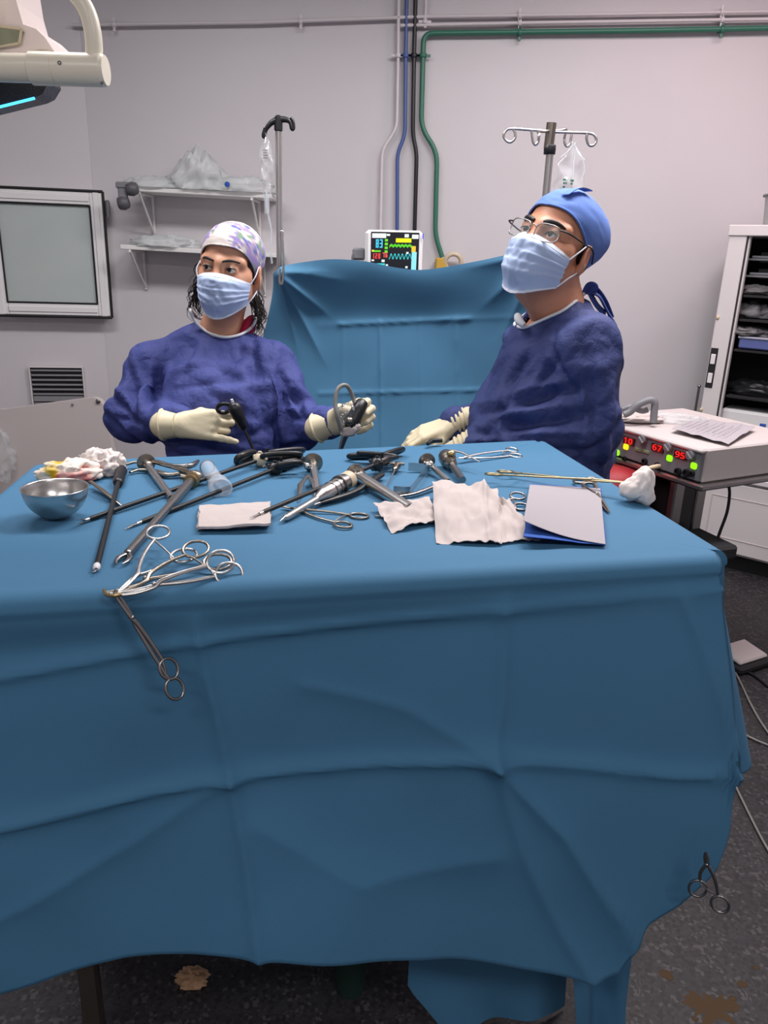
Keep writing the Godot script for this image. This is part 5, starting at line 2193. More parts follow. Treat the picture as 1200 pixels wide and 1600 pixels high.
func man() -> void:
	var zb := -2.2
	var sc := 1.26
	var B := Basis(V(0, 1, 0), deg_to_rad(-40)) * Basis(V(1, 0, 0), deg_to_rad(-19)) * Basis(V(0, 0, 1), deg_to_rad(-10))
	var eyes := on_z(842, 362, -2.12)
	var t := Transform3D(B.scaled(Vector3.ONE * sc), eyes - B * V(0, 0, 0.078 * sc))
	var hip := on_z(850, 740, zb)
	hip.y = FY
	var o := thing("person", "person with glasses in dark blue gown and plain blue cap looking up, at right", "person", hip)
	var mb := Mb.new()
	var nk := on_z(872, 486, zb - 0.01)
	mb.col = lin(rgb(204, 142, 112))
	head_field(true, t.affine_inverse() * nk).mesh(mb, t)
	for i in mb.v.size():
		var l := t.affine_inverse() * mb.v[i]
		if l.z > 0.078 and absf(l.x) < 0.024 and l.y < -0.062 and l.y > -0.082:
			mb.c[i] = lin(rgb(170, 96, 88))
	var shL := on_z(912, 548, zb + 0.11)
	var shR := on_z(838, 528, zb - 0.17)
	var elL := on_z(920, 672, zb + 0.15)
	var elR := on_z(775, 668, zb - 0.18)
	var wrL := on_z(745, 692, zb + 0.1)
	var wrR := on_z(704, 664, zb - 0.03)
	var ch := on_z(862, 570, zb - 0.01)
	var prims := [[nk.lerp(ch, 0.15), ch, 0.075, 0.125, 0.05], [nk.lerp(ch, 0.2) + V(0.02, 0, 0.02), shL, 0.062, 0.086, 0.05], [nk.lerp(ch, 0.5), shR, 0.07, 0.075, 0.05], [ch, on_z(850, 650, zb), 0.14, 0.168, 0.06], [on_z(835, 690, zb - 0.03), on_z(835, 690, zb + 0.03), 0.19, 0.19, 0.08],
		[on_z(850, 700, zb), V(hip.x + 0.02, FY + 0.5, zb - 0.1), 0.18, 0.18, 0.08], [shL, elL, 0.088, 0.08, 0.035], [elL, wrL, 0.078, 0.05, 0.03], [shR, elR, 0.08, 0.072, 0.04], [elR, elR.lerp(wrR, 0.86), 0.07, 0.048, 0.03]]
	var s := Sdf.new(V(hip.x - 0.4, 0.5, zb - 0.35), V(hip.x + 0.4, nk.y + 0.08, zb + 0.36), 0.013)
	for i in prims.size():
		var q: Array = prims[i]
		var ins := 0.012 if i < 3 else 0.03
		s.cap(q[0], q[1], q[2] - ins, q[3] - ins, q[4])
	s.cap(elR, wrR, 0.04, 0.028, 0.01)
	s.mesh(mb)
	obj("body", mb, M["skin man"], o)
	face_parts(o, t, V(0.0, 0.12, 1.0), true)
	face_mask(o, t, 6.0)
	# gown
	mb = Mb.new()
	s = Sdf.new(V(hip.x - 0.46, FY + 0.3, zb - 0.42), V(hip.x + 0.46, nk.y + 0.12, zb + 0.38), 0.008)
	for q in prims:
		s.cap(q[0], q[1], q[2], q[3], q[4])
	var neck := [[806, 503], [811, 511], [822, 511], [838, 504], [858, 495], [880, 485], [899, 471], [914, 458]]
	var cp := []
	for k in neck:
		cp.append(s.hit(O, ray(k[0], k[1])) - ray(k[0], k[1]).normalized() * 0.004)
	cut(s, neck + [[905, 425], [800, 440]], V(nk.x - 0.25, nk.y - 0.15, nk.z - 0.05), V(nk.x + 0.2, nk.y + 0.12, zb + 0.3))
	s.mesh(mb)
	wrinkle(mb, folds([[880, 515, 874, 545, 0.005, 0.006], [874, 545, 905, 620, 0.010, 0.006], [905, 600, 912, 660, 0.010, 0.010], [845, 560, 800, 640, 0.014, 0.012], [850, 575, 790, 640, -0.012, 0.01], [835, 600, 860, 560, 0.012, 0.012], [760, 640, 890, 590, 0.014, 0.014], [720, 670, 900, 625, 0.016, 0.016], [760, 660, 900, 655, -0.014, 0.013], [740, 690, 920, 680, 0.014, 0.014],
		[930, 560, 940, 700, 0.012, 0.018], [960, 600, 950, 720, -0.014, 0.014], [790, 540, 760, 620, 0.010, 0.013], [820, 530, 850, 520, 0.008, 0.010], [745, 610, 735, 680, 0.010, 0.012], [800, 640, 770, 690, 0.011, 0.011], [885, 700, 960, 640, 0.013, 0.015]], zb + 0.16), 0.010, V(8, 7, 8), cp)
	var gown := obj("gown", mb, M["gown man"], o)
	# collar trim round the neck
	mb = Mb.new()
	cp.append(nk + V(0.06, 0.045, -0.05))
	cp.append(nk + V(-0.02, 0.02, -0.09))
	mb.tube(curve(cp, 5, true), 0.0042, 8, true)
	obj("collar_trim", mb, M["binding"], gown)
	mb = Mb.new()
	mb.tube(curve([on_z(808, 492, zb + 0.04), on_z(812, 502, zb + 0.06), on_z(819, 508, zb + 0.07)], 4), [0.008, 0.01, 0.012, 0.012, 0.011, 0.01, 0.009, 0.008, 0.007], 8)
	obj("undershirt", mb, M["binding"], o)
	# back ties
	mb = Mb.new()
	for k in [[[918, 455, 0.0], [930, 450, 0.01], [945, 470, 0.0], [955, 495, -0.01]], [[918, 458, 0.01], [935, 462, 0.03], [948, 485, 0.02], [962, 508, 0.0]], [[915, 456, 0.02], [921, 445, 0.03], [928, 448, 0.03], [922, 458, 0.02]], [[922, 458, 0.02], [928, 470, 0.03], [935, 480, 0.03], [945, 490, 0.02]]]:
		var q := []
		for w in k:
			q.append(on_z(w[0], w[1], zb + w[2] - 0.02))
		mb.tube(curve(q, 5), 0.013, 8, false, 0.3)
	obj("neck_ties", mb, mat("tie blue", rgb(48, 66, 132), 0.8), gown)
	# far glove and the near one, hidden against the sleeve
	for k in 2:
		mb = Mb.new()
		var fr: Transform3D
		if k == 0:
			fr = frame(wrR, V(-1, -0.34, 0.12), V(-0.3, 1, 0.35))
			hand(mb, fr, -1.0, [[0.25, 0.3, 0.2, 0.5], [0.3, 0.35, 0.25, 0.4], [0.3, 0.4, 0.3, 0.4], [0.3, 0.4, 0.3, 0.8]], [V(0.045, -0.02, 0.04), V(0.075, -0.03, 0.042), V(0.1, -0.036, 0.038)], 0.035)
		else:
			fr = frame(wrL + V(-0.055, -0.02, 0), V(-1, -0.5, -0.1), V(-0.4, 1, 0.2))
			hand(mb, fr, 1.0, [[0.4, 0.6, 0.4, 0.5], [0.45, 0.65, 0.4, 0.4], [0.5, 0.7, 0.4, 0.4], [0.5, 0.7, 0.4, 0.6]], [V(0.045, -0.02, 0.036), V(0.07, -0.034, 0.034), V(0.09, -0.045, 0.026)], 0.02)
		var gl := obj("glove", mb, M["glove"], o)
		mb = Mb.new()
		mb.t = fr
		for j in 4:
			mb.tube(ring(V(-0.045 + 0.013 * j, 0, 0), V(0, 0.036 - 0.0015 * j, 0), V(0, 0, 0.036 - 0.0015 * j), 24), 0.0045, 8, true)
		obj("cuff", mb, M["glove"], gl)
	# cap
	mb = Mb.new()
	cap_patch(mb, t, V(0, 0.035, -0.018), V(0.080, 0.086, 0.101), 0.056, 0.006, -0.06, 0.2, 9.0, true)
	var cap := obj("surgical_cap", mb, M["man cap"], o)
	mb = Mb.new()
	mb.t = t
	var rows := []
	for i in 9:
		var row := PackedVector3Array()
		for j in 7:
			var th := 0.98 - i * 0.085
			var d := V(0.012 + 0.012 * (j / 6.0 - 0.5) + 0.012 * i / 11.0, cos(th), sin(th))
			row.append(V(0, 0.035, -0.018) + V(d.x * 1.5, d.y * 0.0885, d.z * 0.1035) + V(0, 0.0006 * j + 0.003 * sin(i * 0.5), 0))
		rows.append(row)
	mb.sheet(rows, 0.002, V(0, 1, 0))
	obj("fold", mb, M["man cap"], cap)
	# short hair before the ears and at the nape
	mb = Mb.new()
	mb.t = t
	rows = []
	for i in 8:
		var row := PackedVector3Array()
		for k in 60:
			var w := lerpf(1.3, TAU - 1.3, k / 59.0)
			var f := cos(w)
			var y := 0.03 - 0.0105 * i
			if f < -0.2: y -= 0.03 * smoothstep(0.2, 0.8, -f) + 0.002 * i
			var rr := sqrt(maxf(0.0, 1.0 - pow((y - 0.035) / 0.112, 2.0)))
			row.append(V(sin(w) * 0.0745 * rr, y, -0.015 + f * 0.0965 * rr))
		rows.append(row)
	mb.sheet(rows, 0.0015, V(0, 0, 1))
	obj("hair", mb, M["hair"], o)
	# glasses
	var gl0 := t * V(0, 0, 0.1)
	mb = Mb.new()
	mb.t = t
	for x in [-1.0, 1.0]:
		var c := V(x * 0.033, -0.004, 0.103)
		var pts := []
		for k in 32:
			var w := TAU * k / 32
			var e := 0.62
			pts.append(c + V(signf(cos(w)) * pow(absf(cos(w)), e) * 0.026, signf(sin(w)) * pow(absf(sin(w)), e) * 0.0175 - 0.002, -0.010 * pow(maxf(0.0, x * cos(w)), 2.0)))
		mb.tube(pts, 0.0012, 6, true)
	mb.tube(curve([V(-0.009, 0.0, 0.104), V(0, 0.005, 0.107), V(0.009, 0.0, 0.104)], 5), 0.0013, 6)
	var gf := obj("glasses", mb, M["dark steel"], o)
	for x in [-1.0, 1.0]:
		mb = Mb.new()
		mb.t = t
		mb.tube(curve([V(x * 0.058, 0.006, 0.095), V(x * 0.075, 0.006, 0.085), V(x * 0.083, 0.008, 0.03), V(x * 0.084, 0.01, -0.01), V(x * 0.083, -0.012, -0.03)], 6), 0.0017, 6)
		obj("temple", mb, M["black plastic"], gf)
		mb = Mb.new()
		mb.t = t
		var k0 := []
		for k in 24:
			var w := TAU * k / 24
			k0.append(V(x * 0.033, -0.006, 0.1035) + V(signf(cos(w)) * pow(absf(cos(w)), 0.62) * 0.0255, signf(sin(w)) * pow(absf(sin(w)), 0.62) * 0.017, -0.010 * pow(maxf(0.0, x * cos(w)), 2.0)))
		mb.flat(k0, V(0, 0, 1))
		obj("lens", mb, M["glass"], gf)
	legs_and_shoes(o, V(hip.x, 0, zb - 0.08), V(-0.75, 0, 0.66).normalized(), 0.1)



# ---------- instruments ----------
# a ringed forceps: tip, the centres of its two finger rings, ring radius, bar thickness
func forceps(called: String, label: String, tip: Vector3, r1: Vector3, r2: Vector3, rr: float, m: String, group := "", piv := 0.3, jaw := 0.0, bar := 0.0028) -> Node3D:
	var mid := (r1 + r2) / 2
	var up := (r1 - tip).cross(r2 - tip).normalized()
	if up.y < 0: up = -up
	var dir := (mid - tip).normalized()
	var side := up.cross(dir).normalized()
	var L := (mid - tip).length()
	var pv := tip + dir * L * piv
	var o := thing(called, label, "forceps", V(tip.x, minf(tip.y, mid.y), tip.z).lerp(V(mid.x, minf(tip.y, mid.y), mid.z), 0.5), group)
	for k in 2:
		var r: Vector3 = [r1, r2][k]
		var s := signf((r - tip - dir * (r - tip).dot(dir)).dot(side))
		if s == 0: s = 1.0
		var rd := (r - pv).normalized()
		var ent := r - rd * rr * 1.12        # where the bar meets the ring
		var lay := up * bar * 0.55 * (1.0 if k == 0 else -1.0)
		var w := absf((r - tip).dot(side))
		var pts := []
		var rad := []
		for j in 7:
			var a := j / 6.0
			pts.append(tip.lerp(pv, a) + side * (-s * (0.0012 + 0.0022 * sin(a * 2.6) * (1 - a)) + jaw * sin(a * 2.4) * L) + lay * a)
			rad.append(lerpf(0.0014, bar * 1.25, a))
		for j in range(1, 9):
			var a := j / 8.0
			var p := pv.lerp(ent, a) + side * s * minf(w, 0.016) * 0.28 * sin(PI * a) + lay * (1 - a)
			pts.append(p)
			rad.append(lerpf(bar * 1.15, bar * 0.95, a))
		var mb := Mb.new()
		mb.tube(pts, rad, 10, false, 0.72, up)
		var sh := obj("shank", mb, M[m], o)
		mb = Mb.new()
		var x := rd
		var y := up.cross(rd).normalized()
		mb.tube(ring(r, x * rr * 1.22, y * rr, 30), bar * 0.82, 8, true)
		obj("finger_ring", mb, M[m], sh)
	var mb2 := Mb.new()
	mb2.lathe([Vector2(0.0005, bar * 1.5), Vector2(bar * 0.9, bar * 1.4), Vector2(bar * 1.0, 0), Vector2(bar * 0.9, -bar * 1.4), Vector2(0.0005, -bar * 1.5)], 12, stand(pv, up))
	obj("pivot_screw", mb2, M["steel"], o)
	mb2 = Mb.new()
	var ra: Vector3 = r1.lerp(pv, 0.2)
	var rb: Vector3 = r2.lerp(pv, 0.2)
	mb2.tube([ra, ra.lerp(rb, 0.5) + up * 0.0016, rb], bar * 0.6, 6)
	obj("ratchet", mb2, M[m], o)
	return o


func fr_(p: Vector3, dir: Vector3) -> Transform3D:      # y along dir
	return stand(p, dir)


func cannula(label: String, head: Vector3, end: Vector3, rt: float, rf: float, valve := false) -> Node3D:
	var o := thing("trocar_sleeve", label, "trocar", V(head.x, minf(head.y, end.y) - rt, head.z), "steel trocar sleeves on the table")
	var d := end - head
	var L := d.length()
	var t := stand(head, d)
	var mb := Mb.new()
	mb.lathe([Vector2(rt * 0.8, L), Vector2(rt, L), Vector2(rt, 0.004)], 20, t)
	mb.lathe([Vector2(rt * 0.78, L), Vector2(rt * 0.78, 0.0)], 16, t)
	obj("tube", mb, M["steel"], o)
	mb = Mb.new()
	mb.turned([Vector2(rt * 0.8, -0.006), Vector2(rf, -0.006), Vector2(rf, -0.002), Vector2(rt * 1.35, 0.0), Vector2(rt * 1.35, 0.016), Vector2(rt, 0.02)], 26, t)
	mb.lathe([Vector2(rt * 0.8, -0.006), Vector2(rt * 0.75, 0.01), Vector2(0.0005, 0.012)], 20, t)
	obj("flange", mb, M["worn steel"], o)
	mb = Mb.new()
	mb.tube(ring(t * V(0, -0.006, 0), t.basis.x * rf * 0.86, t.basis.z * rf * 0.86, 26), 0.0022, 8, true)
	obj("seal_ring", mb, M["brass"], o)
	if valve:
		mb = Mb.new()
		var c := t * V(0, 0.03, 0)
		mb.tube([c, c + V(-0.012, 0.008, 0.014)], 0.0045, 10)
		mb.tube([c + V(-0.018, 0.01, 0.004), c + V(-0.004, 0.008, 0.022)], 0.0034, 8)
		mb.ball(c + V(-0.012, 0.008, 0.014), Vector3.ONE * 0.0065, 10)
		obj("tap", mb, M["steel"], o)
	return o


func grasper(label: String, tip: Vector3, hub: Vector3, knob: String, jaws: float, loops: Array, rs := 0.0042) -> Node3D:
	var o := thing("laparoscopic_grasper", label, "grasper", V(hub.x, TY, hub.z), "long black laparoscopic graspers")
	var d := (hub - tip).normalized()
	var t := frame(tip, d)
	var mb := Mb.new()
	mb.tube([tip + d * 0.022, tip + d * 0.03, hub], [rs * 0.8, rs, rs], 14)
	obj("shaft", mb, M["black shaft"], o)
	mb = Mb.new()
	mb.tube([tip + d * 0.012, tip + d * 0.03], rs * 0.72, 12)
	obj("tip_collar", mb, M["steel"], o)
	for s in [-1.0, 1.0]:
		mb = Mb.new()
		mb.t = t
		mb.tube([V(-0.012, s * jaws * 0.012, s * jaws * 0.014), V(0.0, s * jaws * 0.007, s * jaws * 0.006), V(0.016, 0, 0)], [0.0009, 0.0016, 0.0026], 8, false, 0.6)
		obj("jaw", mb, M["dark steel"], o)
	# hub, knob, body
	mb = Mb.new()
	var k := stand(hub, d)
	var prof := [Vector2(0.004, -0.004), Vector2(0.009, 0.0), Vector2(0.0145, 0.006), Vector2(0.0155, 0.012), Vector2(0.0145, 0.018), Vector2(0.009, 0.024), Vector2(0.004, 0.026)]
	mb.lathe(prof, 10, k)
	for j in 5:
		var a := TAU * j / 5 + 0.6
		mb.tube([k * V(0, 0.012, 0), k * V(cos(a) * 0.018, 0.012, sin(a) * 0.018)], [0.006, 0.0042], 8)
	obj("rotation_knob", mb, M[knob], o)
	mb = Mb.new()
	var b1: Vector3 = hub + d * 0.024
	mb.tube([b1, b1 + d * 0.02, b1 + d * 0.045], [0.009, 0.0125, 0.008], 12)
	mb.tube([b1 + d * 0.012, b1 + d * 0.01 + V(0, 0.02, 0)], [0.0042, 0.003], 8)
	obj("body", mb, M["black plastic"], o)
	for l in loops:      # [centre, half length vector, half width vector, bar radius]
		mb = Mb.new()
		var pts := []
		for j in 28:
			var w := TAU * j / 28
			pts.append(l[0] + l[1] * signf(cos(w)) * pow(absf(cos(w)), 0.75) + l[2] * sin(w) * (1.0 - 0.25 * cos(w)))
		mb.tube(pts, l[3], 8, true)
		var near: Vector3 = l[0] - l[1] * signf(l[1].dot(l[0] - b1))
		mb.tube([b1 + d * 0.02, b1.lerp(near, 0.6) + V(0, 0.002, 0), near], [0.008, 0.0065, 0.006], 8)
		obj("finger_loop", mb, M["black plastic"], o)
	return o


func T(px: float, py: float, h := 0.004) -> Vector3:
	return on_y(px, py, TY + h)


func instruments() -> void:
	var mb: Mb
	# graspers A, B and C
	var wv := T(430, 700, 0.012) - T(400, 700, 0.012)
	grasper("long black grasper with beige knob and open jaws beside the steel bowl", T(122, 817, 0.005), T(401, 720, 0.017), "beige plastic", 1.0,
		[[T(384, 714, 0.016), (T(399, 708, 0.016) - T(384, 714, 0.016)) * 0.9, V(0.004, 0.011, 0.012), 0.0075], [T(445, 707, 0.02), (T(474, 703, 0.02) - T(445, 707, 0.02)), V(0, 0.008, 0.014), 0.0062], [T(440, 712, 0.028), (T(470, 710, 0.03) - T(440, 712, 0.028)), V(0, 0.007, 0.01), 0.0058]])
	grasper("long black grasper with black knob and closed tip, nearer the folded gauze pad", T(205, 822, 0.005), T(424, 735, 0.012), "black plastic", 0.25,
		[[T(455, 722, 0.014), (T(474, 718, 0.014) - T(455, 722, 0.014)), V(0, 0.006, 0.016), 0.0066], [T(452, 726, 0.024), (T(470, 723, 0.026) - T(452, 726, 0.024)), V(0, 0.006, 0.01), 0.006]])
	grasper("black grasper whose blunt tip rests on the folded gauze pad", T(398, 806, 0.018), T(584, 727, 0.022), "black plastic", 0.0,
		[[T(570, 712, 0.014), (T(545, 713, 0.012) - T(570, 712, 0.014)), V(0.004, 0.006, 0.014), 0.006], [T(610, 709, 0.016), (T(630, 702, 0.016) - T(610, 709, 0.016)), V(0, 0.008, 0.018), 0.006], [T(590, 711, 0.024), (T(560, 708, 0.026) - T(590, 711, 0.024)), V(0, 0.004, 0.006), 0.005]])
	# hook electrode: thick black handle, thin shaft, white tip
	var o := thing("hook_electrode", "black hook electrode with thick handle and white tip, beside the bowl", "electrode", V(T(170, 810).x, TY, T(170, 810).z))
	var e0 := T(150, 890, 0.006)
	var e1 := T(185, 753, 0.012)
	var ed := (e1 - e0).normalized()
	mb = Mb.new()
	mb.tube([e0 + ed * 0.016, e1], 0.0045, 12)
	obj("shaft", mb, M["black shaft"], o)
	mb = Mb.new()
	mb.lathe([Vector2(0.003, 0), Vector2(0.0085, 0.002), Vector2(0.0105, 0.012), Vector2(0.0105, 0.07), Vector2(0.012, 0.085), Vector2(0.011, 0.092), Vector2(0.001, 0.094)], 16, stand(e1 - ed * 0.01, ed))
	obj("handle", mb, M["black plastic"], o)
	mb = Mb.new()
	mb.lathe([Vector2(0.002, 0), Vector2(0.0052, 0.003), Vector2(0.0052, 0.012), Vector2(0.004, 0.016)], 14, stand(e0 + ed * 0.002, ed))
	obj("white_tip", mb, M["white plastic"], o)
	mb = Mb.new()
	mb.tube(curve([e0 + ed * 0.004, e0 - ed * 0.006, e0 - ed * 0.010 + V(-0.004, 0.0, 0.0)], 4), 0.0012, 6)
	obj("hook", mb, M["dark steel"], o)
	# trocar sleeves
	cannula("slender steel trocar sleeve at the left, flange toward the woman", T(229, 724, 0.016), T(268, 778, 0.007), 0.0068, 0.019)
	cannula("short steel trocar sleeve with disc flange left of the large sharp trocar", T(489, 724, 0.02), T(495, 768, 0.008), 0.008, 0.021, true)
	cannula("shining wide steel trocar sleeve running under the small gauze square", T(556, 741, 0.02), T(640, 795, 0.01), 0.0115, 0.02)
	cannula("steel trocar sleeve lying behind the gauze with cross tap", T(668, 722, 0.02), T(700, 752, 0.01), 0.006, 0.0185, true)
	# dark trocar with fat valve body
	o = thing("trocar", "dark steel trocar with fat valve body behind the big gauze square", "trocar", V(T(705, 735).x, TY, T(705, 735).z))
	var v0 := T(697, 714, 0.022)
	var vd := (T(730, 760, 0.01) - v0).normalized()
	mb = Mb.new()
	mb.turned([Vector2(0.001, -0.004), Vector2(0.017, -0.004), Vector2(0.0185, 0.006), Vector2(0.0185, 0.02), Vector2(0.016, 0.03), Vector2(0.013, 0.032), Vector2(0.013, 0.05), Vector2(0.008, 0.056)], 24, stand(v0, vd))
	obj("valve_body", mb, M["worn steel"], o)
	mb = Mb.new()
	mb.tube([v0 + vd * 0.05, v0 + vd * 0.15], 0.0075, 14)
	obj("tube", mb, M["dark steel"], o)
	mb = Mb.new()
	mb.tube([v0 + V(0.01, 0.016, 0), v0 + V(0.035, 0.014, 0.012), v0 + V(0.07, 0.004, 0.05)], [0.005, 0.004, 0.002], 8, false, 0.5)
	obj("lever", mb, M["dark steel"], o)
	mb = Mb.new()
	mb.ball(v0 + vd * 0.025 + V(0.004, 0.017, 0.006), V(0.010, 0.007, 0.008), 14)
	obj("cap", mb, M["brass"], o)
	# large sharp trocar: grooved body, long tube, pyramid tip
	o = thing("trocar", "large steel trocar with ribbed octagonal body and long pointed tube", "trocar", V(T(500, 780).x, TY, T(500, 780).z))
	var q0 := T(437, 815, 0.006)
	var q1 := T(552, 745, 0.024)
	var qd := (q1 - q0).normalized()
	var ql := (q1 - q0).length()
	var qt := stand(q0, qd)
	mb = Mb.new()
	mb.lathe([Vector2(0.0006, 0), Vector2(0.0042, 0.016), Vector2(0.0062, 0.018), Vector2(0.0062, ql * 0.5)], 14, qt)
	obj("tube", mb, M["steel"], o)
	mb = Mb.new()
	mb.lathe([Vector2(0.006, ql * 0.46), Vector2(0.013, ql * 0.55), Vector2(0.0165, ql * 0.6), Vector2(0.0165, ql * 0.78)], 8, qt)
	obj("body", mb, M["steel"], o)
	mb = Mb.new()
	mb.turned([Vector2(0.0165, ql * 0.78), Vector2(0.0195, ql * 0.78), Vector2(0.0195, ql * 0.805), Vector2(0.016, ql * 0.81), Vector2(0.016, ql * 0.87)], 24, qt)
	obj("ribbed_collar", mb, M["dark steel"], o)
	mb = Mb.new()
	mb.turned([Vector2(0.0165, ql * 0.87), Vector2(0.0175, ql * 0.89), Vector2(0.0175, ql * 0.94), Vector2(0.008, ql * 0.96), Vector2(0.0005, ql * 0.96)], 24, qt)
	obj("white_cap", mb, M["beige plastic"], o)
	mb = Mb.new()
	for j in 2:
		mb.tube(ring(qt * V(0, ql * (0.66 + 0.07 * j), 0), qt.basis.x * 0.0165, qt.basis.z * 0.0165, 16), 0.0012, 6, true)
	obj("ring_groove", mb, M["dark steel"], o)
	# black insufflator lever behind it
	mb = Mb.new()
	mb.tube(curve([T(500, 786, 0.008), T(545, 772, 0.01), T(572, 758, 0.012), T(588, 747, 0.012), T(598, 741, 0.012)], 6), [0.003, 0.004, 0.005, 0.006, 0.007, 0.007, 0.007, 0.007, 0.007, 0.007, 0.007, 0.0075, 0.008, 0.008, 0.008, 0.008, 0.0085, 0.0085, 0.0085, 0.008, 0.008, 0.0075, 0.007, 0.006, 0.005], 10, false, 0.7)
	o = single("curved_dissector", mb, M["black plastic"], "dark curved dissector handle behind the ribbed trocar", "handle")
	mb = Mb.new()
	mb.tube([T(500, 786, 0.008), T(470, 797, 0.006)], 0.003, 8)
	obj("shank", mb, M["dark steel"], o)
	# tweezers leaning left of the short sleeve
	o = thing("tweezers", "grey steel tweezers standing open beside the disc flanged sleeve", "tweezers", V(T(475, 770).x, TY, T(475, 770).z))
	for k in [[466, 784, 0.003], [492, 778, 0.003]]:
		mb = Mb.new()
		var a := T(481, 742, 0.02)
		var b := T(k[0], k[1], k[2])
		mb.tube([a, a.lerp(b, 0.45) + V(-0.006 if k[0] < 480 else 0.006, 0.004, 0), b], [0.003, 0.006, 0.001], 8, false, 0.3)
		obj("arm", mb, M["dark steel"], o)
	# claw forceps with pistol handles: thick shaft, open jaws
	o = thing("claw_forceps", "thick grey claw forceps with two curved pistol handles and open jaws", "forceps", V(T(250, 800).x, TY, T(250, 800).z))
	var c0 := T(199, 866, 0.007)
	var c1 := T(298, 752, 0.016)
	var cd := (c1 - c0).normalized()
	var cl := (c1 - c0).length()
	mb = Mb.new()
	mb.lathe([Vector2(0.004, 0), Vector2(0.0068, 0.004), Vector2(0.0068, cl * 0.62), Vector2(0.0088, cl * 0.64), Vector2(0.0088, cl)], 16, stand(c0, cd))
	obj("shaft", mb, M["dark steel"], o)
	for s in [-1.0, 1.0]:
		mb = Mb.new()
		var jt := frame(c0, -cd)
		mb.t = jt
		mb.tube([V(0, 0, s * 0.003), V(0.012, 0, s * 0.0085), V(0.026, 0, s * 0.008), V(0.036, 0, s * 0.004)], [0.004, 0.0042, 0.003, 0.001], 8, false, 0.7)
		obj("jaw", mb, M["dark steel"], o)
	mb = Mb.new()
	mb.turned([Vector2(0.0088, -0.004), Vector2(0.0135, -0.004), Vector2(0.0135, 0.003), Vector2(0.010, 0.004), Vector2(0.010, 0.008), Vector2(0.0145, 0.009), Vector2(0.0145, 0.017), Vector2(0.009, 0.02)], 20, stand(c1, cd))
	obj("brass_rings", mb, M["brass"], o)
	mb = Mb.new()
	mb.ball(c1 + cd * 0.03, V(0.017, 0.013, 0.017), 16)
	mb.tube([c1 + cd * 0.01 + V(-0.012, 0.004, 0), c1 + cd * 0.01 + V(-0.022, 0.006, 0.002)], [0.005, 0.006], 8)
	obj("joint", mb, M["worn steel"], o)
	for k in [[[303, 741, 0.018], [285, 734, 0.018], [262, 727, 0.018], [238, 721, 0.018], [212, 722, 0.014], [196, 726, 0.012]], [[303, 744, 0.01], [283, 740, 0.009], [262, 742, 0.008], [240, 736, 0.008], [218, 734, 0.008], [203, 738, 0.008]]]:
		mb = Mb.new()
		var pts := []
		for w in k:
			pts.append(T(w[0], w[1], w[2]))
		mb.tube(curve(pts, 4), [0.008, 0.0075, 0.007, 0.0066, 0.0062, 0.006, 0.0062, 0.0065, 0.0068, 0.007, 0.007, 0.0066, 0.006, 0.0052, 0.0046, 0.0044, 0.0042, 0.0042, 0.004, 0.0038, 0.003], 10, false, 0.75)
		obj("pistol_handle", mb, M["worn steel"], o)
	mb = Mb.new()
	mb.tube(curve([T(262, 727, 0.02), T(285, 729, 0.022), T(300, 727, 0.022), T(310, 720, 0.02)], 5), [0.004, 0.0045, 0.005, 0.005, 0.005, 0.0055, 0.006, 0.006, 0.006, 0.006, 0.006, 0.006, 0.0055, 0.005, 0.004, 0.003], 8)
	obj("thumb_spur", mb, M["dark steel"], o)
	# short steel forceps half under the bowl
	o = thing("tissue_forceps", "plain steel tissue forceps lying between the bowl and hook electrode", "forceps", V(T(165, 770).x, TY, T(165, 770).z))
	for s in [-1.0, 1.0]:
		mb = Mb.new()
		mb.tube([T(141, 752, 0.016 + 0.003 * s), T(160, 766, 0.011 + 0.004 * s), T(178, 780, 0.008 + 0.003 * s), T(191, 790, 0.005)], [0.004, 0.0055, 0.004, 0.0014], 8, false, 0.4)
		obj("arm", mb, M["worn steel"], o)
	# syringe barrel
	o = thing("syringe_barrel", "clear plastic syringe barrel without plunger near the beige knob", "syringe", V(T(335, 745).x, TY, T(335, 745).z))
	var s0 := T(324, 730, 0.016)
	var s1 := T(346, 764, 0.014)
	var st := stand(s0, s1 - s0)
	var sl := (s1 - s0).length()
	mb = Mb.new()
	mb.lathe([Vector2(0.0135, 0), Vector2(0.0145, 0.0), Vector2(0.0145, sl * 0.75), Vector2(0.02, sl * 0.8), Vector2(0.021, sl), Vector2(0.017, sl * 1.02), Vector2(0.012, sl * 0.99), Vector2(0.0005, sl * 0.98)], 24, st)
	obj("barrel", mb, M["pale clear plastic"], o)
	mb = Mb.new()
	mb.tube(ring(s0, st.basis.x * 0.0145, st.basis.z * 0.0145, 24), 0.0014, 8, true)
	obj("rim", mb, M["grey plastic"], o)
	# veress needle
	o = thing("insufflation_needle", "thin steel needle with small tap at its top, right of the graspers", "needle", V(T(610, 750).x, TY, T(610, 750).z))
	var n0 := T(600, 768, 0.003)
	var n1 := T(617, 734, 0.011)
	var nd := (n1 - n0).normalized()
	mb = Mb.new()
	mb.tube([n0, n1], [0.0012, 0.0016], 8)
	obj("needle", mb, M["steel"], o)
	mb = Mb.new()
	mb.lathe([Vector2(0.002, -0.004), Vector2(0.006, 0), Vector2(0.0072, 0.01), Vector2(0.006, 0.02), Vector2(0.0085, 0.024), Vector2(0.0085, 0.034), Vector2(0.001, 0.036)], 14, stand(n1, nd))
	mb.tube([n1 + nd * 0.028 + V(-0.016, 0.004, 0), n1 + nd * 0.028 + V(0.016, 0.004, 0)], 0.0035, 8)
	obj("tap", mb, M["worn steel"], o)
	# retractor: one strap bent at both ends
	var rw := [V(0, 0.001, 0), V(0, 0.019, 0)]
	var rows := []
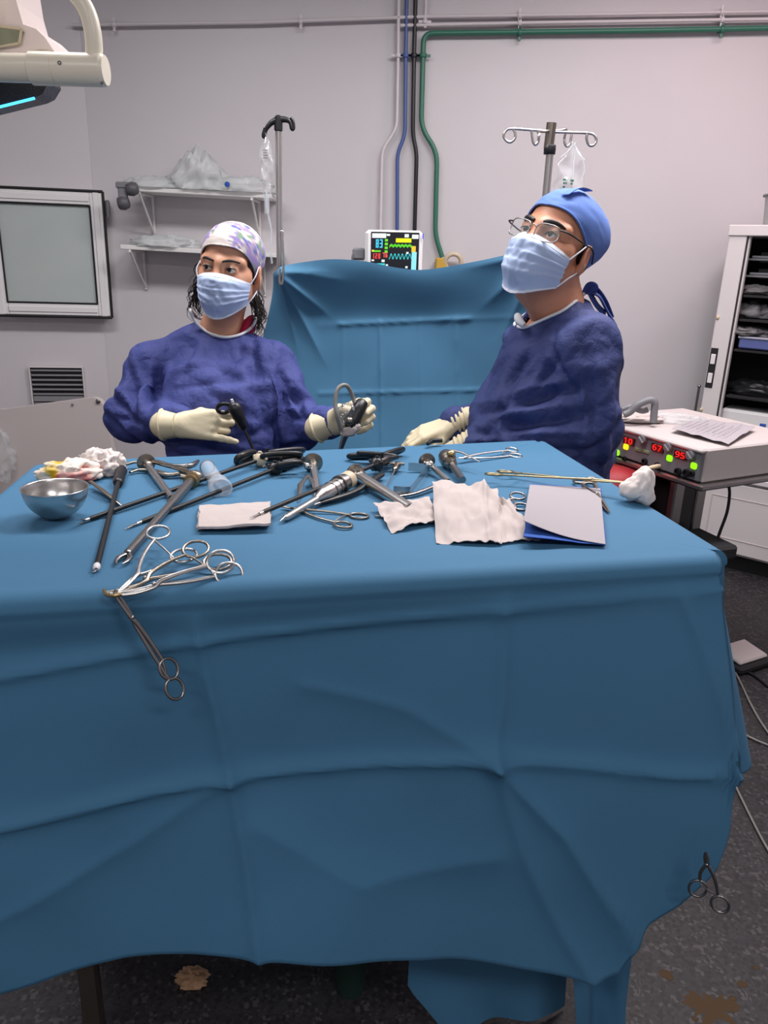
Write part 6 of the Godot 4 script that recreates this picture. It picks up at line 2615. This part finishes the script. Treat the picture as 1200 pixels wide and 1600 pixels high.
	for w in rw:
		var row := PackedVector3Array()
		for p in [T(638, 736, 0.003), T(652, 737, 0.002), T(664, 738, 0.002), T(668, 740, 0.002), T(655, 756, 0.002), T(643, 772, 0.002), T(640, 775, 0.002), T(628, 775, 0.002), T(615, 774, 0.003)]:
			row.append(p + w)
		rows.append(row)
	mb = Mb.new()
	mb.sheet(rows, 0.002, V(0.3, 0, -1).normalized())
	o = single("retractor", mb, M["steel"], "flat steel strap retractor bent square at both ends, left of the gauze", "retractor")
	# dark dissecting scissors handle behind the gauze
	mb = Mb.new()
	mb.tube(curve([T(622, 776, 0.005), T(645, 772, 0.006), T(668, 764, 0.008), T(690, 754, 0.01)], 5), 0.0045, 8, false, 0.7)
	single("dissector", mb, M["dark steel"], "dark steel dissector bar passing under the strap retractor toward the gauze", "dissector")
	# forceps with rings
	var fl := "ringed steel forceps on the table"
	forceps("long_forceps", "long slim forceps at the back of the table, rings toward the man", T(716, 716, 0.014), T(800, 703, 0.009), T(806, 712, 0.004), 0.0125, "steel", fl, 0.12)
	forceps("hemostat", "steel hemostat in front of the ribbed trocar, rings pointing right", T(440, 791, 0.006), T(561, 806, 0.004), T(536, 820, 0.005), 0.0135, "worn steel", fl, 0.28)
	forceps("dark_scissors", "dark ringed scissors between the big gauze and the folded blue sheet", T(730, 812, 0.003), T(809, 775, 0.012), T(815, 792, 0.005), 0.0135, "dark steel", fl, 0.45)
	forceps("sponge_forceps", "long sponge forceps gripping a white swab over the table's right edge", T(992, 755, 0.034), T(772, 741, 0.022), T(790, 737, 0.012), 0.0145, "yellowed steel", fl, 0.3)
	forceps("needle_holder", "short steel needle holder pointing down right of the folded blue sheet", T(951, 800, 0.004), T(905, 752, 0.01), T(925, 750, 0.012), 0.0105, "worn steel", fl, 0.5, 0.0, 0.004)
	forceps("blunt_forceps", "steel forceps under the small gauze square, only its end showing", T(586, 806, 0.005), T(668, 800, 0.004), T(672, 812, 0.004), 0.0125, "dark steel", fl, 0.4, 0.0, 0.0036)
	# the cluster at the table's front edge
	forceps("hemostat", "hemostat at the table's front edge with its large round ring tipped up", T(186, 924, 0.005), T(247, 832, 0.03), T(287, 868, 0.016), 0.0165, "steel", fl, 0.33)
	forceps("hemostat", "hemostat with curved jaw, middle of the three at the front edge", T(166, 926, 0.004), T(306, 858, 0.024), T(340, 878, 0.012), 0.0165, "worn steel", fl, 0.36, -0.05)
	forceps("hemostat", "hemostat whose rings lie farthest right of the front edge cluster", T(172, 928, 0.008), T(345, 878, 0.02), T(358, 897, 0.004), 0.0165, "steel", fl, 0.36, -0.03)
	var FL := V(-0.658, TY, -0.877)
	var fn := V(0.2625, 0, 0.965).normalized()
	fn = V(0.2637, 0, 1.0824).normalized()
	fn = V((-1.165 + 0.877) * -1.0, 0, 0.554 + 0.658).normalized()
	var hp := func_hang(FL, fn)
	forceps("hanging_hemostat", "dark hemostat hanging down over the table's front edge", hp[0], hp[1], hp[2], 0.0125, "dark steel", "", 0.3)
	# towel clamp loop holding the cluster's tips together
	mb = Mb.new()
	mb.tube(curve([T(163, 922, 0.004), T(166, 929, 0.004), T(178, 931, 0.006), T(190, 928, 0.008)], 5), 0.0026, 8)
	single("clamp_loop", mb, M["brass"], "small brass coloured loop round the jaws of the front edge cluster", "loop")
	var cp := FL + fn * 0.135
	forceps("hem_clamp", "steel clamp hanging by its jaws from the drape's right lower hem", on_plane(1103, 1332, cp, fn), on_plane(1090, 1388, cp, fn), on_plane(1125, 1413, cp + fn * 0.02, fn), 0.0135, "dark steel", "", 0.25)
	# black clip beside the man's glove
	mb = Mb.new()
	mb.tube([T(668, 694, 0.012), T(674, 689, 0.014), T(690, 688, 0.014)], [0.004, 0.006, 0.006], 8)
	single("black_clip", mb, M["black plastic"], "small black clip at the table's back edge by the man's glove", "clip")


func func_hang(FL: Vector3, fn: Vector3) -> Array:
	var p := FL + fn * 0.03
	return [T(178, 922, 0.012), on_plane(264, 1045, p + fn * 0.012, fn), on_plane(273, 1076, p + fn * 0.02, fn)]


# ---------- gauze, bowl, sheets ----------
func patch(c: Array, ni: int, amp: float, sd: float, sag := 0.0) -> Array:     # four corners: back left, back right, front right, front left
	var rows := []
	for i in ni:
		var row := PackedVector3Array()
		for j in ni:
			var a := i / float(ni - 1)
			var b := j / float(ni - 1)
			var p: Vector3 = c[0].lerp(c[1], b).lerp(c[3].lerp(c[2], b), a)
			p.y += amp * (noise.get_noise_2d(b * 3.2 + sd, a * 3.2) + 0.9 * (0.4 - absf(noise.get_noise_2d(b * 4.4 + sd * 2, a * 4.4 + 5)))) - sag * sin(PI * a) * sin(PI * b)
			p.x += 0.003 * noise.get_noise_2d(sd + 20, a * 4.0) * absf(b * 2 - 1)
			p.z += 0.003 * noise.get_noise_2d(sd + 40, b * 4.0) * absf(a * 2 - 1)
			p.y = maxf(p.y, TY + 0.0025)
			row.append(p)
		rows.append(row)
	return rows


func soft_things() -> void:
	var mb: Mb
	# bowl
	var c := T(86, 766, 0.05)
	var r := (T(140, 761, 0.05) - T(32, 768, 0.05)).length() / 2
	c.y = TY + 0.001
	var prof := []
	for k in 15:
		var a := k / 14.0 * PI / 2
		prof.append(Vector2(maxf(sin(a), 0.001) * r * (0.97 - 0.07 * (1 - sin(a))), (1 - cos(a)) * 0.052))
	prof.append(Vector2(r * 1.0, 0.0535))
	prof.append(Vector2(r * 1.0, 0.055))
	prof.append(Vector2(r * 0.95, 0.0535))
	for k in range(13, -1, -1):
		var a := k / 14.0 * PI / 2
		prof.append(Vector2(maxf(sin(a), 0.001) * (r * 0.94), (1 - cos(a)) * 0.05 + 0.002))
	mb = Mb.new()
	mb.lathe(prof, 48, Transform3D(Basis.IDENTITY, c))
	single("steel_bowl", mb, M["steel"], "small round steel bowl with rolled rim at the table's left", "bowl")
	# stained wad
	var a0 := T(86, 738, 0.018)
	mb = lump(T(110, 738, 0.018), V(0.055, 0.024, 0.034), 0.24, 2.2, 21.0, Basis(V(0, 1, 0), 0.3), 56, TY + 0.003)
	for i in mb.v.size():
		var p := mb.v[i]
		var u := (p.x - a0.x) / 0.05
		var n1 := noise.get_noise_3d(p.x * 40, p.y * 50, p.z * 40)
		var col := rgb(240, 226, 214)
		if u < 0.35: col = col.lerp(rgb(206, 166, 24), clampf(0.5 + n1 * 1.6, 0, 1))
		elif n1 > -0.05 and p.y < TY + 0.032: col = col.lerp(rgb(206, 92, 84), clampf(0.25 + n1 * 1.8, 0, 0.9))
		mb.c[i] = lin(col)
	single("stained_gauze", mb, M["gauze tint"], "crumpled gauze wad stained yellow and pink at the table's back left corner", "gauze")
	mb = lump(T(158, 726, 0.02), V(0.043, 0.03, 0.036), 0.26, 2.2, 27.0, Basis.IDENTITY, 56, TY + 0.003)
	single("gauze_wad", mb, M["gauze wad"], "clean white crumpled gauze wad beside the stained one", "gauze")
	# folded pad: three plies
	var o := thing("gauze_pad", "folded white gauze pad under the tip of a black grasper", "gauze", V(T(365, 805).x, TY, T(365, 805).z))
	for k in 3:
		mb = Mb.new()
		var h := 0.0055 + 0.0048 * k
		var cs := [T(311 + k, 790, h), T(422, 784, h), T(423, 817, h), T(308 + k, 823, h)]
		mb.sheet(patch(cs, 18, 0.0026, 50.0 + k * 3), 0.0042)
		obj("ply", mb, M["gauze"], o)
	# squares
	mb = Mb.new()
	mb.sheet(patch([T(584, 786, 0.016), T(668, 776, 0.022), T(684, 812, 0.012), T(613, 832, 0.004)], 26, 0.008, 61.0), 0.001)
	single("gauze_square", mb, M["gauze"], "small white gauze square with pointed left corner over a steel sleeve", "gauze", "gauze squares")
	mb = Mb.new()
	mb.sheet(patch([T(760, 764, 0.02), T(797, 786, 0.012), T(846, 843, 0.004), T(772, 849, 0.004)], 24, 0.010, 71.0), 0.001)
	single("gauze_square", mb, M["gauze"], "white gauze square spread to the right beneath the big one", "gauze", "gauze squares")
	mb = Mb.new()
	var rows := patch([T(675, 748, 0.034), T(777, 758, 0.036), T(786, 848, 0.007), T(683, 848, 0.005)], 40, 0.009, 81.0, -0.006)
	for i in rows.size():
		var row: PackedVector3Array = rows[i]
		for j in row.size():
			row[j].y += 0.010 * exp(-absf(j - 31.0) / 1.6) * (1 - i / 60.0) - 0.008 * smoothstep(31, 36, j) * smoothstep(14, 0, i)
		rows[i] = row
	mb.sheet(rows, 0.001)
	single("gauze_square", mb, M["gauze"], "large crumpled white gauze square at the middle of the table front", "gauze", "gauze squares")
	# folded sheet: white over blue
	o = thing("folded_drape", "folded sheet, white outside and blue inside, near the right of the table", "drape", V(T(880, 810).x, TY, T(880, 810).z))
	for k in 4:
		mb = Mb.new()
		var lift: float = 0.003 + k * 0.0055
		mb.sheet(patch([T(830, 757, 0.004 + k * 0.0012), T(938, 763, 0.004 + k * 0.0012), T(946, 852, 0.003 + k * 0.0012), T(817 + k * 0.6, 838, lift)], 16, 0.0015, 90.0 + k), 0.0009)
		obj("blue_layer", mb, M["blue sheet"], o)
	mb = Mb.new()
	rows = []
	var q := [T(828, 757, 0.012), T(938, 763, 0.011), T(946, 850, 0.010), T(818, 813, 0.038)]
	for i in 20:
		var row := PackedVector3Array()
		for j in 20:
			var a := i / 19.0
			var b := j / 19.0
			var p: Vector3 = q[0].lerp(q[1], b).lerp(q[3].lerp(q[2], b), a)
			p.y -= 0.006 * sin(PI * b) * a
			row.append(p)
		rows.append(row)
	mb.sheet(rows, 0.001)
	obj("white_layer", mb, M["paper"], o)
	# the swab in the sponge forceps
	mb = lump(T(1000, 762, 0.03), V(0.031, 0.034, 0.028), 0.12, 1.3, 33.0, Basis.IDENTITY, 56)
	for i in mb.v.size():
		var sc := T(1000, 762, 0.03)
		var dd := mb.v[i] - sc
		var an := atan2(dd.y, dd.x)
		var lobe := 1.0 + 0.2 * cos(3.0 * (an - 3.35)) + 0.04 * sin(an * 11.0 + dd.z * 90.0)
		mb.v[i] = sc + V(dd.x * lobe, dd.y * lobe, dd.z)
	mb.renormal()
	single("swab", mb, M["gauze wad"], "white gauze swab gripped by long forceps over the table's right edge", "swab")


func floor_things() -> void:
	var mb := Mb.new()
	# used glove or tissue under the table
	var p := on_y(300, 1532, FY)
	mb = lump(p + V(0, 0.008, 0), V(0.03, 0.014, 0.022), 0.45, 2.2, 44.0, Basis.IDENTITY, 40, FY + 0.001)
	single("floor_tissue", mb, mat("tissue", rgb(206, 168, 132), 0.9), "crumpled beige tissue on the dark floor under the table", "tissue")
	# stain
	p = on_y(1112, 1574, FY)
	mb = Mb.new()
	var rows := []
	for i in 8:
		var row := PackedVector3Array()
		for k in 80:
			var w := TAU * k / 80
			var rr := 0.036 * (1.0 + 0.9 * noise.get_noise_2d(cos(w) * 3.4 + 3, sin(w) * 3.4) + 0.35 * sin(w * 5.0 + 1.0) * sin(w * 2.0))
			var s := i / 7.0
			row.append(p + V(cos(w) * rr * s * 1.2, 0.0012 - 0.001 * s, sin(w) * rr * s))
		rows.append(row)
	mb.grid(rows, true)
	for i in mb.n.size():
		mb.n[i] = Vector3.UP
	single("stain", mb, mat("stain", rgb(66, 44, 8), 0.75), "shiny brown stain on the floor at the lower right corner", "stain")
	mb = Mb.new()
	for k in [[1040, 1522, 0.012], [1046, 1528, 0.007], [1160, 1538, 0.009], [1182, 1512, 0.006], [1145, 1560, 0.007], [1086, 1592, 0.006]]:
		mb.ball(on_y(k[0], k[1], FY), V(k[2] * 1.4, 0.0012, k[2]), 10)
	single("stain_spots", mb, M["stain"], "small brown spots scattered round the shiny floor stain", "stain").set_meta("kind", "stuff")
	# foot pedal
	p = on_y(1156, 1035, FY)
	var o := thing("foot_pedal", "grey foot pedal on the floor right of the table", "pedal", p)
	var bs := Basis(V(0, 1, 0), 0.5)
	mb = Mb.new()
	mb.box(p + V(0, 0.018, 0), V(0.2, 0.03, 0.16), 0.008, bs)
	obj("base", mb, M["rubber"], o)
	mb = Mb.new()
	mb.box(p + V(0, 0.048, 0), V(0.17, 0.016, 0.12), 0.006, bs * Basis(V(1, 0, 0), 0.14))
	obj("treadle", mb, M["beige board"], o)
	for k in [[[[1150, 1042], [1168, 1050], [1185, 1060], [1215, 1085]], 0.006, "pipe black", "black cable leaving the foot pedal across the floor"], [[[1140, 1035], [1155, 1062], [1172, 1098], [1190, 1130], [1215, 1165]], 0.004, "grey cable", "thin grey cable crossing the floor from the foot pedal"], [[[1120, 1118], [1150, 1140], [1180, 1156], [1215, 1170]], 0.004, "grey cable", "thin grey cable on the floor beside the drape's right edge"], [[[1130, 1190], [1150, 1230], [1172, 1275], [1190, 1310], [1210, 1345]], 0.0035, "grey cable", "thin grey cable nearest the hem clamp on the floor"]]:
		var pts := []
		for w in k[0]:
			pts.append(on_y(w[0], w[1], FY + 0.006))
		mb = Mb.new()
		mb.tube(curve(pts, 6), k[1], 8)
		single("floor_cable", mb, M[k[2]], k[3], "cable")
	# castor of something out of frame at the right
	p = on_y(1215, 1235, FY)
	o = thing("castor_wheel", "black castor wheel at the right edge of the floor", "castor", p)
	mb = Mb.new()
	mb.turned([Vector2(0.001, -0.016), Vector2(0.05, -0.016), Vector2(0.056, -0.008), Vector2(0.056, 0.008), Vector2(0.05, 0.016), Vector2(0.001, 0.016)], 28, stand(p + V(0, 0.056, 0), V(1, 0, 0.3)))
	obj("wheel", mb, M["rubber"], o)
	mb = Mb.new()
	mb.box(p + V(0.0, 0.1, 0), V(0.05, 0.06, 0.05), 0.01)
	obj("fork", mb, M["black plastic"], o)
	# green bin bag under the table
	p = on_y(548, 1538, FY + 0.01)
	p.y = FY + 0.001
	o = thing("green_bucket", "dark green bucket standing in the shade under the table", "bucket", p)
	mb = Mb.new()
	mb.lathe([Vector2(0.001, 0.0), Vector2(0.03, 0.001), Vector2(0.038, 0.15), Vector2(0.041, 0.15), Vector2(0.041, 0.156), Vector2(0.036, 0.156), Vector2(0.028, 0.008), Vector2(0.001, 0.008)], 28, Transform3D(Basis.IDENTITY, p))
	obj("pail", mb, mat("pail green", rgb(20, 50, 42), 0.6), o)
	mb = Mb.new()
	mb.tube(curve([p + V(-0.04, 0.15, 0.0), p + V(-0.024, 0.2, 0.02), p + V(0.024, 0.2, 0.02), p + V(0.04, 0.15, 0.0)], 6), 0.0025, 6)
	obj("bail", mb, M["steel"], o)


func surgical_lamp() -> void:
	var z := -1.35
	var o := thing("surgical_lamp", "cream ceiling surgical lamp with tubular arm and curved handle at upper left", "lamp", on_z(40, 130, z))
	var mb := Mb.new()
	var a := on_z(-60, 104, z)
	var b := on_z(52, 107, z)
	var d := on_z(160, 110, z)
	mb.tube([a, b], 0.0205, 24)
	obj("arm", mb, M["cream enamel"], o)
	mb = Mb.new()
	var ax := (d - b).normalized()
	mb.turned([Vector2(0.0205, -0.004), Vector2(0.0235, -0.002), Vector2(0.0235, 0.034), Vector2(0.0222, 0.0345), Vector2(0.0222, 0.036), Vector2(0.0235, 0.0365), Vector2(0.0235, (d - b).length()), Vector2(0.021, (d - b).length() + 0.006), Vector2(0.0005, (d - b).length() + 0.007)], 32, stand(b, ax))
	var jn := obj("arm_joint", mb, M["cream enamel"], o)
	mb = Mb.new()
	mb.ball(d + ax * 0.002 + V(0, -0.019, 0.012), V(0.003, 0.003, 0.003), 8)
	obj("screw", mb, M["dark steel"], jn)
	mb = Mb.new()
	mb.lathe([Vector2(0.0016, 0), Vector2(0.003, 0), Vector2(0.003, 0.001), Vector2(0.0016, 0.001)], 12, stand(on_z(93, 98, z + 0.0235), V(0, 0.2, 1)))
	obj("mark", mb, M["grey plastic"], jn)
	mb = Mb.new()
	mb.tube(curve([on_z(147, 95, z), on_z(147, 70, z), on_z(144, 45, z), on_z(137, 20, z), on_z(124, -2, z), on_z(100, -25, z), on_z(60, -40, z)], 7), 0.0128, 18)
	obj("handle", mb, M["cream enamel"], o)
	mb = Mb.new()
	mb.tube([a - V(0, 0.02, 0), V(a.x, 1.9, a.z), V(a.x, 2.94, a.z)], 0.03, 20)
	mb.turned([Vector2(0.03, 0), Vector2(0.12, 0.03), Vector2(0.12, 0.06), Vector2(0.001, 0.06)], 28, Transform3D(Basis.IDENTITY, V(a.x, 2.88, a.z)))
	obj("ceiling_post", mb, M["cream enamel"], o)
	# head: a thick faceted shell behind the arm
	var zc := z - 0.06
	var poly := PackedVector2Array()
	for k in [[-120, 102], [-120, -60], [15, -60], [26, 4], [36, 38], [56, 45], [70, 58], [86, 82], [60, 90], [40, 104]]:
		var q := on_z(k[0], k[1], zc)
		poly.append(Vector2(q.x, q.y))
	mb = Mb.new()
	mb.slab(poly, zc - 0.1, zc)
	var hd := obj("head_shell", mb, mat("lamp shell", rgb(226, 212, 208), 0.35), o)
	mb = Mb.new()
	poly = PackedVector2Array()
	for k in [[-40, 36], [34, 46], [36, 50], [30, 68], [-40, 78]]:
		var q := on_z(k[0], k[1], zc + 0.004)
		poly.append(Vector2(q.x, q.y))
	mb.slab(poly, zc, zc + 0.005)
	obj("glazed_panel", mb, mat("lamp panel", rgb(128, 132, 112), 0.15), hd)
	mb = Mb.new()
	for k in [[[-40, 36], [34, 46]], [[34, 46], [30, 68]], [[30, 68], [-40, 80]], [[40, 90], [62, 80]], [[62, 80], [86, 84]]]:
		mb.tube([on_z(k[0][0], k[0][1], zc + 0.004), on_z(k[1][0], k[1][1], zc + 0.004)], 0.0025, 6)
	obj("seam", mb, M["beige plastic"], hd)
	# dark lens housing below, with a lit blue edge
	mb = Mb.new()
	poly = PackedVector2Array()
	for k in [[-120, 116], [74, 122], [76, 130], [66, 147], [54, 153], [-120, 196]]:
		var q := on_z(k[0], k[1], zc)
		poly.append(Vector2(q.x, q.y))
	mb.slab(poly, zc - 0.05, zc)
	var lh := obj("lens_housing", mb, relief(mat("lamp glass dark", rgb(46, 50, 60), 0.3), noise_tex(0.08, 3, 256), 9.0, 0.1), o)
	mb = Mb.new()
	mb.tube([on_z(54, 153.5, zc + 0.001), on_z(-120, 197, zc + 0.001)], 0.0022, 8)
	obj("blue_light_strip", mb, glow("blue strip", Color(0.3, 0.75, 1.0), 2.2), lh)
	var l := AreaLight3D.new()
	l.name = "strip_glow"
	l.area_size = Vector2(0.16, 0.006)
	l.light_energy = 0.02
	l.light_color = Color(0.35, 0.75, 1.0)
	l.area_range = 6.0
	l.area_attenuation = 2.0
	l.shadow_enabled = true
	o.add_child(l)
	l.position = on_z(0, 170, zc) + V(0, -0.008, 0.006) - o.position
	l.rotation_degrees = V(-60, 0, 0)
